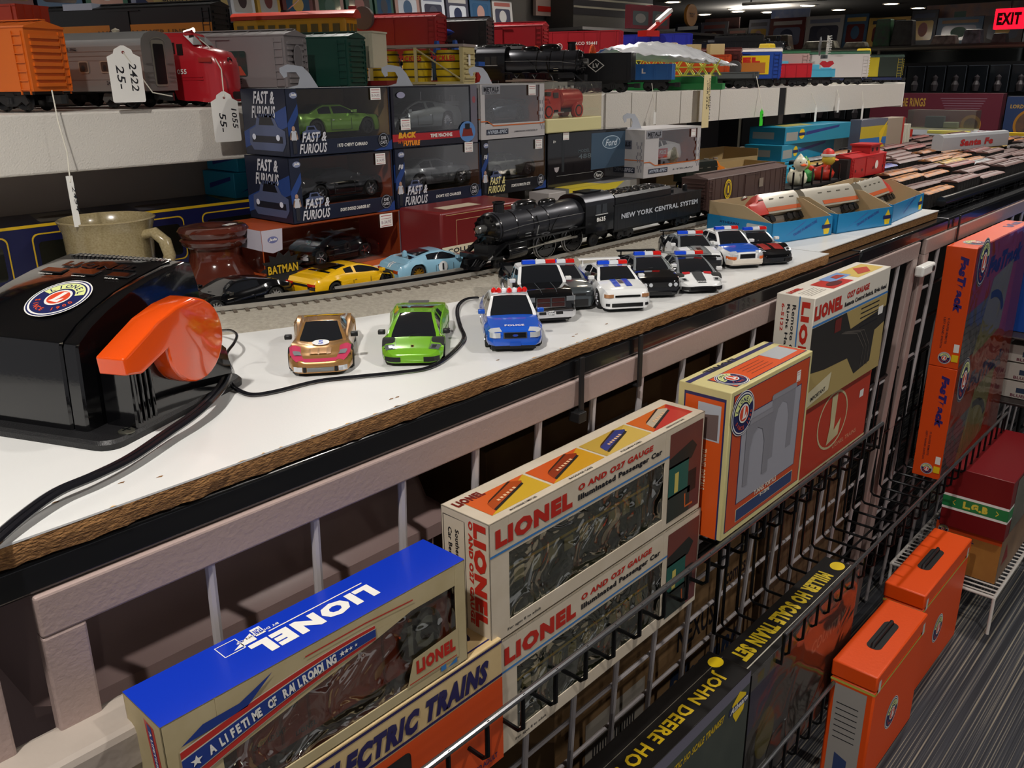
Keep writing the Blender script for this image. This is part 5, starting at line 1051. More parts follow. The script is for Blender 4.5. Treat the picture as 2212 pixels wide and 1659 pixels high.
    # remote control switch
    def art(F, L, T, w, d, h):
        lionel(F, w * .01, h * .80, w * .34, h * .13, lred); F.text('O27 GAUGE', w * .40, h * .87, w * .30, h * .06, lred, 3, .05, .15); F.text('Remote Control Switch, Right Hand', w * .38, h * .79, w * .58, h * .055, INK, 3, .04); F.rect(0, h * .745, w, h * .02, blue, 2)
        F.rect(0, 0, w, h * .74, M('#a8935c', .5), 1); F.poly([(0, h * .74), (w * .0, h * .34), (w * .2, h * .30), (w * .5, h * .28), (w * .62, h * .08), (w * .84, h * .12), (w * .86, h * .42), (w, h * .46), (w, h * .62), (w * .5, h * .56), (w * .42, h * .74)], M('#2b2928', .35), 2)
        for k in range(3): F.line([(w * (.38 + .02 * k), h * .56), (w * (.60 + .05 * k), h * .48), (w * (.72 + .04 * k), h * .30), (w * (.70 + .05 * k), h * .10)], .0016, M('#7a736c', .3, .5), 4)
        F.rect(w * .28, h * .60, w * .08, h * .12, M('#6a2420', .4), 4); F.poly([(0, h * .02), (w * .02, h * .16), (w * .30, h * .24), (w * .28, h * .08)], M('#c9c0a0', .6), 6); F.text('IMPORTANT', w * .06, h * .06, w * .18, h * .04, INK, 7, .03, rot=6)
        for i in range(5): F.rect(w * .62, h * (.70 - .045 * i), w * .26, h * .012, INK, 3)
        F.rect(w * .88, h * .56, w * .07, h * .08, PW, 4)
        lionel(L, d * .68, h * .96, h * .80, d * .22, lred, 3, -90); L.rect(d * .60, 0, d * .035, h, blue, 2); L.text('Remote Control', d * .44, h * .92, h * .66, d * .10, INK, 3, .02, rot=-90); L.text('Right Hand', d * .28, h * .92, h * .46, d * .10, INK, 3, .03, rot=-90); L.text('6-5122', d * .16, h * .92, h * .24, d * .08, lred, 3, .03, rot=-90)
        lionel(T, w * .02, d * .66, w * .14, d * .16, lred); T.rect(w * .26, d * .1, w * .26, d * .64, M('#b8281c', .4), 1); T.rect(w * .40, d * .42, w * .24, d * .40, M('#7a98c8', .4), 2); T.rect(w * .60, d * .14, w * .36, d * .64, M('#d0b25c', .4), 1); T.ell(w * .38, d * .34, w * .08, d * .14, M('#5a1a16', .4), 3); T.poly([(w * .68, d * .3), (w * .8, d * .7), (w * .9, d * .5), (w * .8, d * .2)], M('#b8442a', .4), 3); T.poly([(w * .48, d * .5), (w * .5, d * .7), (w * .58, d * .7), (w * .6, d * .5)], M('#a8382a', .4), 4)
        for i in range(5): T.rect(w * .04, d * (.2 + .08 * i), w * .18, d * .02, M('#9a948a', .5), 2)
    carton('boxed_track_switch', 'white box for a remote control switch picturing black track, tallest in the near basket', (1.212, YF - .070, -.205), .300, .060, .177, M('#d6d0c4', .5), art, cat='boxed toy')
    def art(F, L, T, w, d, h):
        c = M('#c9bc92', .5); F.ring(w * .46, h * .56, w * .21, h * .38, .004, c, 2); F.poly([(w * .42, h * .88), (w * .50, h * .90), (w * .49, h * .40), (w * .58, h * .52), (w * .56, h * .30), (w * .40, h * .25), (w * .43, h * .5)], c, 3); F.text('LIONEL TRAINS', w * .5, h * .14, w * .35, h * .06, M('#d88a6a', .5), 2, .03); F.rect(w * .84, h * .62, w * .06, h * .10, PW, 3); F.rect(0, 0, w, h * .03, c, 2)
    carton('boxed_train_set', 'flat red box with a large cream letter L in a ring, below the switch box', (1.23, YF - .058, -.342), .290, .045, .1355, M('#bc3c26', .4), art, cat='boxed toy')
    carton('boxed_train_set', 'red striped box end half hidden behind the black basket wires', (1.10, YF - .045, -.342), .12, .045, .045, M('#a8321c', .45), lambda F, L, T, w, d, h: (F.rect(w * .45, 0, .006, h, CREAM, 1), F.rect(w * .7, 0, .003, h, CREAM, 1)), cat='boxed toy')
    # orange track boxes
    for i, (z, txt, lb) in enumerate(((-.342, 1, 'upper orange track box under clear wrap, standing tall in the lower basket'), (-.613, 0, 'lower orange track box under clear wrap, resting on the basket wires'))):
        def art(F, L, T, w, d, h):
            nv = M('#33246a', .4); roundel(F, w * .13, h * .86, w * .09, 1.3, 0, 6); F.text('FasTrack', w * .24, h * .70, w * .62, h * .17, nv, 3, .08, .25); F.poly([(w * .0, h * .02), (w * .0, h * .46), (w * .4, h * .52), (w * .4, h * .08)], M('#8f8f92', .5), 2)
            for q in range(7): F.rect(0, h * (.05 + .06 * q), w * .4, h * .01, M('#5c5c60', .5), 3)
            F.poly([(w * .22, h * .02), (w * .38, h * .66), (w * .72, h * .74), (w * .66, h * .12)], M('#b9b070', .5), 4); F.ring(w * .42, h * .20, w * .26, h * .34, .018, M('#43474c', .5), 6, 14, 20, 100); F.rect(w * .8, 0, w * .2, h, M('#b8402a', .4), 1)
            L.text('FasTrack', d * .52, h * .93, h * .46, d * .28, nv, 3, .08, .2, rot=-90); L.text('O GAUGE REMOTE', d * .42, h * .42, h * .22, d * .07, M('#5a2a2a', .5), 3, rot=-90); L.text('LEFT HAND SWITCH', d * .28, h * .42, h * .26, d * .07, M('#5a2a2a', .5), 3, rot=-90); roundel(L, d * .50, h * .08, d * .22, 1., 0, 3); L.rect(d * .74, h * .06, d * .22, h * .06, YEL, 9); L.rect(d * .76, h * .14, d * .18, h * .07, PW, 4)
            roundel(T, w * .16, d * .4, w * .06, .9, 0, 3); T.text('FasTrack', w * .75, d * .3, w * .22, d * .35, nv, 3, .06)
        carton('boxed_track', lb, (2.02, YF - .072, z), .46, .062, .270, M('#dc4c14', .38), art, cat='boxed toy', ry=D(0))
    g = G(); g.box((-.001, -.0016, 0), (.462, -.0012, .545), WRAP); tag(g.build('clear_wrap', loc=(2.02, YF - .072, -.613), smooth=0), 'clear plastic shrink wrap over the two orange track boxes', 'plastic wrap')
    # big train set boxes (dark)
    def art(F, L, T, w, d, h):
        y = M('#c8a818', .45); T.text('JOHN DEERE HO SCALE TRAIN SET', w * .93, d * .62, w * .95, d * .38, y, 2, .03, rot=180); T.line([(0, d * .68), (w, d * .68)], .001, M('#6a6458', .4), 1); T.ell(w * .965, d * .7, .014, d * .16, YEL, 2)
        F.rect(0, h * .92, w, h * .08, M('#6a6878', .5), 1); F.poly([(0, 0), (w, 0), (w, h * .92), (0, h * .92)], M('#2e3834', .45, noise=(9, '#4a5048', .6)), 1); F.text('TRAIN SET', w * .05, h * .80, w * .42, h * .11, y, 3, .05, .3); F.text('AUTHENTIC HO SCALE TRAINSET', w * .52, h * .83, w * .34, h * .045, y, 3, .04, .3)
        F.poly([(w * .91, h * .80), (w * .90, h * .88), (w * .94, h * .93), (w * .98, h * .88), (w * .97, h * .78), (w * .93, h * .74)], YEL, 3); F.rect(w * .885, h * .82, w * .11, h * .045, M('#26305a', .4), 4); F.text('Athearn', w * .89, h * .825, w * .10, h * .04, PW, 5, .03, .3)
    carton('boxed_train_set', 'large dark train set box lettered JOHN DEERE HO SCALE in yellow, lower centre', (.52, .484, -.86), .545, .072, .28, M('#1c1a19', .3), art, cat='boxed toy')
    def art(F, L, T, w, d, h):
        y = M('#d0b424', .45); T.text('MILLER HO SCALE TRAIN SET', w * .86, d * .80, w * .80, d * .45, y, 2, .06, rot=180); T.ell(w * .95, d * .5, .016, d * .2, YEL, 2); T.line([(0, d * .22), (w, d * .22)], .002, M('#b8b2a4', .4), 1)
        F.rect(0, h * .88, w, h * .12, M('#8a8880', .5), 1)
        for i in range(9): F.rect(w * (.05 + .1 * i), h * .90, w * .05, h * .07, M('#a09030', .5), 2)
        F.rect(0, 0, w, h * .88, M('#3a3d38', .4, noise=(8, '#55463a', .7)), 1); F.ell(w * .16, h * .42, w * .08, h * .19, M('#8a7a22', .5), 2); F.rect(w * .06, h * .12, w * .14, h * .06, PW, 2); F.poly([(0, h * .88), (w * .25, h * .88), (w * .18, h * .7), (0, h * .55)], M('#46406a', .5), 2); F.poly([(w * .3, 0), (w, h * .6), (w, 0)], M('#5a4436', .5), 2); F.text('COUNTRY', w * .55, h * .65, w * .35, h * .10, M('#a09a88', .5), 3, .03, .2)
    carton('boxed_train_set', 'large dark shrink wrapped train set box with yellow oval, beside the orange cases', (1.075, .486, -.86), .42, .066, .262, M('#1f1d1c', .3), art, cat='boxed toy')
    g = G(); g.box((0, 0, 0), (.424, .0004, .264), WRAP); tag(g.build('clear_wrap', loc=(1.073, .4845, -.86), smooth=0), 'clear glossy wrap over the dark train set box', 'plastic wrap')
    # orange carrying cases on the floor
    def case_(label, x, y, w, d, h, leaf):
        om = M('#de4a06', .42, bump=(160, .08))
        t = thing('carrying_case', label, 'carrying case', (x, y, FLOOR)); g = G(); g.box((0, 0, 0), (w, d, h * .86), om); g.build('case_body', t, smooth=.5, bevel=.004)
        g = G(); g.box((-.001, -.001, h * .87), (w + .001, d + .001, h), om); g.build('case_lid', t, smooth=.5, bevel=.003)
        g = G(); A = Art(g, (0, 0, h), (1, 0, 0), (0, 1, 0), .0006); hx = w * .5; A.rrect(hx - .055, d * .32, .11, d * .34, d * .15, M('#0c0c0c', .6), 1); g.build('handle_slot', t, smooth=0); g = G(); g.tube([(hx - .05, d * .5, h), (hx - .048, d * .5, h + .006), (hx + .048, d * .5, h + .006), (hx + .05, d * .5, h)], .004, BLKM, 8); g.build('handle', t)
        g = G(); F, L, T = faces(g, w, d, h); roundel(F, w * .45, h * .42, .034, 1., 0, 3); F.rect(0, h * .835, w, h * .02, M('#b8b04a', .5), 2); L.rect(0, h * .835, d, h * .02, M('#b8b04a', .5), 2)
        for a in (.04, .92): F.rect(w * a, h * .84, .012, .026, M('#c9c9c4', .3), 6)
        if leaf: L.rect(d * .12, .01, d * .72, h * .78, M('#9a948e', .6), 3); [L.rect(d * .2, h * (.66 - .05 * i), d * .5, h * .008, INK, 4) for i in range(7)]; L.poly([(d * .3, .02), (d * .3, .06), (d * .6, .05), (d * .6, .02)], M('#2f3f6a', .5), 4)
        g.build('printed_artwork', t, smooth=0)
    case_('orange carrying case with a paper label on its end, nearest on the carpet', 1.395, .395, .265, .082, .258, True)
    case_('orange carrying case with round badge, second on the carpet nearer the white rack', 1.715, .418, .315, .082, .262, False)
    # white rack with starter sets
    t = thing('wire_rack', 'low white wire rack shelf on the carpet under the red boxed set', 'wire rack', (2.085, .36, FLOOR)); wm = M('#cfcac4', .4); g = G()
    for a, b in (((0, 0, .10), (.40, 0, .10)), ((0, .24, .10), (.40, .24, .10)), ((0, 0, .10), (0, .24, .10)), ((.40, 0, .10), (.40, .24, .10))): g.cyl(a, b, .004, wm)
    for x in (.0, .40):
        for y in (0., .24): g.cyl((x, y, 0), (x, y, .10), .004, wm)
    g.build('rack_frame', t); 
    for i in range(19): g = G(); g.cyl((.01 + i * .0205, 0, .103), (.01 + i * .0205, .24, .103), .0022, wm, 6); g.build('shelf_wire', t)
    def art(F, L, T, w, d, h):
        L.rect(0, h * .82, d, h * .18, M('#c84a1c', .4), 1); L.rect(0, 0, d, h * .82, M('#b8823c', .5, noise=(12, '#8a5426', .6)), 1); L.ell(d * .25, h * .3, d * .12, h * .14, M('#4a3426', .5), 2); L.ell(d * .45, h * .35, d * .14, h * .18, M('#c8862c', .5), 2); L.text('LIONEL', d * .3, h * .70, d * .3, h * .08, NAVY, 2, .05); roundel(L, d * .12, h * .84, d * .08, 1, 0, 3); T.rect(0, 0, w, d, M('#3a78b0', .4), 1); F.rect(0, 0, w, h, M('#9a7a5c', .5, noise=(10, '#4a3a34', .8)), 1); F.poly([(w * .1, h * .3), (w * .2, h * .7), (w * .3, h * .3)], M('#7a1a16', .5), 2)
    carton('boxed_train_set', 'orange and brown picture box standing on the white wire rack', (2.14, .375, FLOOR + .1055), .30, .15, .125, M('#b06a3c', .5), art, cat='boxed toy')
    def art(F, L, T, w, d, h):
        for A_, ww in ((F, w), (L, d)):
            A_.rect(0, h * .30, ww, h * .26, PW, 1); A_.rect(0, h * .34, ww, h * .18, M('#1e7a44', .4), 2)
        L.text('L.G.B', d * .32, h * .37, d * .38, h * .12, M('#d8c84a', .4), 4, .08); L.line([(d * .2, h * .47), (d * .16, h * .43), (d * .2, h * .39)], .002, M('#d8c84a', .4), 3); L.line([(d * .82, h * .47), (d * .86, h * .43), (d * .82, h * .39)], .002, M('#d8c84a', .4), 3)
        F.rect(w * .12, 0.004, w * .7, h * .92, M('#77706a', .25, noise=(9, '#3a4a34', .7)), 3)
    carton('boxed_train_set', 'dark red boxed set with green L-G-B band, on top of the picture box', (2.12, .37, FLOOR + .231), .34, .145, .155, M('#6e1418', .35), art, cat='boxed toy')
    for i in range(3):
        carton('boxed_kit', ('lowest', 'middle', 'topmost')[i] + ' white blueprint kit box in the small stack at the right edge', (2.54, .40, FLOOR + .45 + i * .05), .30, .12, .046, M('#bdb6ac', .5), lambda F, L, T, w, d, h: [(A_.rect(ww * .3, h * .35, ww * .6, h * .3, M('#2a3a52', .4), 1), A_.text('BLUEPRINT', ww * .2, h * .08, ww * .6, h * .18, M('#6a3040', .5), 2, .04)) for A_, ww in ((F, w), (L, d))], cat='boxed toy', group='white blueprint kit boxes at the right edge')
    t = thing('wire_rack', 'dark metal display shelf carrying the white blueprint kit boxes', 'wire rack', (2.50, .33, FLOOR)); g = G(); g.box((0, 0, .44), (.6, .25, .449), M('#2a2220', .35)); g.build('shelf_plate', t, smooth=0, bevel=.003)
    for x in (.02, .58):
        for y in (.02, .23): g = G(); g.cyl((x, y, 0), (x, y, .78), .006, BLKM); g.build('rack_post', t)
    g = G(); g.box((0, 0, .62), (.6, .25, .626), M('#2a2220', .35)); g.build('shelf_plate', t, smooth=0, bevel=.003)
    carton('boxed_toy', 'tall blue toy box on the upper plate of the dark rack at the right edge', (2.56, .36, FLOOR + .627), .3, .2, .26, M('#1f4fa8', .3), None, cat='boxed toy')
    # dim things behind the grid
    g = G(); tm = M('#b09490', .45, bump=(30, .3)); prof = [(.0, 0), (.03, .03), (.055, .032), (.06, .05), (.075, .055), (.08, .075)]
    t = thing('storage_tub', 'dusky taupe plastic tub lid behind the left end of the grid', 'storage tub', (.17, .645, -.477)); rings = []
    for o, z in ((0, 0), (0, .28), (.012, .285), (.012, .30), (-.004, .315), (-.012, .35), (-.035, .375), (-.06, .382)):
        rings.append([(x, y, z) for x, y in [(-o + .02, -o), (.42 + o - .02, -o), (.42 + o, .02 - o), (.42 + o, .4 + o), (-o, .4 + o), (-o, .02 - o)]])
    g.loft(rings, tm); g.build('tub_body', t, smooth=.7)
    cbm = M('#8a6a44', .8, noise=(20, '#7a5c3a', .5))
    def art(F, L, T, w, d, h):
        F.text('Diamond', w * .50, h * .28, w * .42, h * .20, M('#1e2c44', .5), 3, .06, .2); F.line([(w * .35, h * .52), (w, h * .52)], .004, INK, 2); F.text('comics', w * .80, h * .72, w * .12, h * .08, INK, 3); F.text('NEXUS', w * .54, h * .57, w * .20, h * .12, INK, 3, .02); F.rect(w * .12, h * .30, w * .26, h * .30, M('#a59c90', .6), 2)
        for i in range(16): F.rect(w * (.15 + .012 * i), h * .34, w * .006, h * .12, INK, 3)
        F.poly([(w * .38, h * .18), (w * .43, h * .34), (w * .53, h * .40), (w * .50, h * .18)], M('#1e2c44', .5), 3)
    carton('cardboard_carton', 'brown shipping carton printed Diamond, seen through the grid under the basket', (.80, .655, -.90), .62, .35, .40, cbm, art, cat='cardboard box')
    carton('cardboard_carton', 'brown cardboard carton with a shipping label behind the middle of the grid', (.68, .665, -.47), .52, .36, .33, cbm, lambda F, L, T, w, d, h: (F.rect(w * .42, h * .5, w * .24, h * .4, M('#8f8a88', .6), 1), F.text('TOY', w * .48, h * .74, w * .08, h * .08, INK, 2, .03)), cat='cardboard box')
    carton('cardboard_carton', 'plain brown carton behind the white switch box', (1.24, .66, -.42), .5, .36, .32, cbm, None, cat='cardboard box')
    carton('cardboard_carton', 'dark brown carton beneath the far end of the first grid panel', (1.45, .655, -.90), .42, .36, .42, M('#6a4f34', .8), None, cat='cardboard box')
    for a, b, lb in ((.70, -.905, 'low shelf board under the cartons behind the grid'),):
        pass
    t = thing('under_table_shelf', 'dark shelf frame under the display table carrying cartons and tub', 'shelf', (.1, .63, FLOOR)); dk = M('#1d1614', .7)
    for z, x0, x1 in ((.085, .55, 1.8), (.51, .05, 1.72),): g = G(); g.box((x0, .012, z), (x1, .5, z + .0125), dk); g.build('shelf_plate', t, smooth=0)
    for x in (.06, .6, 1.70): g = G(); g.box((x, .35, 0), (x + .02, .5, .93), dk); g.build('upright', t, smooth=0)
    g = G(); g.box((-.6, 1.18, FLOOR), (5.0, 1.2, -.05), M('#191210', .8)); tag(g.build('dark_back_wall', smooth=0), 'dark back wall put in for the shade under the display tables', 'back wall')  # dark sheet put in to stand for the shade behind the grid
# ---------------------------------------------------------------- toy trains
TRK = {}
def truck(parent, x, k=1., six=False, silver=False):
    """bogie with side frames and four wheels"""
    key = (k, silver)
    fm = M('#6a6a68', .35, .6) if silver else M('#1c1c1e', .45)
    if key not in TRK:
        g = G()
        for s in (1, -1):
            y = s * .0235 * k; g.prism([(-.030 * k, .012 * k), (-.026 * k, .021 * k), (-.008 * k, .021 * k), (-.006 * k, .024 * k), (.006 * k, .024 * k), (.008 * k, .021 * k), (.026 * k, .021 * k), (.030 * k, .012 * k), (.024 * k, .008 * k), (.018 * k, .013 * k), (.008 * k, .007 * k), (-.008 * k, .007 * k), (-.018 * k, .013 * k), (-.024 * k, .008 * k)], .003 * k, fm, xf((0, y + .0015 * k, 0), rx=math.pi / 2))
            for q in (-.002, .002): g.lathe([(.0026 * k, -.004 * k), (.0026 * k, .004 * k)], fm, 8, xf((q * k, y - s * -.002 * k, .014 * k)))
        g.box((-.006 * k, -.022 * k, .014 * k), (.006 * k, .022 * k, .022 * k), fm); o = g.build('truck', smooth=.5); m1 = o.data; bpy.data.objects.remove(o)
        g = G(); g.lathe([(.0125 * k, -.0035 * k), (.0135 * k, -.0030 * k), (.0118 * k, -.0012 * k), (.0112 * k, .003 * k), (.0095 * k, .0034 * k), (.004 * k, .0015 * k), (.002 * k, .0035 * k), (.0001, .0035 * k)], M('#2a2a2c', .3, .7), 20, None, 'y'); o = g.build('wheel', smooth=.6); m2 = o.data; bpy.data.objects.remove(o); TRK[key] = (m1, m2)
    m1, m2 = TRK[key]; t = bpy.data.objects.new('truck', m1); COL.objects.link(t); t.parent = parent; t.location = (x, 0, 0)
    for a in (-.018, .018):
        for s in (1, -1): w = bpy.data.objects.new('wheel', m2); COL.objects.link(w); w.parent = t; w.location = (a * k, s * .0195 * k, .0135 * k); w.rotation_euler = (0, 0, 0 if s > 0 else math.pi)
    return t
def chassis(t, L, W, silver=False, k=1., tx=.33):
    g = G(); g.box((-L * .47, -W * .36, .022 * k), (L * .47, W * .36, .029 * k), BLKM); g.build('underframe', t, smooth=0)
    for s in (-1, 1):
        truck(t, s * L * tx, k, silver=silver); g = G(); g.box((s * L * .46 if s > 0 else s * L * .46 - .020 * k, -.004 * k, .012 * k), (s * L * .46 + .020 * k if s > 0 else s * L * .46, .004 * k, .020 * k), BLKM); e = s * (L * .46 + .022 * k)
        g.prism([(-.006 * k, -.006 * k), (.006 * k, -.007 * k), (.008 * k, .0), (.005 * k, .007 * k), (.001 * k, .006 * k), (.003 * k, .0), (-.004 * k, .001 * k)], .011 * k, M('#3a3a3a', .35, .7), xf((e, 0, .010 * k))); g.build('coupler', t, smooth=.5)
def ladder(g, O, U, V, w, h, n, mat, t=.0011):
    O = Vector(O); U = Vector(U); V = Vector(V); N = U.cross(V)
    def b(x0, y0, x1, y1): g.add([tuple(O + U * x + V * y + N * z) for z in (-.0005, .0018) for x, y in ((x0, y0), (x1, y0), (x1, y1), (x0, y1))], [(3, 2, 1, 0), (4, 5, 6, 7), (0, 1, 5, 4), (1, 2, 6, 5), (2, 3, 7, 6), (3, 0, 4, 7)], mat)
    b(0, 0, t, h); b(w - t, 0, w, h)
    for i in range(n): z = h * (i + .5) / n; b(0, z, w, z + t)
def boxcar(label, col, loc, rz, L=.30, W=.068, zb=.026, zt=.104, roofcol=None, art=None, ribs=False, open_=False, group=None, name='toy_boxcar', bogies=True, endcol=None, cat='toy train car', k=1.):
    m = M(col, .38) if isinstance(col, str) else col; rm = M(roofcol, .4) if isinstance(roofcol, str) else (roofcol or m); t = thing(name, label, cat, loc, rz, group)
    if bogies: chassis(t, L, W, k=k)
    h = W / 2; g = G(); g.box((-L / 2, -h, zb), (L / 2, h, zt), m)
    for s in (-1, 1):           # end ribs and ladders
        n = 8
        for i in range(n): z = zb + .006 + i * (zt - zb - .01) / n; x = s * L / 2; g.box((min(x, x + s * .0026), -h * .8, z), (max(x, x + s * .0026), h * .62, z + .0044), m)
        ladder(g, (s * L / 2, s * h * .66 if s > 0 else -h * .66, zb + .004), (0, s * 1., 0), (0, 0, 1), h * .30, zt - zb - .008, 7, m)
        ladder(g, (L * .5 * s - (.020 if s > 0 else .002), -h, zb - .004), (1, 0, 0), (0, 0, 1), .016, zt - zb, 7, m) if s > 0 else ladder(g, (-L / 2 + .004, -h, zb - .004), (1, 0, 0), (0, 0, 1), .016, zt - zb, 7, m)
        ladder(g, (L * .5 * s - (.004 if s > 0 else -.020), h, zb - .004), (-1, 0, 0), (0, 0, 1), .016, zt - zb, 7, m)
    if ribs:
        for i in range(15): x = -L / 2 + .006 + i * (L - .012) / 14; [g.box((x - .0008, s * h - .0008, zb), (x + .0008, s * h + .0008, zt), m) for s in (1, -1)]
    g.build('car_body', t, smooth=0)
    g = G(); g.prism([(-h - .001, 0), (h + .001, 0), (h * .98, .0022), (0, .0095), (-h * .98, .0022)], L + .004, rm, Matrix(((0, 0, 1, -L / 2 - .002), (1, 0, 0, 0), (0, 1, 0, zt), (0, 0, 0, 1))))
    for i in range(13): x = -L / 2 + .008 + i * (L - .016) / 12; [g.add([(x - .001, 0, zt + .0105), (x + .001, 0, zt + .0105), (x + .001, s * h, zt + .0034), (x - .001, s * h, zt + .0034)], [(0, 1, 2, 3) if s < 0 else (3, 2, 1, 0)], rm) for s in (1, -1)]
    g.box((-L / 2, -.006, zt + .0098), (L / 2, .006, zt + .0114), rm); g.build('roof', t, smooth=0)
    g = G()
    for s in (-1, 1): g.box((-.024, s * (h + .0008) - .0012, zb + .002), (.024, s * (h + .0008) + .0012, zt - .004), m); g.box((-.026, s * (h + .002) - .0008, zt - .005), (.05, s * (h + .002) + .0008, zt - .0035), m)
    g.build('sliding_door', t, smooth=0)
    if art: g = G(); art(Art(g, (-L / 2, -h - .0004, zb), (1, 0, 0), (0, 0, 1)), L, zt - zb, g); g.build('lettering', t, smooth=0)
    return t
def passenger(label, loc, rz, L=.34, W=.070):
    m = M('#8f8a86', .3, .5); t = thing('toy_passenger_car', label, 'toy train car', loc, rz); chassis(t, L, W, True); h = W / 2
    rf = M('#a9aaaa', .28, .6); prof = [(-h, .024), (h, .024), (h, .085), (h * .93, .094), (h * .7, .101), (h * .35, .1045), (0, .1055), (-h * .35, .1045), (-h * .7, .101), (-h * .93, .094), (-h, .085)]
    g = G(); g.loft([[(x, y, z) for y, z in prof] for x in (-L / 2, L / 2)], lambda i, k: rf if 2 <= k <= 9 else m)
    for z in (.040, .066, .072, .078): [g.box((-L / 2, s * h - .0006, z), (L / 2, s * h + .0006, z + .001), m) for s in (1, -1)]
    g.build('car_body', t, smooth=.5)
    g = G(); fr = M('#a8a294', .3, .6); dk = M('#3a332f', .15, 0, .5); A = Art(g, (-L / 2, -h - .0006, 0), (1, 0, 0), (0, 0, 1), .0003)
    for i in range(8): x = L - .036 - i * .038; A.rrect(x, .049, .018, .017, .003, fr, 1); A.rrect(x + .002, .051, .014, .013, .002, dk, 2); A.ell(x + .008, .056, .003, .004, M('#17120f', .5), 3)
    g.build('windows', t, smooth=0)
    g = G(); A = Art(g, (-L / 2, -h - .0006, 0), (1, 0, 0), (0, 0, 1), .0003); A.text('LIONEL LINES', L - .30, .0795, .19, .004, INK, 3, .02); A.text('2422', L - .066, .033, .014, .005, INK, 3, .02); g.build('lettering', t, smooth=0)
    g = G(); A = Art(g, (L / 2 + .0004, -h, 0), (0, 1, 0), (0, 0, 1), .0004); A.rrect(W * .30, .030, W * .40, .063, .004, fr, 1); A.rrect(W * .34, .033, W * .32, .055, .002, BLK, 3); [A.rect(a * W, z, .18 * W, .0016, M('#77726e', .3, .5), 2) for a in (.08, .76) for z in (.036, .042, .048, .060)]
    A.ring(W * .5, .085, .020, .012, .001, fr, 2, 20, 20, 160); g.build('end_door', t, smooth=0)
    g = G(); g.lathe([(.005, 0), (.006, .003), (.0001, .006)], M('#a9a08c', .5), 12, xf((L * .30, 0, .105))); g.build('roof_vent', t)
    return t
def diesel(label, loc, rz, col, L=.33, W=.066, num='1055'):
    m = M(col, .25, 0, .5); t = thing('toy_diesel_locomotive', label, 'toy locomotive', loc, rz); chassis(t, L, W, tx=.30); h = W / 2
    def sec(x, w, zt, zb=.020, rnd=.75): return [(x, -w, zb), (x, w, zb), (x, w, zt - .018), (x, w * .94, zt - .008), (x, w * rnd, zt - .002), (x, 0, zt), (x, -w * rnd, zt - .002), (x, -w * .94, zt - .008), (x, -w, zt - .018)]
    X = L / 2; st = [(-X, h, .108, .03), (X - .085, h, .108, .026), (X - .080, h, .108, .010), (X - .062, h, .107, .008), (X - .046, h, .088, .008), (X - .03, h * .97, .085, .006), (X - .012, h * .88, .080, .006), (X - .003, h * .72, .070, .006), (X, h * .55, .060, .006)]
    g = G(); g.loft([sec(x, w, a, b) for x, w, a, b in st], m)
    for s in (1, -1): [g.box((-X, s * h - .0007, z), (X - .03, s * h + .0007, z + .0012), m) for z in (.038, .042)]
    for i in range(3): [g.box((X - .10 - .0, s * h - .001, .045 + i * .005), (X - .09, s * h + .001, .047 + i * .005), m) for s in (1, -1)]
    for i in range(16): g.box((-X + .01 + i * .012, -.012, .1075), (-X + .016 + i * .012, .012, .1095), m)
    g.build('car_body', t, smooth=.6)
    g = G(); dk = M('#1a0c0a', .3)
    for s in (1, -1): g.box((X - .090, s * h - .0009, .076), (X - .074, s * h + .0009, .092), dk); g.box((X - .070, s * h - .0009, .074), (X - .060, s * h + .0009, .090), dk)
    for s in (1, -1): g.add([(X - .0615, s * .003, .1055), (X - .0615, s * h * .80, .1035), (X - .0445, s * h * .82, .0885), (X - .0445, s * .003, .0895)], [(0, 1, 2, 3) if s < 0 else (3, 2, 1, 0)], dk)
    g.build('cab_windows', t, smooth=0)
    g = G(); g.lathe([(.007, -.002), (.007, .001), (.005, .002), (.0001, -.001)], M('#2a1210', .3), 14, xf((X - .003, 0, .064)), 'x'); [g.box((X - .034, s * h * .98 - .002, .064), (X - .012, s * h * .98 + .0006, .070), M('#a33028', .35)) for s in (1, -1)]; g.build('nose_lamp', t, smooth=.5)
    g = G(); Art(g, (0, -h - .0006, 0), (1, 0, 0), (0, 0, 1)).text(num, X - .078, .047, .021, .007, PW, 3, .02); g.build('lettering', t, smooth=0)
    g = G(); g.cyl((X - .078, 0, .108), (X - .060, 0, .111), .0025, CHROME, 8, .004); g.build('horn', t)
    return t
def gondola(label, col, loc, rz, L=.26, W=.066, H=.045, art=None, load=None, name='toy_gondola', zb=.028, ribs=8, slope=False, group=None):
    m = M(col, .35); t = thing(name, label, 'toy train car', loc, rz, group); chassis(t, L, W); h = W / 2; g = G(); z1 = zb + H
    g.box((-L / 2, -h, zb), (L / 2, h, zb + .003), m)
    for s in (1, -1): g.box((-L / 2, s * h - .0012, zb), (L / 2, s * h + .0012, z1), m); g.box((-L / 2 - .001, s * h - .0022, z1 - .003), (L / 2 + .001, s * h + .0022, z1), m); g.box((s * L / 2 - .0012, -h, zb), (s * L / 2 + .0012, h, z1), m)
    for i in range(ribs): x = -L / 2 + .01 + i * (L - .02) / (ribs - 1); [g.box((x - .0015, s * h - .0026, zb), (x + .0015, s * h + .0026, z1), m) for s in (1, -1)]
    for s in (1, -1): [g.box((s * L / 2 - .002, y - .0015, zb), (s * L / 2 + .002, y + .0015, z1), m) for y in (-h * .5, 0, h * .5)]
    g.build('car_body', t, smooth=0)
    if load: load(t, L, h, zb, z1)
    if art: g = G(); art(Art(g, (-L / 2, -h - .0028, zb), (1, 0, 0), (0, 0, 1)), L, H); g.build('lettering', t, smooth=0)
    return t
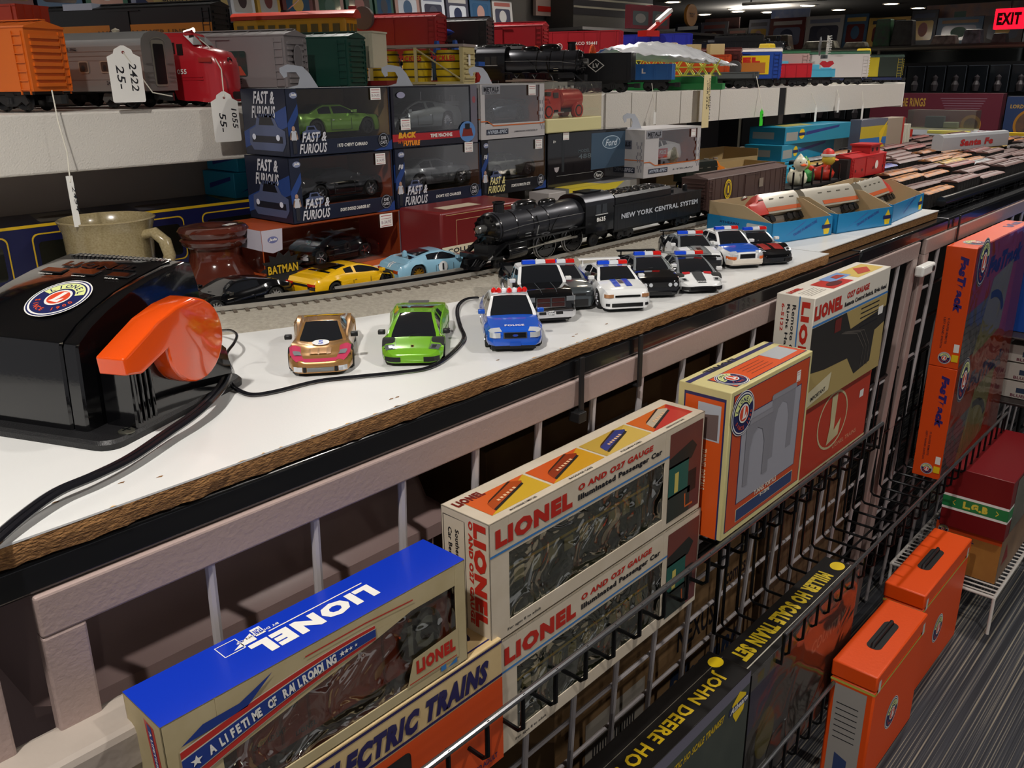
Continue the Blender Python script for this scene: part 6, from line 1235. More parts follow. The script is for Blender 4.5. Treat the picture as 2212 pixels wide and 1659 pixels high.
def steamer(label, loc, rz, L=.30, k=1., number=None, tenderL=.0, drivers=2, big=False):
    """steam locomotive, nose towards +x, wheels on z=0"""
    t = thing('toy_steam_locomotive', label, 'toy locomotive', loc, rz); t.scale = (k, k, k); b = M('#101012', .2, .25, .3); bs = M('#33343a', .36, .6, .1); X = L / 2
    g = G(); R = .027; cz = .060
    g.lathe([(R * .98, -X * .42), (R * 1.08, -X * .38), (R * 1.06, -X * .1), (R, X * .0), (R, X * .78), (R * .97, X * .80)], bs, 36, xf((0, 0, cz)), 'x')
    for x in (-.30, -.1, .12, .34, .56, .77): g.lathe([(R * 1.012, X * x), (R * 1.03, X * x + .0008), (R * 1.012, X * x + .002)], b, 36, xf((0, 0, cz)), 'x')
    g.build('boiler', t, smooth=.5)
    g = G(); g.lathe([(R * .97, X * .80), (R * .90, X * .83), (R * .5, X * .845), (R * .3, X * .85), (R * .22, X * .87), (.0001, X * .875)], b, 32, xf((0, 0, cz)), 'x'); g.lathe([(.0065, X * .85), (.0068, X * .93), (.005, X * .94), (.0001, X * .935)], M('#8a8a88', .2, .7), 16, xf((0, 0, cz + .003)), 'x')
    for i in range(14): a = 2 * math.pi * i / 14; g.box((X * .815, -.0018, -.0018), (X * .85, .0018, .0018), b, xf((0, R * .8 * math.cos(a), cz + R * .8 * math.sin(a)), rx=a))
    g.tube([(X * .83, -R * .9, cz - .010), (X * .87, -R * .5, cz - .008), (X * .87, R * .5, cz - .008), (X * .83, R * .9, cz - .010)], .0007, M('#5a5a5c', .3, .8), 5); g.build('smokebox_front', t, smooth=.6)
    g = G(); z = cz + R; g.lathe([(.009, -.004), (.0085, .002), (.008, .012), (.0095, .014), (.0095, .0155), (.006, .0155), (.006, .006)], b, 20, xf((X * .66, 0, z))); g.build('chimney', t, smooth=.5)
    for nm, x, a, hh in (('steam_dome', .30, .014, .012), ('sand_dome', -.02, .011, .008)):
        g = G(); rr = []
        for q, s in ((-.006, 1.), (hh * .3, .98), (hh * .75, .9), (hh, .6), (hh + .001, .05)): rr.append([(X * x + a * 1.7 * s * math.cos(2 * math.pi * i / 20), a * .8 * s * math.sin(2 * math.pi * i / 20), z + q) for i in range(20)])
        g.loft(rr, b); g.build(nm, t, smooth=.8)
    g = G(); g.lathe([(.003, -.002), (.0036, .002), (.0034, .007), (.0001, .009)], M('#8f9092', .25, .8), 12, xf((X * .46, 0, z))); g.build('bell', t, smooth=.8)
    # cab
    g = G(); c0, c1 = -X * .80, -X * .40; hw = .031
    prof = [(-hw, .028), (hw, .028), (hw, .076), (hw * .97, .083), (hw * .8, .090), (hw * .5, .0945), (0, .096), (-hw * .5, .0945), (-hw * .8, .090), (-hw * .97, .083), (-hw, .076)]
    g.loft([[(x, y, q) for y, q in prof] for x in (c0 - .012, c1)], lambda i, k_: bs if 2 <= k_ <= 9 else b); g.box((c0 + .004, -.014, .0955), (c1 - .018, .014, .098), b)
    for s in (1, -1): [g.box((c0 + a, s * hw - .0006, .060), (c0 + a + .0115, s * hw + .0006, .076), M('#3c3f44', .15)) for a in (.008, .023)]; g.box((c0 + .006, s * hw - .0012, .0575), (c0 + .036, s * hw + .0012, .059), M('#b9b9b9', .3))
    g.build('cab', t, smooth=.5)
    if number: g = G(); [Art(g, (c0 + .012 if s < 0 else c0 + .034, s * (hw + .0008), .046), (1, 0, 0) if s < 0 else (-1, 0, 0), (0, 0, 1)).text(number, 0, 0, .022, .008, PW, 2, .03) for s in (1, -1)]; g.build('number', t, smooth=0)
    # running boards, frame, cylinders, pilot
    g = G()
    for s in (1, -1):
        g.box((c1, min(s * .024, s * .0325), .0395), (X * .74, max(s * .024, s * .0325), .0425), b)
        g.prism([(X * .72, .041), (X * .76, .041), (X * .98, .020), (X * .94, .020)], .008, b, xf((0, s * .028 + .004, 0), rx=math.pi / 2)); g.tube([(c1, s * .0285, .066), (X * .1, s * .0288, .066), (X * .5, s * .0285, .064), (X * .76, s * .027, .060)], .0006, M('#7a7a7c', .3, .8), 5)
        g.tube([(X * .3, s * .024, .075), (X * .3, s * .030, .060), (X * .34, s * .031, .044)], .0010, b, 5); g.tube([(-X * .05, s * .024, .072), (X * .10, s * .031, .056), (X * .14, s * .031, .044)], .0008, b, 5); g.box((X * .42, s * .030 - .001, .050), (X * .50, s * .030 + .001, .0512), CHROME); g.box((X * .42, s * .030 - .001, .0455), (X * .50, s * .030 + .001, .0467), CHROME)
    g.box((-X * .9, -.015, .018), (X * .9, .015, .038), BLKM); g.box((X * .62, -.028, .018), (X * .98, .028, .0215), b); g.build('running_board', t, smooth=0)
    g = G(); [g.lathe([(.0095, 0), (.0105, .002), (.0105, .034), (.0095, .036)], b, 16, xf((X * .50, s * .027, .024)), 'x') for s in (1, -1)]; [g.box((X * .50, s * .027 - .0075, .020), (X * .50 + .036, s * .027 + .0075, .040), b) for s in (1, -1)]; g.build('cylinders', t, smooth=.5, bevel=.001)
    g = G(); rr = []
    for x, w, q in ((X * .96, .028, .020), (X * 1.06, .020, .004), (X * .99, .026, .002)): rr.append([(x, -w, q), (x + .004, 0, q), (x, w, q)])
    g.loft(rr, b, closed=False, cap=False)
    for i in range(9): y = -.022 + i * .0055; g.tube([(X * .97 + .003, y, .019), (X * 1.05 + .003 - abs(y) * .2, y * .75, .005)], .0011, b, 5)
    g.box((X * .93, -.030, .019), (X * 1.0, .030, .026), b); g.box((X * 1.0, -.004, .012), (X * 1.10, .004, .020), b); g.build('pilot', t, smooth=0)
    # drivers, rods, small wheels
    rimm = M('#8d8d8f', .25, .8); kk = ('D',)
    if kk not in TRK:
        g = G(); r = .0225; g.lathe([(r * 1.05, -.004), (r * 1.05, -.002), (r, -.001), (r, .0026), (r * .93, .003), (r * .90, .0012), (r * .88, 0), (.0001, 0)], [rimm, rimm, rimm, rimm, b, b, b], 32, None, 'y')
        for i in range(14): g.box((r * .15, 0, -r * .035), (r * .9, .0022, r * .035), b, Matrix.Rotation(2 * math.pi * i / 14, 4, 'Y'))
        g.lathe([(r * .22, 0), (r * .22, .0034), (.0001, .0034)], b, 12, None, 'y'); g.prism([(r * .85 * math.cos(a), r * .85 * math.sin(a)) for a in [math.radians(q) for q in range(200, 341, 20)]], .0026, b, xf((0, .0026, 0), rx=math.pi / 2)); o = g.build('driving_wheel', smooth=.6); TRK[kk] = o.data; bpy.data.objects.remove(o)
    dx = [X * .16, -X * .26] if drivers == 2 else [X * .24, -X * .06, -X * .36]
    for x in dx:
        for s in (1, -1): w = bpy.data.objects.new('driving_wheel', TRK[kk]); COL.objects.link(w); w.parent = t; w.location = (x, s * .0215, .0225); w.rotation_euler = (0, 0, 0 if s > 0 else math.pi)
    g = G()
    for s in (1, -1):
        y = s * .0275; g.box((dx[-1] - .004, min(y, y + s * .0018), .0255), (dx[0] + .008, max(y, y + s * .0018), .0290), M('#c4bfb4', .25, .9)); y += s * .002; g.tube([(dx[0], y, .0275), (X * .52, y, .0245)], .0014, M('#c4bfb4', .25, .9), 6); g.tube([(dx[-1] + .012, y, .031), (dx[0], y, .0285)], .0013, M('#c4bfb4', .25, .9), 6)
    g.build('side_rods', t, smooth=0)
    for x, r in ((X * .80, .0105), (-X * .62, .012)):
        for s in (1, -1): g = G(); g.lathe([(r, -.003), (r, .002), (r * .8, .003), (r * .3, .001), (.0001, .002)], M('#232325', .35, .5), 20, None, 'y'); w = g.build('small_wheel', t, (x, s * .018, r)); w.rotation_euler = (0, 0, 0 if s > 0 else math.pi)
    return t
def tender(label, loc, rz, L=.225, W=.066, text=None, k=1.):
    t = thing('toy_tender', label, 'toy train car', loc, rz); t.scale = (k, k, k); m = M('#17181c', .32, .2); chassis(t, L, W, k=.9); h = W / 2; g = G(); g.box((-L / 2, -h, .026), (L / 2, h, .075), m); 
    for i in range(12): x = -L / 2 + .01 + i * (L - .02) / 11; [g.box((x - .0004, s * h - .0004, .027), (x + .0004, s * h + .0004, .074), M('#24262c', .3)) for s in (1, -1)]
    for s in (1, -1): g.box((-L / 2 - .001, s * h - .0012, .074), (L / 2 + .001, s * h + .0012, .077), m)
    g.build('tank_body', t, smooth=0, bevel=.0008)
    g = G(); c = M('#16171a', .35, .1); x0, x1 = -L * .14, L / 2 - .008; g.prism([(-h * .86, .075), (h * .86, .075), (h * .86, .090), (h * .74, .0955), (-h * .74, .0955), (-h * .86, .090)], x1 - x0, c, Matrix(((0, 0, 1, x0), (1, 0, 0, 0), (0, 1, 0, 0), (0, 0, 0, 1)))); g.build('coal_bunker', t, smooth=0)
    g = G(); rnd = random.Random(9); nx, ny = 46, 16; v = []; f = []
    for i in range(nx + 1):
        for j in range(ny + 1): u = j / ny; v.append((x0 + .003 + (x1 - x0 - .006) * i / nx, -h * .70 + h * 1.4 * u, .0950 + .004 * math.sin(u * math.pi) * min(1, i / 4, (nx - i) / 4) + rnd.uniform(0, .0026)))
    for i in range(nx):
        for j in range(ny): a = i * (ny + 1) + j; f.append((a, a + ny + 1, a + ny + 2, a + 1))
    g.add(v, f, M('#0c0c0e', .22, 0, .4)); o = g.build('coal_load', t, smooth=0); o['kind'] = 'stuff'
    g = G(); g.lathe([(.009, 0), (.009, .006), (.0001, .007)], m, 16, xf((-L * .27, 0, .075))); g.lathe([(.005, 0), (.005, .012), (.0001, .014)], m, 10, xf((-L * .42, .008, .075))); g.cyl((-L * .44, -.012, .075), (-L * .44, -.012, .084), .0016, CHROME, 8); g.build('water_hatch', t, smooth=.6)
    if text:
        g = G(); A = Art(g, (-L / 2, -h - .0006, .026), (1, 0, 0), (0, 0, 1)); A.text(text, L * .08, .024, L * .86, .0095, M('#b9bec6', .4), 3, .03); g.build('lettering', t, smooth=0)
    return t
def build_trains():
    yt = .885; zt = .0165
    t = steamer('large black steam locomotive toy numbered 8635 running on the roadbed track', (1.050, yt, zt), math.pi, k=1., number='8635'); t.scale = (1.08, .95, .91)
    t = tender('black coal tender lettered NEW YORK CENTRAL SYSTEM behind the locomotive', (1.330, yt, zt), math.pi, L=.30, k=.92); t.scale = (.92, .92, .83)
    g = G(); A = Art(g, (.15, .0336, .026), (-1, 0, 0), (0, 0, 1)); A.text('NEW YORK CENTRAL SYSTEM', .020, .021, .265, .0105, M('#b9bec6', .4), 3, .035); g.build('lettering', t, smooth=0)
    t = boxcar('brown ribbed boxcar with round yellow emblem, coupled behind the tender', '#4f3a36', (1.658, yt, zt), 0, L=.41, W=.072, zt=.098, ribs=True, roofcol='#6a5854',
           art=lambda A, L, H, g: (A.ell(L * .23, H * .58, .018, .024, YEL, 7), A.ell(L * .23, H * .58, .015, .020, M('#4f3a36'), 8), A.ring(L * .23, H * .58, .013, .018, .002, YEL, 9), A.poly([(L * .222, H * .45), (L * .222, H * .7), (L * .24, H * .7), (L * .24, H * .45)], YEL, 10), A.rect(L * .62, H * .45, .022, .022, M('#8d7f72', .5), 10))); t.scale = (.8, .8, .8)
    t = thing('toy_flatcar', 'black flatcar with upright stakes carrying rubber ducks', 'toy train car', (1.985, yt, zt), 0); chassis(t, .34, .066); g = G(); g.box((-.17, -.036, .028), (.17, .036, .034), BLKM); t.scale = (.8, .8, .8)
    for i in range(6): [g.box((-.155 + i * .062 - .002, s * .035 - .002, .03), (-.155 + i * .062 + .002, s * .035 + .002, .078), BLK) for s in (1, -1)]
    g.build('deck_and_stakes', t, smooth=0)
    def duck(label, x, y, rz, body, head, hat=None, beak='#d8561a', k=1.):
        d = thing('rubber_duck', label, 'rubber duck', (x, y, zt + .0275), rz); d.scale = (k, k, k); bm = M(body, .4); g = G()
        rr = [[(cx + a * math.cos(2 * math.pi * i / 18), b * math.sin(2 * math.pi * i / 18), z) for i in range(18)] for cx, a, b, z in ((0, .018, .014, 0), (0, .027, .021, .008), (0, .029, .022, .018), (-.002, .025, .019, .027), (.006, .012, .011, .034), (.010, .010, .010, .037))]
        g.loft(rr, bm); g.tube([(-.020, 0, .022), (-.030, 0, .029), (-.034, 0, .034)], [.010, .006, .001], bm, 10); g.build('body', d, smooth=.9)
        g = G(); g.lathe([(.0001, -.0165), (.010, -.013), (.016, -.005), (.0165, .002), (.013, .010), (.006, .0155), (.0001, .017)], M(head, .4), 20, xf((.012, 0, .050))); g.build('head', d, smooth=.9)
        g = G(); g.loft([[(x_, y_ * w, z_ * hh + zz) for y_, z_ in ((-1, 0), (0, .8), (1, 0), (0, -.8))] for x_, w, hh, zz in ((.024, .009, .006, .049), (.032, .008, .004, .048), (.036, .004, .002, .048))], M(beak, .4)); g.build('beak', d, smooth=.9)
        g = G(); [g.lathe([(.0001, -.002), (.002, 0), (.0001, .002)], INK, 8, xf((.0255, s * .0075, .055))) for s in (1, -1)]; g.build('eyes', d)
        if hat: g = G(); g.lathe([(.0165, 0), (.0175, .003), (.0165, .006)], PW, 18, xf((.010, 0, .057))); g.lathe([(.015, .006), (.012, .014), (.004, .019), (.0001, .019)], M(hat, .5), 18, xf((.010, 0, .057))); g.build('santa_hat', d, smooth=.8)
        else: g = G(); g.lathe([(.010, 0), (.004, .008), (.0001, .012)], bm, 12, xf((.008, 0, .062))); g.build('comb', d, smooth=.8)
    duck('white rubber duck with orange beak and black spots on the flatcar', 1.932, yt - .004, D(-128), '#dcd8c0', '#dcd8c0', k=.95)
    duck('yellow faced rubber duck in a red Santa hat on the flatcar', 2.068, yt - .004, D(-60), '#c8321e', '#d8b83c', hat='#c8281c', k=.95)
    duck('green and yellow rubber duck low at the back of the flatcar', 2.00, yt + .006, D(60), '#3f8f4a', '#c8b83a', k=.8)
    t = boxcar('bright red caboose toy with cupola, behind the rubber ducks', '#b8282a', (2.275, yt - .006, zt), 0, L=.29, W=.070, zb=.026, zt=.088, name='toy_caboose', art=lambda A, L, H, g: (A.ell(L * .72, H * .5, .013, .013, PW, 7), [A.rect(L * a, H * .3, .006, .008, INK, 7) for a in (.12, .3, .62, .9)])); t.scale = (.78, .8, .8)
    g = G(); rd = M('#b8282a', .38); g.box((.012, -.030, .090), (.095, .030, .116), rd); g.box((.006, -.034, .116), (.101, .034, .121), rd); [g.box((.025 + i * .038, -.0306, .099), (.038 + i * .038, -.0302, .110), INK) for i in range(2)]; g.build('cupola', t, smooth=0, bevel=.001)
    g = G(); g.lathe([(.004, 0), (.004, .012), (.006, .013), (.0001, .016)], BLKM, 10, xf((-.06, .01, .094))); g.build('chimney', t); g = G(); g.box((-.172, -.034, .026), (-.147, .034, .086), BLKM); g.build('platform', t, smooth=.5)
TH = D(-65)
def park(px, ye=1.283, W=.066, L=.30, z=.245, th=TH):
    """centre of a vehicle parked slanting on the riser shelf, its near end's right corner showing at column px"""
    c, s = math.cos(th), math.sin(th); yc = ye + c * W / 2; xe = xat(px, yc, z + .05) + s * W / 2
    return (xe - c * L / 2, ye - s * L / 2, z)
def build_shelf_trains():
    gr = None; z = .245
    boxcar('orange boxcar with side ladders, leftmost in front on the riser shelf', '#d0641a', park(150), TH, L=.30, W=.068, art=lambda A, L, H, g: (A.text('N', L * .79, H * .75, .008, .008, INK, 3, .02), A.text('2454', L * .72, H * .12, .02, .006, M('#7a3a10', .5), 3)))
    passenger('silver passenger car 2422 with grey end door, second on the riser shelf', park(380, W=.07, L=.34), TH)
    diesel('red streamlined diesel locomotive numbered 1055 on the riser shelf', park(528, L=.33, ye=1.275), TH, '#b4202a')
    # silver aquarium style car
    p = park(665); t = boxcar('silver grey car with clear windows and red load, lettered SERVE', '#8e8788', p, TH, L=.30, W=.068, art=lambda A, L, H, g: (A.rrect(L * .04, H * .22, L * .36, H * .5, .004, M('#3a4a48', .1, 0, .6), 3), A.poly([(L * .06, H * .24), (L * .1, H * .4), (L * .2, H * .44), (L * .3, H * .38), (L * .38, H * .24)], M('#c0503c', .4), 4), A.rrect(L * .46, H * .22, L * .30, H * .5, .004, M('#3a4a48', .1, 0, .6), 3), A.poly([(L * .47, H * .24), (L * .5, H * .45), (L * .6, H * .5), (L * .72, H * .42), (L * .75, H * .24)], M('#c0503c', .4), 4), A.text('PRESERVE', L * .50, H * .08, L * .22, H * .09, INK, 3, .02)))
    g = G(); A = Art(g, (.1535, -.034, .026), (0, 1, 0), (0, 0, 1)); A.ell(.032, .046, .013, .018, M('#7a7476', .4), 4); A.ring(.032, .046, .014, .019, .0015, M('#a09a9c', .35), 6); g.build('end_vent', t, smooth=0)
    boxcar('dark green boxcar with small gold shield, beside the silver grey car', '#17453a', park(797), TH, L=.29, W=.066, art=lambda A, L, H, g: (A.rrect(L * .60, H * .62, .020, .020, .003, M('#a89a4a', .4), 3), A.rrect(L * .605, H * .64, .017, .016, .002, M('#17453a', .4), 4), A.text('ROCK', L * .61, H * .73, .014, .004, M('#a89a4a', .4), 5, .03), A.text('ISLAND', L * .61, H * .66, .014, .004, M('#a89a4a', .4), 5, .03), A.text('XXXX 9-1', L * .60, H * .30, .03, .004, M('#a89a4a', .4), 3), A.text('LT WT 1400', L * .60, H * .12, .03, .004, M('#a89a4a', .4), 3), A.ring(L * .5, H * .25, .006, .006, .001, M('#a89a4a', .4), 3)))
    # red flat with white trailer
    p = park(866, ye=1.30, L=.30); t = thing('toy_flatcar', 'red flatcar under the white road trailer', 'toy train car', p, TH); chassis(t, .30, .062); g = G(); g.box((-.15, -.031, .026), (.15, .031, .034), M('#7a1c1c', .4)); g.build('deck', t, smooth=0)
    t = thing('toy_trailer', 'ribbed off-white road trailer on black wheels, riding on the red flatcar', 'toy trailer', (p[0], p[1], p[2] + .0343), TH); g = G(); wm = M('#cfc8b0', .4); g.box((-.125, -.03, .022), (.125, .03, .082), wm); g.box((-.127, -.031, .081), (.127, .031, .084), wm)
    for i in range(26): x = -.12 + i * .0095; [g.box((x, s * .030 - .0008, .024), (x + .003, s * .030 + .0008, .080), wm) for s in (1, -1)]
    g.build('trailer_body', t, smooth=0); g = G(); [g.lathe([(.009, -.003), (.0095, 0), (.009, .003)], RUB, 14, xf((x, s * .025, .0095)), 'y') for x in (.05, .075, -.08) for s in (1, -1)]; g.box((.045, -.022, .012), (.08, .022, .022), BLKM); g.box((-.09, -.022, .012), (-.07, .022, .022), BLKM); g.build('wheels', t, smooth=.5)
    # pickle vat car
    p = park(1026, L=.29); t = thing('toy_vat_car', 'cream framed car with yellow vats lettered PICKLES', 'toy train car', p, TH); chassis(t, .29, .066); cm = M('#c8ba88', .4); g = G(); g.box((-.145, -.033, .026), (.145, .033, .031), cm); g.box((-.147, -.036, .094), (.147, .036, .099), M('#9c8f8a', .4))
    for s in (1, -1):
        for x in (-.144, -.05, .046, .141): g.box((x - .003, s * .0335 - .0015, .03), (x + .003, s * .0335 + .0015, .095), cm)
        for a, b in ((-.144, -.05), (.141, .046)): g.tube([(a, s * .034, .034 if a < 0 else .034), (b, s * .034, .092)], .0016, cm, 4)
        g.box((s * .143 - .002, -.033, .030), (s * .143 + .002, .033, .094), cm)
        for i in range(6): g.box((s * .146 - .002, -.028, .036 + i * .009), (s * .146 + .002, .028, .039 + i * .009), cm)
    g.build('frame_and_roof', t, smooth=0)
    g = G()
    for i in range(4):
        X = xf((-.105 + i * .07, 0, .031)); g.lathe([(.026, 0), (.028, .016), (.0285, .03), (.028, .044), (.026, .058), (.0001, .058)], YEL, 26, X)
        for q in (.008, .022, .036, .050): g.lathe([(.0288, q), (.0292, q + .001), (.0288, q + .0025)], M('#4a3f14', .5), 26, X)
    g.build('vats', t, smooth=.6)
    g = G(); A = Art(g, (-.145, -.0296, .031), (1, 0, 0), (0, 0, 1)); [A.text('PICKLES', .016 + i * .07, .038, .046, .010, RED, 3, .04) for i in range(4)]; g.build('lettering', t, smooth=0)
    g = G(); A = Art(g, (.1475, -.02, .04), (0, 1, 0), (0, 0, 1)); A.rect(.008, .020, .012, .020, PW, 3); g.build('price_sticker', t, smooth=0)
    # blue crane tower (narrow)
    p = park(1062, ye=1.31, L=.26); t = thing('toy_derrick_car', 'blue derrick tower on a red base between the vat car and the black tender', 'toy train car', p, TH); chassis(t, .26, .06); g = G(); rb = M('#a8201e', .4); bm = M('#2856a8', .4); g.box((-.13, -.03, .026), (.13, .03, .033), rb); g.box((.08, -.016, .033), (.115, .014, .058), rb); g.build('deck', t, smooth=0)
    g = G(); g.prism([(-.022, .033), (.022, .033), (.022, .072), (.005, .110), (-.005, .110), (-.022, .072)], .006, bm, Matrix(((0, 0, 1, .06), (1, 0, 0, 0), (0, 1, 0, 0), (0, 0, 0, 1)))); g.prism([(-.022, .033), (.022, .033), (.022, .072), (.005, .110), (-.005, .110), (-.022, .072)], .006, bm, Matrix(((0, 0, 1, .02), (1, 0, 0, 0), (0, 1, 0, 0), (0, 0, 0, 1)))); g.box((.0, -.02, .06), (.12, .02, .068), bm); g.build('tower', t, smooth=0)
    # black tender and steamer
    p = park(1140, L=.24, W=.07, ye=1.47); t = tender('black toy tender with white PACIFIC lettering, parked behind the small steam engine', p, TH, L=.24, W=.07, k=1.12); g = G(); Art(g, (-.12, -.0356, .026), (1, 0, 0), (0, 0, 1)).text('PACIFIC', .10, .018, .10, .012, M('#b9bec6', .4), 3, .03); g.build('lettering', t, smooth=0)
    p = park(1292, L=.30, W=.066, ye=1.285); steamer('small black steam engine toy slanting on the riser shelf, no lettering', p, TH, L=.26, k=1.1, drivers=3)
    boxcar_open = gondola('black hopper car with white diamond LV emblem', '#1a1b1e', park(1372, L=.26), TH, L=.26, H=.062, name='toy_hopper_car', art=lambda A, L, H: (A.poly([(L * .60, H * .55), (L * .68, H * .80), (L * .76, H * .55), (L * .68, H * .30)], PW, 3), A.poly([(L * .613, H * .55), (L * .68, H * .76), (L * .747, H * .55), (L * .68, H * .34)], M('#1a1b1e', .35), 4), A.text('LV', L * .65, H * .47, L * .06, H * .16, PW, 5, .04), A.text('LEHIGH VALLEY', L * .20, H * .82, L * .36, H * .12, PW, 3, .03)))
    # cable reel flat
    p = park(1325, ye=1.36, L=.28, W=.064); t = thing('toy_flatcar', 'grey flatcar under two orange cable reels', 'toy train car', (p[0], p[1], p[2]), TH); chassis(t, .28, .064); g = G(); g.box((-.14, -.03, .026), (.14, .03, .032), M('#5a5a5c', .5)); g.build('deck', t, smooth=0)
    for i, x in enumerate((-.03, .07)):
        g = G(); g.lathe([(.004, -.024), (.040, -.024), (.040, -.021), (.014, -.021), (.014, .021), (.040, .021), (.040, .024), (.004, .024)], M('#d8541a', .45), 32, None, 'x'); [g.box((.0245, .006, -.0012), (.0255, .038, .0012), M('#c04812', .45), Matrix.Rotation(2 * math.pi * k / 20, 4, 'X')) for k in range(20)]
        o = tag(g.build('cable_reel', smooth=.5), ('farther' if i == 0 else 'nearer') + ' orange ribbed cable reel standing on the grey flatcar', 'cable reel'); c, s = math.cos(TH), math.sin(TH); o.location = (p[0] + c * x, p[1] + s * x, p[2] + .0725); o.rotation_euler = (0, 0, TH)
    gondola('light blue gondola with white letter L, under the foil bag', '#2f6cb4', park(1458, L=.25), TH, L=.25, H=.038, art=lambda A, L, H: A.text('L', L * .70, H * .4, .010, H * .32, PW, 3, .04))
    # foil bag
    m = M('#e4e6ea', .22, .35, bump=(22, 1.)); g = G(); rnd = random.Random(5); n, mm = 26, 14; v = []; f = []
    a, b = Vector((xat(1325, 1.40, .33), 1.42, .345)), Vector((xat(1568, 1.30, .30), 1.285, .318))
    for i in range(n + 1):
        for j in range(mm + 1):
            u, w = i / n, j / mm; P = a.lerp(b, u); off = (w - .5) * .20 * (math.sin(math.pi * min(1, u * 1.15 + .12)) ** .5 if u < .95 else .25)
            hgt = .040 * math.sin(math.pi * w) * math.sin(math.pi * min(1, .10 + u * .9)) ; v.append((P.x + off * .25, P.y + off, P.z - .010 + hgt + rnd.uniform(-.0035, .0035)))
    for i in range(n):
        for j in range(mm): k = i * (mm + 1) + j; f.append((k, k + 1, k + mm + 2, k + mm + 1))
    g.add(v, f, m); o = g.build('foil_bag', smooth=.9); sm = o.modifiers.new('thick', 'SOLIDIFY'); sm.thickness = .0012; tag(o, 'crumpled shiny white foil bag lying across the blue and yellow cars', 'bag')
    # green base with yellow trestle
    p = park(1560, ye=1.30, L=.26, W=.07); t = thing('toy_trestle_car', 'green flat base carrying a yellow lattice trestle, under the foil bag', 'toy train car', p, TH); g = G(); gm = M('#1f7a3c', .4); g.box((-.16, -.055, 0), (.14, .045, .016), gm); g.box((-.13, -.035, .016), (.12, .030, .034), gm); g.build('green_base', t, smooth=0)
    g = G(); ym = M('#c9c84a', .4)
    for s in (1, -1):
        y = s * .024
        for q in (.036, .058, .078): g.box((-.12, y - .002, q), (.11, y + .002, q + .003), ym)
        for i in range(7): x = -.115 + i * .036; g.tube([(x, y, .037), (x + .028, y, .079)], .0018, ym, 5); g.tube([(x + .028, y, .037), (x, y, .079)], .0018, ym, 5)
    g.build('trestle', t, smooth=0)
    def bl(t, L, h, zb, z1):
        pass
    gondola('orange gondola with slatted sides behind the foil bag', '#c4481a', park(1578, ye=1.36, L=.26), TH, L=.26, H=.066, ribs=6)
    bm = M('#c0a878', .6)
    for i, (px, lb) in enumerate(((1530, 'tan wooden crate load on the orange gondola, left'), (1555, 'tan wooden crate load on the orange gondola, middle'), (1570, 'tan wooden crate load leaning on the orange gondola, right'))):
        g = G(); g.box((-.022, -.018, 0), (.022, .018, .030 if i else .036), bm); o = tag(g.build('wooden_crate', smooth=0, bevel=.001), lb, 'crate'); pp = park(1578, ye=1.36, L=.26); c, s = math.cos(TH), math.sin(TH); d = (-.05, .02, .085)[i]; o.location = (pp[0] + c * d, pp[1] + s * d, z + .094); o.rotation_euler = (0, 0, TH + i * .2)
    for i, d in enumerate(()): pass
    boxcar('maroon boxcar squeezed behind the orange gondola', '#5a2420', park(1600, ye=1.36, L=.27), TH, L=.27, W=.064)
    boxcar('blue boxcar with yellow and red picture billboard lettered LIONEL', '#2248a0', park(1686, ye=1.31, L=.28), TH, L=.28, W=.066, roofcol='#d8d0cc', art=lambda A, L, H, g: (A.rect(L * .06, H * .16, L * .82, H * .70, YEL, 7), A.rect(L * .10, H * .20, L * .74, H * .40, M('#b8702a', .5), 8), A.text('LIONEL', L * .16, H * .60, L * .62, H * .20, RED, 9, .08)))
    gondola('grey crane car with hook, in front of the blue billboard boxcar', '#55585a', park(1640, ye=1.283, L=.22), TH, L=.22, H=.018, ribs=3, load=lambda t, L, h, zb, z1: (lambda g: (g.box((-.06, -.022, zb), (.02, .022, zb + .05), M('#77797a', .4)), g.lathe([(.02, -.02), (.02, .02)], M('#4a4a4c', .4), 18, xf((.04, 0, zb + .03)), 'y'), g.build('crane_cab', t, smooth=.5)))(G()))
    gondola('small bright red dump gondola, right of the billboard boxcar', '#c01e2a', park(1752, ye=1.283, L=.22), TH, L=.22, H=.042, ribs=7)
    boxcar('tan pink boxcar roofed in green behind the light blue car', '#b89a94', park(1745, ye=1.37, L=.28), TH, L=.28, W=.064, roofcol='#2f5f40')
    t = gondola('light blue utility car with raised cab, left of the white boxcar', '#4aa8c8', park(1802, ye=1.283, L=.24), TH, L=.24, H=.026, ribs=3, load=lambda t, L, h, zb, z1: (lambda g: (g.box((-.11, -.026, zb), (-.03, .026, zb + .052), M('#5ab4d0', .4)), g.box((-.02, -.022, zb), (.07, .022, zb + .040), M('#5ab4d0', .4)), g.box((.075, -.02, zb), (.11, .02, zb + .03), M('#5ab4d0', .4)), g.build('light_blue_cab', t, smooth=0, bevel=.002)))(G()))
    boxcar('white boxcar with a red heart, near the far end of the riser shelf', '#cfc9c6', park(1873, ye=1.29, L=.28), TH, L=.28, W=.066, roofcol='#39604a', art=lambda A, L, H, g: (A.poly([(L * .40, H * .60), (L * .43, H * .72), (L * .47, H * .72), (L * .49, H * .66), (L * .52, H * .72), (L * .56, H * .72), (L * .58, H * .60), (L * .49, H * .34)], M('#b81e2a', .4), 9)))
    t = boxcar('yellow and dark green diesel switcher, last on the riser shelf', '#c8b41e', park(1946, ye=1.29, L=.29), TH, L=.29, W=.066, roofcol='#24352c', zt=.096, name='toy_diesel_locomotive', cat='toy locomotive', art=lambda A, L, H, g: (A.rect(L * .70, 0, L * .3, H, M('#1f2c24', .4), 7), A.rect(0, -H * .18, L, H * .14, M('#1e2a5a', .4), 3)))
    # second rank
    R2 = 1.62; zr = z
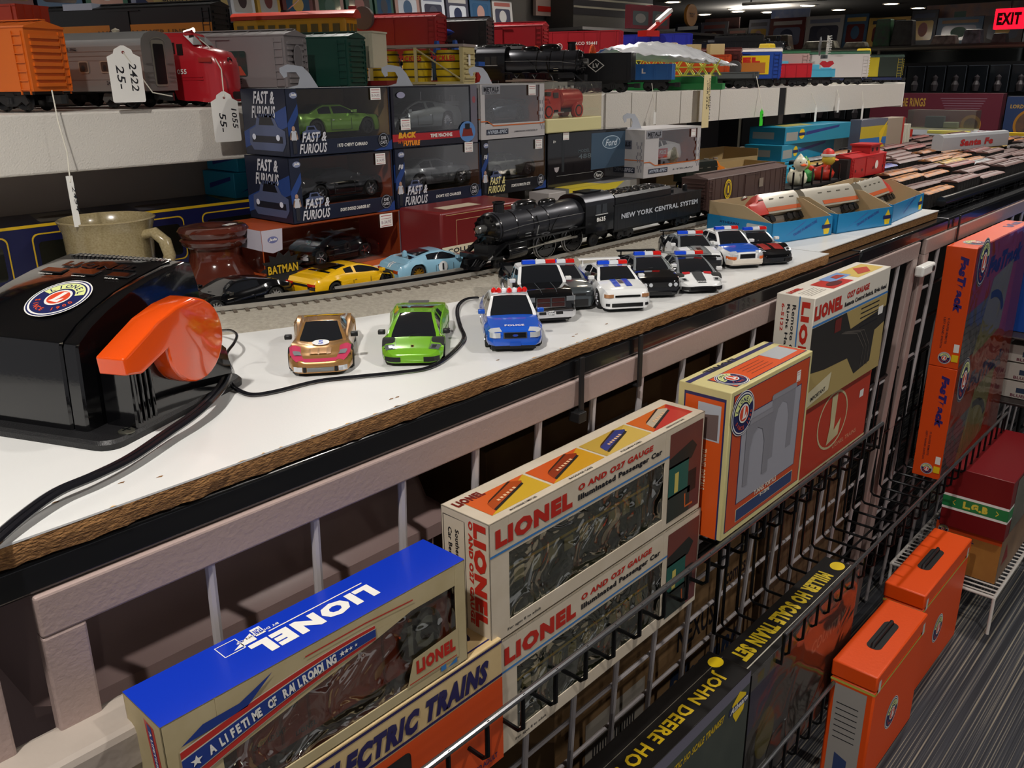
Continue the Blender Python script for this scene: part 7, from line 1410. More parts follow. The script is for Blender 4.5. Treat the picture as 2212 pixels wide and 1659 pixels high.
    gondola('orange red gondola at the left edge in the rear rank', '#b8381a', park(113, ye=1.63, z=.305, L=.28), TH, L=.28, H=.070)
    def art(A, L, H, g): A.rect(0, H * .26, L, H * .40, M('#c87c1e', .4), 3); A.text('AMERICAN FLYER LINES', L * .36, H * .42, L * .52, H * .12, M('#6a4210', .4), 5, .03); [A.rect(L * .9, H * a, L * .1, H * .04, INK, 6) for a in (.2, .32)]
    t = boxcar('long black and orange diesel lettered AMERICAN FLYER LINES, rear rank', '#15171a', park(504, ye=1.63, z=.305, L=.42), TH, L=.42, W=.06, zt=.112, name='toy_diesel_locomotive', cat='toy locomotive', art=art)
    g = G(); g.box((-.13, -.031, .112), (-.06, .031, .124), M('#b9c4d8', .2, 0, .5)); g.build('pale_cab_roof', t, smooth=0)
    g = G(); A = Art(g, (0, 0, 0), (1, 0, 0), (0, .25, .97)); A.rect(0, 0, .17, .045, M('#c8b478', .6), 1); A.text('BRASS ONE SET', .02, .006, .12, .012, INK, 2); g.box((0, .0, 0), (.17, .001, .001), M('#c8b478', .6)); o = tag(g.build('cream_card', smooth=0), 'cream handwritten card leaning on the black and orange diesel', 'card'); o.location = (xat(335, 1.84, .42), 1.84, .432)
    # trolley
    p = park(786, ye=1.63, z=.305, L=.30); t = thing('toy_trolley', 'yellow trolley car with red curved roof and trolley pole, rear rank', 'toy train car', p, TH); chassis(t, .28, .062); g = G(); ym = M('#c8941a', .4); g.box((-.14, -.031, .026), (.14, .031, .105), ym); g.build('car_body', t, smooth=0, bevel=.006)
    g = G(); A = Art(g, (-.14, -.0314, .026), (1, 0, 0), (0, 0, 1)); [A.rect(.012 + i * .0265, .040, .017, .026, M('#6a5c34', .3), 2) for i in range(10)]; A = Art(g, (.1404, -.031, .026), (0, 1, 0), (0, 0, 1)); [A.rect(.006 + i * .018, .040, .013, .026, M('#6a5c34', .3), 2) for i in range(3)]; g.build('windows', t, smooth=0)
    g = G(); rr = [[(x, y * w, z_) for y, z_ in ((-1, .104), (1, .104), (.9, .112), (.4, .119), (0, .121), (-.4, .119), (-.9, .112))] for x, w in ((-.155, .018), (-.135, .031), (.135, .031), (.155, .018))]; g.loft(rr, M('#c03a26', .4)); g.build('roof', t, smooth=.6); g = G(); g.cyl((-.02, 0, .121), (.10, .0, .20), .0012, M('#c9c9c9', .3, .6), 6); g.lathe([(.012, 0), (.010, .004)], BLKM, 12, xf((-.02, 0, .120))); g.build('trolley_pole', t)
    # red car with drum and rockets
    p = park(1003, ye=1.63, z=.305, L=.30); t = thing('toy_rocket_launcher_car', 'black flatcar with truss deck under the white and red rockets', 'toy train car', p, TH); chassis(t, .30, .06); g = G(); g.box((-.15, -.03, .028), (.15, .03, .034), BLKM); [g.tube([(-.14 + i * .035, -.03, .036), (-.12 + i * .035, -.03, .060), (-.105 + i * .035, -.03, .036)], .0018, M('#3a3a3e', .4, .4), 5) for i in range(8)]; g.box((-.15, -.032, .060), (.15, -.024, .066), M('#3a3a3e', .4)); g.box((-.15, .024, .060), (.15, .032, .066), M('#3a3a3e', .4)); g.build('truss_deck', t, smooth=0)
    c, s = math.cos(TH), math.sin(TH)
    for i, (dd, cc, nose_, lb) in enumerate(((-.10, '#d8d4c8', '#d8d4c8', 'white finned toy rocket lying on the truss deck'), (.05, '#b81e1e', '#2a3a8a', 'red finned toy rocket with blue nose on the truss deck'))):
        t = thing('toy_rocket', lb, 'toy rocket', (p[0] + c * dd, p[1] + s * dd, p[2] + .083), TH); mm_ = M(cc, .3); g = G(); g.lathe([(.009, -.065), (.014, -.06), (.016, -.02), (.015, .03), (.011, .06)], mm_, 18, None, 'x'); g.build('body', t, smooth=.6); g = G(); g.lathe([(.011, .06), (.006, .078), (.0001, .088)], M(nose_, .3), 18, None, 'x'); g.build('nose_cone', t, smooth=.8)
        g = G(); [g.prism([(-.07, .010), (-.04, .034), (-.015, .034), (.0, .012)], .002, mm_, Matrix.Rotation(a, 4, 'X')) for a in (.6, 2.2, 3.7, 5.3)]; g.build('fins', t, smooth=0)
    p = park(965, ye=1.63, z=.305, L=.26); t = boxcar('dark red work car with short chimney behind the rockets', '#a02428', p, TH, L=.26, W=.07, zt=.115, art=None); g = G(); g.lathe([(.010, 0), (.010, .026), (.0001, .026)], M('#a02428', .4), 14, xf((-.10, 0, .12))); g.build('chimney', t); g = G(); g.lathe([(.004, -.006), (.026, -.006), (.026, .006), (.004, .006)], M('#6a6462', .4, .3), 20, xf((-.05, -.045, .115)), 'y'); g.build('searchlight_drum', t)
    boxcar('dark grey toy shed car with peaked roof, rear rank', '#3c3d40', park(1068, ye=1.63, z=.305, L=.24), TH, L=.24, W=.06, zt=.112)
    t = boxcar('long red caboose toy with metal chimney, rear rank of the riser shelf', '#a8202a', park(1185, ye=1.63, z=.305, L=.27), TH, L=.27, W=.062, zt=.108, name='toy_caboose'); g = G(); g.lathe([(.004, 0), (.004, .01), (.008, .011), (.006, .015), (.0001, .016)], CHROME, 12, xf((-.02, 0, .118))); g.build('chimney', t)
    gondola('long red hopper with white numerals, rear rank of the riser shelf', '#a8202a', park(1345, ye=1.63, z=.305, L=.36), TH, L=.36, H=.078, art=lambda A, L, H: (A.text('SFRCO 93441', L * .60, H * .5, L * .22, H * .12, PW, 3, .03), A.ring(L * .5, H * .45, .01, .01, .002, PW, 3)))
    gondola('bright blue log car in the rear rank', '#2630a8', park(1494, ye=1.63, z=.305, L=.32), TH, L=.32, H=.080)
    t = thing('toy_crane_boom', 'red and white toy ladder boom sticking up from the blue log car', 'toy part', (xat(1412, 1.70, .40), 1.72, .404), D(-10)); g = G(); g.box((-.03, -.02, 0), (.03, .02, .018), RED); g.build('boom_base', t, smooth=0); g = G(); g.box((0, -.008, -.005), (.11, .008, .005), RED, xf((0, 0, .015), ry=-.55)); g.box((.05, -.0085, .001), (.12, .0085, .012), PW, xf((0, 0, .015), ry=-.55)); g.build('boom', t, smooth=0)
    steamer('dark toy steam engine mostly hidden in the rear rank, right half', park(1700, ye=1.63, z=.305, L=.30), TH, L=.30, k=1.15, drivers=3)
    tender('dark toy tender in the rear rank behind the boxcars', park(1640, ye=1.63, z=.305, L=.24), TH, L=.24, k=1.2)
    # radar dish
    t = thing('toy_radar_dish', 'white lattice radar dish standing above the boxcars', 'toy part', (xat(1785, 1.36, .36), 1.36, .345), D(-62)); wm = M('#d4d2cc', .4); g = G()
    for i in range(9): z_ = -.030 + i * .0075; w = math.sqrt(max(0, 1 - (z_ / .034) ** 2)) * .052; g.tube([(.012 * abs(q) ** 2, w * q, z_ + .030) for q in (-1, -.5, 0, .5, 1)], .0011, wm, 5)
    for i in range(11): y_ = -.045 + i * .009; w = math.sqrt(max(0, 1 - (y_ / .052) ** 2)) * .033; g.tube([(.012 * (y_ / .05) ** 2, y_, .030 - w), (.012 * (y_ / .05) ** 2, y_, .030 + w)], .0011, wm, 5)
    g.build('lattice_dish', t, smooth=.8); g = G(); g.lathe([(.0001, -.004), (.03, 0), (.032, .004)], M('#6a6a6c', .4, .3), 20, xf((-.02, .055, .03)), 'x'); g.cyl((-.005, 0, -.012), (-.005, 0, .0), .012, M('#55585a', .4), 12); g.build('grey_disc', t, smooth=.8)
    for px, lb in ((1728, 'yellow plastic part on the boxcar roofs, left of the radar dish'), (1843, 'small yellow wedge part above the far boxcars')):
        g = G(); g.box((-.03, -.02, 0), (.03, .02, .022), YEL, tx=.012); o = tag(g.build('plastic_part', smooth=0, bevel=.003), lb, 'toy part'); o.location = Vector(park(1745, ye=1.37, L=.28) if px < 1800 else park(1946, ye=1.29, L=.29)) + Vector((0, 0, .1156 if px < 1800 else .1076))
# ---------------------------------------------------------------- small scale cars, far tables, shop behind
def ho_engine(label, loc, rz, roll, roofc='#a9a396', nosec='#b8342a', L=.20, nose=True):
    t = thing('small_diesel_locomotive', label, 'model locomotive', loc, rz, rx=roll); h = .019; s = M(roofc, .35, .3)
    g = G(); st = [(-L / 2, h, .062), (L / 2 - .045, h, .062)] + ([(L / 2 - .040, h, .060), (L / 2 - .028, h * .98, .048), (L / 2 - .010, h * .85, .044), (L / 2, h * .5, .034)] if nose else [(L / 2, h, .062)])
    def sec(x, w, z): return [(x, -w, .016), (x, w, .016), (x, w, z - .012), (x, w * .8, z - .003), (x, 0, z), (x, -w * .8, z - .003), (x, -w, z - .012)]
    g.loft([sec(*q) for q in st], lambda i, k: M(nosec, .35) if nose and i >= 1 else s); 
    for q in (1, -1): g.box((-L / 2, q * h - .0006, .020), (L / 2 - .045, q * h + .0006, .028), M('#b8562c', .4)); [g.box((-L * .4 + i * .03, q * h - .0008, .044), (-L * .4 + i * .03 + .012, q * h + .0008, .046), M('#5a564c', .4)) for i in range(4)]
    g.build('body', t, smooth=.5)
    g = G(); [g.lathe([(.006, -.002), (.006, .002)], M('#9a968c', .3, .5), 14, xf((-L * .35 + i * .035, 0, .062))) for i in range(4)]; g.build('roof_fans', t)
    for x in (-L * .3, L * .27):
        g = G(); g.box((x - .026, -.015, .002), (x + .026, .015, .012), BLKM); [g.lathe([(.007, -.017), (.007, .017)], M('#232325', .35, .5), 14, xf((x + d, 0, .007)), 'y') for d in (-.018, 0, .018)]; g.build('truck', t, smooth=.5)
    g = G(); g.lathe([(.010, -.03), (.010, .03)], M('#8f8a84', .3, .5), 14, xf((0, 0, .009)), 'x'); g.build('fuel_tank', t, smooth=.6); return t
def tray(label, loc, rz, L, Dp, nm='open_model_box'):
    t = thing(nm, label, 'open box', loc, rz); bm = M('#1f82b8', .35); tn = M('#b29c78', .75); k = .0015; h = .036; g = G()
    g.box((0, 0, 0), (L, Dp, k), bm); g.box((0, 0, 0), (L, k, h), bm); g.box((0, Dp - k, 0), (L, Dp, h), bm); g.box((0, 0, 0), (k, Dp, h), bm); g.box((L - k, 0, 0), (L, Dp, h), bm); g.build('blue_tray', t, smooth=0)
    g = G(); H = .060; X0 = Matrix(((0, 0, 1, k), (1, 0, 0, 0), (0, 1, 0, 0), (0, 0, 0, 1))); X1 = Matrix(((0, 0, 1, L - 2 * k), (1, 0, 0, 0), (0, 1, 0, 0), (0, 0, 0, 1)))
    for X in (X0, X1): g.prism([(k, k), (Dp - k, k), (Dp - k, H), (Dp * .45, H), (k, h - .001)], k, tn, X)
    g.box((k, Dp - 2.2 * k, k), (L - k, Dp - k, H), tn); g.box((k, k, k), (L - k, Dp - k, 2 * k), tn); g.box((k, k, k), (L - k, 2 * k, h - .002), tn); g.build('tan_liner', t, smooth=0)
    g = G(); F, Lf, T = faces(g, L, Dp, h); F.poly([(L * .12, h * .1), (L * .50, h * .80), (L * .55, h * .95), (L * .20, h * .25)], M('#4a5aa8', .4), 1); F.text('TRAINS IN MINIATURE', L * .35, h * .2, L * .4, h * .16, M('#3a4898', .4), 2, .02, rot=18)
    F.poly([(L * .86, h * .1), (L * .84, h * .5), (L * .9, h * .9), (L * .96, h * .5), (L * .94, h * .1)], YEL, 2); F.rect(L * .82, h * .38, L * .15, h * .2, NAVY, 3); Lf.rrect(Dp * .62, h * .35, Dp * .3, h * .5, .003, M('#b8c0c0', .4), 1); Lf.text('ATHEARN', Dp * .2, h * .66, Dp * .3, h * .12, NAVY, 1, .02); Lf.poly([(Dp * .66, h * .02), (Dp * .64, h * .15), (Dp * .7, h * .3), (Dp * .86, h * .3), (Dp * .9, h * .15), (Dp * .86, h * .02)], YEL, 2); Lf.rect(Dp * .62, h * .1, Dp * .3, h * .12, NAVY, 3); Lf.text('Athearn', Dp * .65, h * .11, Dp * .24, h * .08, PW, 4, .02, .3); g.build('printed_artwork', t, smooth=0)
    return t
def build_ho():
    a = D(-14)
    t1 = tray('open light blue model box with tan liner, nearest of the three', (1.430, .688, .0002), a, .165, .155); ho_engine('silver and red small streamlined engine lying tilted in the nearest blue box', (1.540, .735, .016), a + math.pi + .05, D(36), L=.150)
    t2 = tray('open light blue model box with tan liner, middle of the three', (1.605, .645, .0002), a, .170, .155); ho_engine('silver small engine with fans lying tilted in the middle blue box', (1.705, .698, .016), a + math.pi + .05, D(36), L=.16, nose=False)
    t3 = tray('open light blue model box with tan liner, farthest of the three', (1.792, .612, .0002), D(4), .225, .155); ho_engine('silver and red small engine lying tilted in the farthest blue box', (1.90, .680, .016), D(4), D(-36), L=.19)
    def obox(label, loc, rz, w, d, h):
        t = thing('open_cardboard_box', label, 'open box', loc, rz); g = G(); c = M('#a38a5e', .8); k = .002
        g.box((0, 0, 0), (w, d, k), c); g.box((0, 0, 0), (w, k, h * .8), c); g.box((0, d - k, 0), (w, d, h), c); g.box((0, 0, 0), (k, d, h), c); g.box((w - k, 0, 0), (w, d, h), c); g.build('carton', t, smooth=0)
        g = G(); g.box((-.001, d * .02, h), (w * .0 + .03, d, h + .001), c); g.build('flap', t, smooth=0); return t
    obox('open tan cardboard box behind the brown boxcar, nearer of two', (1.98, 1.10, -.0), D(-8), .27, .13, .062); obox('open tan cardboard box behind the brown boxcar, farther of two', (2.10, 1.26, -.018), D(-8), .30, .12, .10)
    # black and orange little engine on a tan box lid
    t = thing('box_lid', 'dark cardboard lid with a small black and orange engine on it', 'box', (1.79, 1.06, 0), D(-8)); g = G(); g.box((0, 0, 0), (.17, .12, .030), M('#4a3f34', .7)); g.build('lid', t, smooth=0)
    ho_engine('small black and orange engine lying on the dark lid behind the tender', (1.885, 1.10, .0305), D(-8), 0, '#1e2420', '#c8701e', L=.16)
    # packed field of loose freight cars
    rnd = random.Random(12); cols = [('#5e3a36', 'brown'), ('#6e4640', 'brown'), ('#7a4e48', 'brown'), ('#5a3430', 'brown'), ('#c27c30', 'orange'), ('#b87028', 'orange'), ('#8a3a36', 'red'), ('#a8504c', 'red'), ('#3a3c40', 'black'), ('#9aa0a4', 'silver'), ('#2a4aa8', 'blue'), ('#c8a024', 'yellow')]
    wts = [8, 8, 7, 7, 8, 7, 5, 5, 3, 4, 2, 3]; zt_ = -.0182
    meshes = {}
    def mesh(c):
        if c in meshes: return meshes[c]
        g = G(); r = M(c, .5, noise=(60, '#6a5a54', .35)); sd = M('#191614', .6); h = .0205; g.box((-.094, -h, .014), (.094, h, .050), sd); g.prism([(-h - .001, 0), (h + .001, 0), (h * .8, .003), (0, .0045), (-h * .8, .003)], .192, r, Matrix(((0, 0, 1, -.096), (1, 0, 0, 0), (0, 1, 0, .050), (0, 0, 0, 1)))); g.box((-.096, -.003, .0545), (.096, .003, .0555), r)
        for i in range(9): g.box((-.09 + i * .022, -h - .001, .016), (-.088 + i * .022, h + .001, .050), M('#2a2624', .6))
        for x in (-.065, .065): g.box((x - .02, -.015, .003), (x + .02, .015, .014), BLKM); [g.lathe([(.0065, -.016), (.0065, .016)], M('#2f2f31', .35, .6), 12, xf((x + d, 0, .0065)), 'y') for d in (-.012, .012)]
        o = g.build('small_freight_car', smooth=.5); me = o.data; bpy.data.objects.remove(o); meshes[c] = me; return me
    n = 0
    for r in range(12):
        y = .655 + r * .052; x = 2.17 + (r % 3) * .05 + max(0, r - 4) * .035
        if r > 5: x += .22
        while x < 4.30:
            c, nm = rnd.choices(cols, wts)[0]
            if r == 0 and x < 2.3: c, nm = '#c27c30', 'orange'
            o = bpy.data.objects.new('small_freight_car', mesh(c)); COL.objects.link(o); o.location = (x, y + rnd.uniform(-.003, .003), zt_); o.rotation_euler = (0, 0, rnd.uniform(-.03, .03)); o.scale = (1, rnd.uniform(.86, 1.), rnd.uniform(.86, 1.2))
            tag(o, '%s roofed small freight car packed among the loose cars on the far black table' % nm, 'model train car', 'loose %s roofed small freight cars on the far black table' % nm); x += .2 + rnd.uniform(0, .008); n += 1
    # tray lip
    g = G(); g.tube([(2.11, .618, .008), (2.3, .618, .008), (4.4, .618, .008)], .011, M('#17181a', .3, 0, .3), 12); tag(g.build('rolled_mat_edge', smooth=.8), 'rolled black plastic mat edge in front of the loose freight cars', 'mat')
    # Santa Fe cars standing up, tank cars
    for i, (px, py, lb) in enumerate(((2085, 330, 'white passenger car with red Santa Fe lettering, standing among the loose cars'),)):
        y = 1.10; t = thing('small_passenger_car', lb, 'model train car', (3.30, .90, zt_ + .060), D(-14)); g = G(); sm = M('#b9bcc0', .35, .3); h = .019; g.loft([[(x, -h, .0), (x, h, .0), (x, h, .040), (x, h * .7, .048), (x, 0, .050), (x, -h * .7, .048), (x, -h, .040)] for x in (-.2, .2)], sm); g.build('body', t, smooth=.4); g = G(); Art(g, (-.2, -h - .0006, 0), (1, 0, 0), (0, 0, 1)).text('Santa Fe', .10, .010, .20, .022, M('#b81e1e', .4), 3, .06, .1); g.build('lettering', t, smooth=0)
    # blue kit box stack under the end of the shelf
    def art(F, L, T, w, d, h): F.poly([(w * .3, h * .45), (w * .8, h * .75), (w * .82, h * .9), (w * .3, h * .65)], M('#2a3580', .4), 1); F.rect(w * .02, h * .2, w * .16, h * .5, M('#9a9a94', .5), 1); F.ell(w * .24, h * .55, w * .04, h * .3, YEL, 1); F.rect(w * .19, h * .45, w * .1, h * .18, NAVY, 2); L.rect(d * .1, h * .3, d * .6, h * .4, M('#9a9a94', .5), 1); T.poly([(w * .1, d * .2), (w * .5, d * .2), (w * .6, d * .8), (w * .2, d * .8)], M('#b0a860', .5), 1)
    for i in range(3):
        carton('model_kit_box', ('lowest', 'middle', 'topmost')[i] + ' teal model kit box of the stack under the far end of the riser shelf', (2.50 + .02 * i, 1.20 + .004 * i, -.018 + i * .0505), .43, .12, .05, M('#1f88a8', .45), art, rz=D((-4, 3, -3)[i]))
    carton('model_kit_box', 'small teal kit box standing in front of the teal stack', (2.42, 1.14, -.018), .20, .05, .045, M('#2a94b4', .45), None, rz=D(-3))
    # things around the far end of the table
    def bag(F, L, T, w, d, h): F.rect(0, h * .6, w, h * .25, M('#c8b02a', .4), 1); F.rect(0, h * .45, w, h * .15, M('#2a70b8', .4), 1); F.poly([(w * .75, h * .05), (w * .95, h * .4), (w * .8, h * .5), (w, h * .95), (w * .7, h * .7), (w * .78, h * .4)], YEL, 2)
    carton('plastic_parts_bag', 'clear packet with yellow and blue header, standing right of the teal stack', (3.02, 1.17, -.018), .20, .04, .155, M('#5f6272', .25, 0, .4), bag, rz=D(-4), cat='packet'); 
    carton('book_stack', 'beige box with red edge, beside the clear packet', (3.26, 1.18, -.018), .17, .05, .15, M('#a59684', .5), lambda F, L, T, w, d, h: F.rect(w * .9, 0, w * .1, h, M('#b8322a', .4), 1), rz=D(-3)); 
    for i in range(3): carton('booklet', ('first', 'second', 'third')[i] + ' white booklet leaning beside the red edged box', (3.48 + i * .03, 1.19, -.018), .012, .12, .12, M('#cfccbc', .6), None, cat='booklet', rz=D(-12))
    carton('boxed_toy', 'red and white box with dark window under the acrylic case at the far table end', (4.30, 1.10, -.018), .06, .38, .058, M('#c9cdd4', .4), lambda F, L, T, w, d, h: (L.rect(0, 0, d * .14, h, M('#c8301e', .4), 1), L.rect(d * .86, 0, d * .14, h, M('#b8301e', .4), 1), L.rect(d * .14, h * .05, d * .6, h * .55, M('#3c4248', .3), 2)), cat='boxed toy')
    t = thing('display_case', 'clear acrylic case with a small grey model, on the red and white box', 'display case', (4.30, 1.17, .0405)); g = G(); g.box((0, 0, 0), (.08, .29, .006), M('#b8b4a0', .4)); g.build('base', t, smooth=0); g = G(); g.box((.001, .001, .006), (.079, .289, .085), GLASS('hazy_acrylic', '#e6ead8', .22, .2)); g.build('clear_cover', t, smooth=0)
    g = G(); g.box((0, 0, 0), (.03, .08, .05), M('#4a4f5c', .5)); g.box((.0, -.06, 0), (.03, 0, .025), M('#8a8c86', .5)); o = tag(g.build('grey_model', smooth=0, bevel=.003), 'small grey model inside the acrylic case at the far table end', 'model'); o.location = (4.33, 1.31, .048)
    carton('grey_box', 'long dark green grey flat box lying at the far end of the table', (4.25, .74, -.018), .08, .33, .035, M('#474f48', .6), None)
    for i, (y, c, lb) in enumerate(((1.20, '#c8c060', 'pale yellow plastic strip along the far table end'), (.98, '#c8a81e', 'bright yellow plastic strip along the far table end'), (.80, '#1f8f5a', 'green plastic strip near the grey flat box'), (.70, '#c9c6b8', 'cream plastic strip at the right edge of the far table'))):
        g = G(); g.box((0, 0, 0), (.03, .17 - .02 * i, .014), M(c, .4)); o = tag(g.build('plastic_strip', smooth=0, bevel=.002), lb, 'plastic part'); o.location = (4.16, y - .05, .032)
    g = G(); g.box((0, 0, 0), (.05, .62, .050), M('#8d938f', .3, 0, .4)); o = tag(g.build('clear_parts_tray', smooth=0, bevel=.004), 'translucent grey parts tray across the far table end', 'tray'); o.location = (4.15, .64, -.018)
    # boxed sets leaning at the far end
    def lotr(F, L, T, w, d, h): L.text('LORD OF THE RINGS', d * .02, h * .66, d * .42, h * .22, M('#b08a3a', .4), 2, .03); [L.rect(d * (.55 + .01 * i), h * (.86 - .06 * i), d * (.34 - .02 * i), h * .02, M('#7a5a68', .5), 1) for i in range(6)]; L.ring(d * .80, h * .22, .050, .050, .016, M('#a8763a', .35, .3), 2); L.ell(d * .80, h * .22, .034, .034, M('#4a2420', .5), 3)
    carton('boxed_game', 'large maroon boxed game with gold lettering, far beyond the table end', (5.08, 1.27, -.018), .07, .66, .20, M('#5c1c2c', .45), lotr, cat='boxed game')
    def l2(F, L, T, w, d, h): L.text('LORD OF THE RINGS', d * .08, h * .70, d * .84, h * .10, M('#b08a3a', .4), 2, .03); L.ring(d * .5, h * .28, .085, .080, .012, M('#b0782c', .35, .3), 2); L.ell(d * .5, h * .28, .073, .068, M('#2c2a30', .5, noise=(30, '#6a4a34', .6)), 3)
    carton('boxed_game', 'dark blue boxed game with a gold ring, right of the maroon one', (5.04, .98, -.018), .06, .26, .185, M('#26365a', .4), l2, cat='boxed game')
    carton('grey_machine', 'small grey ribbed model building left of the acrylic case', (4.42, 1.52, -.018), .05, .16, .10, M('#5f594e', .6), lambda F, L, T, w, d, h: [L.rect(d * (.1 + .11 * i), h * .4, d * .05, h * .4, M('#2c2a28', .6), 1) for i in range(8)], cat='model')
def build_far():
    rnd = random.Random(77)
    # rear tier for the second rank of trains
    g = G(); g.box((-.3, 1.60, .2452), (3.6, 2.03, .3045), M('#a59f96', .6)); tag(g.build('riser_tier', smooth=0, bevel=.002), 'upper step of the riser shelf carrying the rear rank of trains', 'shelf')
    # back wall shelving with comics and toy packages
    dk = M('#232228', .6); t = thing('wall_shelving', 'dark wall shelving along the left wall, filled with toy packages', 'shelving', (0, 3.0, FLOOR)); zs = [.30, .62, .94, 1.26, 1.48, 1.70, 1.93]
    for z in zs: g = G(); g.box((-.6, 0, z), (3.42, .30, z + .018), M('#3c3b40', .5)); g.build('shelf_board', t, smooth=0)
    for x in (-.6, .9, 2.4, 3.4): g = G(); g.box((x, .27, 0), (x + .02, .3, 2.2), dk); g.build('upright', t, smooth=0)
    g = G(); g.box((-.6, .3, 0), (3.42, .31, 2.2), M('#2c2c34', .6)); g.build('back_panel', t, smooth=0)
    pal = ['#2a3350', '#7a7f96', '#9a5a52', '#b08a80', '#3c2c30', '#1c2030', '#b8b4b0', '#6a2c2a', '#3a5a7a', '#8a6a4a', '#c8a04a', '#4a4a58', '#d0d4dc', '#2c5a4a']
    pm = {}
    def pack(w, h, c, c2, i):
        k = (w, h, c, c2)
        if k in pm: return pm[k]
        g = G(); g.box((-w / 2, -.012, 0), (w / 2, .012, h), M(c, .35)); A = Art(g, (-w / 2, -.012, 0), (1, 0, 0), (0, 0, 1), .0005); A.rrect(w * .12, h * .15, w * .76, h * .55, w * .08, M(c2, .15, 0, .6), 1); A.rect(w * .1, h * .78, w * .8, h * .12, M(pal[(i * 5 + 3) % len(pal)], .4), 1); A.ell(w * .5, h * .45, w * .18, h * .2, M(pal[(i * 3 + 1) % len(pal)], .4), 2)
        o = g.build('toy_package', smooth=0); me = o.data; bpy.data.objects.remove(o); pm[k] = me; return me
    def row(x0, x1, y, z, hh, rot, grp, lab, sx=(.10, .14), name='toy_package', ax='x'):
        x = x0; i = 0
        while x < x1:
            w = rnd.choice(sx); c = rnd.choice(pal); c2 = rnd.choice(pal); me = pack(w, rnd.choice(hh), c, c2, i); o = bpy.data.objects.new(name, me); COL.objects.link(o)
            if ax == 'x': o.location = (x + w / 2, y, z); o.rotation_euler = (-.10, 0, rot)
            else: o.location = (y, x + w / 2, z); o.rotation_euler = (-.10, 0, -math.pi / 2)
            tag(o, lab, 'toy package', grp); x += w + .012; i += 1
    for zi, z in enumerate(zs):
        if zi < 3: continue
        row(-.2 + zi * .03, 3.3, 3.10, FLOOR + z + .0182, (.15, .165, .14) if zi < 6 else (.2, .21), 0, 'toy packages on wall shelf level %d' % zi, ['', '', '', 'toy package on the wall shelf just behind the trains', 'comic sized package on the second wall shelf behind the trains', 'package on the third wall shelf up behind the trains', 'package on the top wall shelf'][zi])
    # signs on the back wall
    for nm, px, py, w, h, c, lb, tx in (('wall_sign', 1180, 6, .16, .10, '#c9b0a8', 'white sign with a red bar high on the grey back wall', 'SALE'), ('round_wall_sign', 1232, 15, .10, .10, '#9a9898', 'round grey badge sign on the back wall', 'DVD'), ('round_wall_sign', 1489, 33, .10, .10, '#a8702c', 'round orange badge sign under the ceiling', 'TOY')):
        p = ony(px, py, 4.86); t = thing(nm, lb, 'sign', p); g = G()
        if 'round' in nm: g.lathe([(.0001, -.03), (w, -.03), (w, 0)], M(c, .5), 30, None, 'y') if False else g.cyl((0, -.03, 0), (0, 0, 0), w, M(c, .5), 30)
        else: g.box((-w, -.03, -h), (w, 0, h * 1.4), M(c, .5))
        g.build('sign_board', t, smooth=.5); g = G(); A = Art(g, (-w, -.031, -h), (1, 0, 0), (0, 0, 1), .001)
        if 'round' in nm: A.text(tx, w * .5, h * .8, w, h * .4, PW if c[1] == '9' else M('#5a3a14', .5), 2, .03)
        else: A.rect(w * .12, h * .3, w * 1.76, h * .4, RED, 2); A.text(tx, w * .3, h * 1.2, w * 1.4, h * .6, M('#c85a50', .5), 2, .03)
        g.build('sign_print', t, smooth=0)
    # striped fascia cabinet
    p0 = ony(1238, 52, 4.6); t = thing('wall_cabinet', 'dark cabinet with pale horizontal stripes below the ceiling', 'cabinet', (p0.x, 4.6, .25)); g = G(); g.box((0, 0, 0), (1.1, .28, .85), M('#4a4846', .6)); g.build('cabinet_body', t, smooth=0); g = G(); A = Art(g, (0, 0, 0), (1, 0, 0), (0, 0, 1), .002); A.rect(0, .50, 1.1, .24, M('#14141e', .5), 1); [A.rect(0, .55 + .06 * i, 1.1, .014, M('#8a887c', .5), 2) for i in range(3)]; g.build('stripes', t, smooth=0)
    for i, px in enumerate((1380, 1422)):
        p = ony(px, 62, 4.2); carton('boxed_toy', ('left', 'right')[i] + ' pink framed boxed toy on the far counter below the orange badge', (p.x - .12, 4.2, p.z), .28, .05, .17, M('#8a3a48', .5), lambda F, L, T, w, d, h: (F.rrect(w * .12, h * .15, w * .76, h * .6, .01, M('#5c6a70', .3), 1), F.ell(w * .5, h * .45, w * .25, h * .2, M('#a8a8a8', .4), 2)), cat='boxed toy')
    g = G(); p = ony(1400, 66, 4.15); g.box((p.x - .9, 4.1, p.z - .02), (p.x + 1.2, 4.5, p.z), M('#6a6664', .5)); g.box((p.x - .9, 4.15, FLOOR), (p.x + 1.2, 4.45, p.z - .02), M('#2a282c', .6)); tag(g.build('far_counter', smooth=0), 'grey counter against the back wall holding the pink boxed toys', 'counter')
    # clear boxes of figures on black grid cabinet
    X = 7.5; t = thing('black_cabinet', 'long black cabinet of small clear front cases beyond the riser shelf', 'cabinet', (X, 1.2, FLOOR)); g = G(); g.box((0, 0, 0), (.4, 2.3, 1.36), M('#131417', .4)); g.build('cabinet_body', t, smooth=0)
    cm = M('#191d22', .12, 0, .6); fr = M('#5c646e', .3, .2)
    g = G(); g.box((-.06, 0, 0), (-.001, .135, .19), cm); g.box((-.062, 0, 0), (-.06, .004, .19), fr); g.box((-.062, 0, .186), (-.06, .135, .19), fr); g.lathe([(.02, .01), (.03, .06), (.015, .09), (.022, .12), (.0001, .14)], M('#4a4448', .5), 8, xf((-.062, .068, 0), s=.9)); o = g.build('clear_case', smooth=0); me = o.data; bpy.data.objects.remove(o)
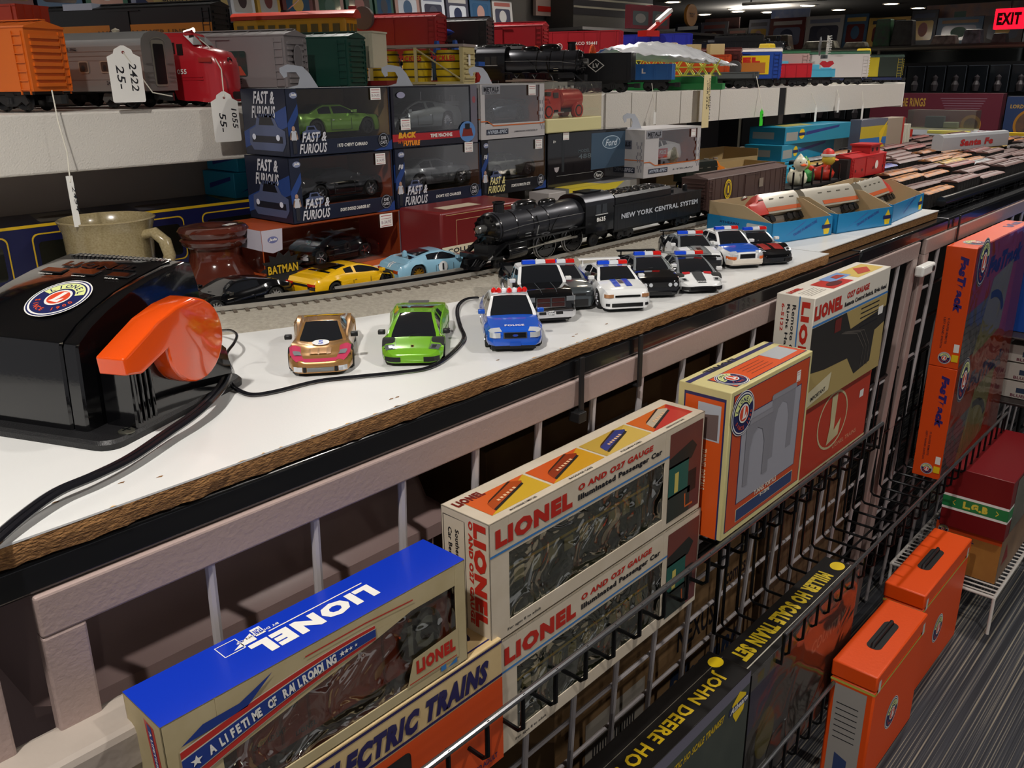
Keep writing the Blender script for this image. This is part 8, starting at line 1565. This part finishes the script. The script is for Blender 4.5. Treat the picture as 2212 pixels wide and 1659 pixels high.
    for j in range(2):
        for i in range(15):
            o = bpy.data.objects.new('figure_case', me); COL.objects.link(o); o.location = (X - .002, 1.25 + i * .148, .145 + j * .215 - .215); tag(o, 'small dark clear-front figure case in the far black cabinet, %s row' % ('upper' if j else 'lower'), 'display case', '%s row of dark figure cases' % ('upper' if j else 'lower'))
    # glass showcase with white frame, toys on top
    t = thing('glass_showcase', 'glass showcase with pale frame and small lights inside, behind the black cabinet', 'showcase', (8.6, 1.9, FLOOR)); fr = M('#a39f8f', .4, .3); g = G(); z = 1.49
    for a, b in (((0, 0, z), (0, 2.7, z)), ((.5, 0, z), (.5, 2.7, z)), ((0, 0, z - .3), (0, 2.7, z - .3)), ((0, 0, 0), (0, 0, z)), ((0, 2.7, 0), (0, 2.7, z)), ((0, 1.35, z - .3), (0, 1.35, z)), ((0, 0, z), (.5, 0, z)), ((0, 2.7, z), (.5, 2.7, z))): g.cyl(a, b, .014, fr, 8)
    g.build('metal_frame', t, smooth=.6); g = G(); g.box((0, 0, z - .3), (.002, 2.7, z), GLASS('showcase_glass', '#dfe8e4', .04)); g.build('glass_front', t, smooth=0); g = G(); g.box((.02, .02, 0), (.48, 2.68, z - .32), M('#1c1d20', .5)); g.box((.45, 0.02, z - .3), (.48, 2.68, z - .02), M('#2a2a30', .5)); g.box((.0, 0, z + .012), (.5, 2.7, z + .03), M('#55544e', .5)); g.build('case_body', t, smooth=0)
    for i in range(14):
        c = rnd.choice(['#2a3a2c', '#4a3a2c', '#6a6a60', '#3a4a5a', '#7a3a2a']); g = G(); g.lathe([(.03, 0), (.045, .04), (.025, .10), (.03, .13), (.0001, .16)], M(c, .5), 10); o = tag(g.build('toy_figure', smooth=.6), 'small dark toy figure inside the glass showcase', 'toy figure', 'toy figures inside the glass showcase'); o.location = (8.8, 2.05 + i * .18, FLOOR + z - .318)
    for i, (y, c, w, h) in enumerate(((4.35, '#6a5a4a', .3, .14), (3.9, '#b8b4a4', .35, .07), (3.55, '#c8c4b4', .22, .05), (3.3, '#1f6a3c', .16, .24), (3.12, '#0f0f12', .2, .22), (2.75, '#b8aca4', .22, .08), (2.52, '#a8b4c8', .16, .12), (2.3, '#7a7a80', .12, .08))):
        g = G(); g.box((0, -w / 2, 0), (.12, w / 2, h), M(c, .4, noise=(18, '#3a3a3c', .5)), tx=.01, ty=w * .1); o = tag(g.build('shop_toy', smooth=0, bevel=.01), ('brown vehicle model', 'grey spaceship model', 'pale flat model', 'green figure box', 'black helmet box', 'beige box', 'pale blue box', 'small grey box')[i] + ' on top of the glass showcase', 'toy'); o.location = (8.75, y, FLOOR + z + .031)
    # far wall display of posters and boxes
    row(1.3, 8.2, 11.7, .60, (.34, .40, .30), 0, 'large packages on the far wall ledge', 'large colourful package on the far wall ledge', (.3, .42, .5), 'large_package', 'y')
    row(1.3, 8.2, 11.7, .16, (.34, .40, .30), 0, 'large packages on the lower far wall ledge', 'large dark package on the lower far wall ledge', (.3, .42, .5), 'large_package', 'y')
    t = thing('far_wall_ledge', 'dark ledges on the far partition carrying colourful packages', 'shelving', (11.5, 1.2, FLOOR)); g = G(); [g.box((0, 0, z_), (.5, 7.2, z_ + .02), M('#2a2a30', .5)) for z_ in (1.14, 1.578)]; g.box((.5, 0, 0), (.55, 7.2, 1.9), M('#1b1a20', .7)); g.build('ledge_boards', t, smooth=0)
    for i, (y, w, h, c, c2, lb) in enumerate(((6.3, .55, .4, '#3a2c30', '#7a4a44', 'dark framed poster with pale figures on the far partition'), (5.35, .55, .46, '#6a86c8', '#c0cce0', 'light blue boxed picture on the far partition'), (4.6, .7, .3, '#4a463c', '#8a8474', 'grey landscape poster on the far partition'), (3.2, 1.1, .40, '#5a5a6a', '#b07a5a', 'wide comic crowd poster on the far partition'), (2.3, .6, .5, '#4a241e', '#8a4a3a', 'red brown poster near the exit sign'))):
        t = thing('poster', lb, 'poster', (11.975, y * 1.08, .66)); g = G(); g.box((0, -w / 2, 0), (.02, w / 2, h), M(c, .4, noise=(7, c2, .5))); g.build('panel', t, smooth=0); g = G(); A = Art(g, (0, w / 2, 0), (0, -1, 0), (0, 0, 1), .002); [A.rect(w * (.1 + .2 * q), h * .15, w * .12, h * rnd.uniform(.4, .7), M(rnd.choice(pal), .4), 1) for q in range(4)]; g.build('picture', t, smooth=0)
    # exit sign
    p = Vector((8.0, 2.07, .67)); t = thing('exit_sign', 'glowing red EXIT sign high at the right edge', 'exit sign', (8.0, 2.05, .60)); g = G(); g.box((0, -.105, 0), (.05, .105, .15), M('#e81028', .4, emit=1.6)); g.build('sign_box', t, smooth=0, bevel=.004); g = G(); Art(g, (0, .105, 0), (0, -1, 0), (0, 0, 1), .002).text('EXIT', .02, .03, .17, .09, M('#7a0612', .4), 1, .06); g.build('lettering', t, smooth=0)
    g = G(); g.cyl((8.02, 2.05, .75), (8.02, 2.05, CEIL), .008, BLKM); tag(g.build('sign_hanger', smooth=.6), 'thin rod hanging the red exit sign from the ceiling', 'rod')
    # light bars under the ceiling
    for i, (a, b, z_) in enumerate(((3.6, 5.1, 1.02), (2.2, 3.3, 1.02))):
        t = thing('light_bar', ('left', 'right')[i] + ' pale tube bar hanging below the far ceiling', 'light bar', (9.4, a, z_)); g = G(); g.cyl((0, 0, 0), (0, b - a, 0), .018, M('#8f8c88', .4), 10); g.build('tube', t, smooth=.6); g = G(); [g.cyl((0, q, 0), (0, q, CEIL - z_), .008, BLKM, 6) for q in (.1, b - a - .1)]; g.build('hanger', t)
    g = G(); g.box((7.8, -6, .98), (8.3, 3.0, CEIL), M('#3c3a38', .7)); struct(g.build('trim_1', smooth=0)) if False else None
build_setting(); build_grid(); build_controller(); build_cables(); build_track(); build_cars()
for fn in ('build_boxes', 'build_lower', 'build_trains', 'build_shelf_trains', 'build_ho', 'build_far', 'build_small'):
    if fn in globals(): globals()[fn]()
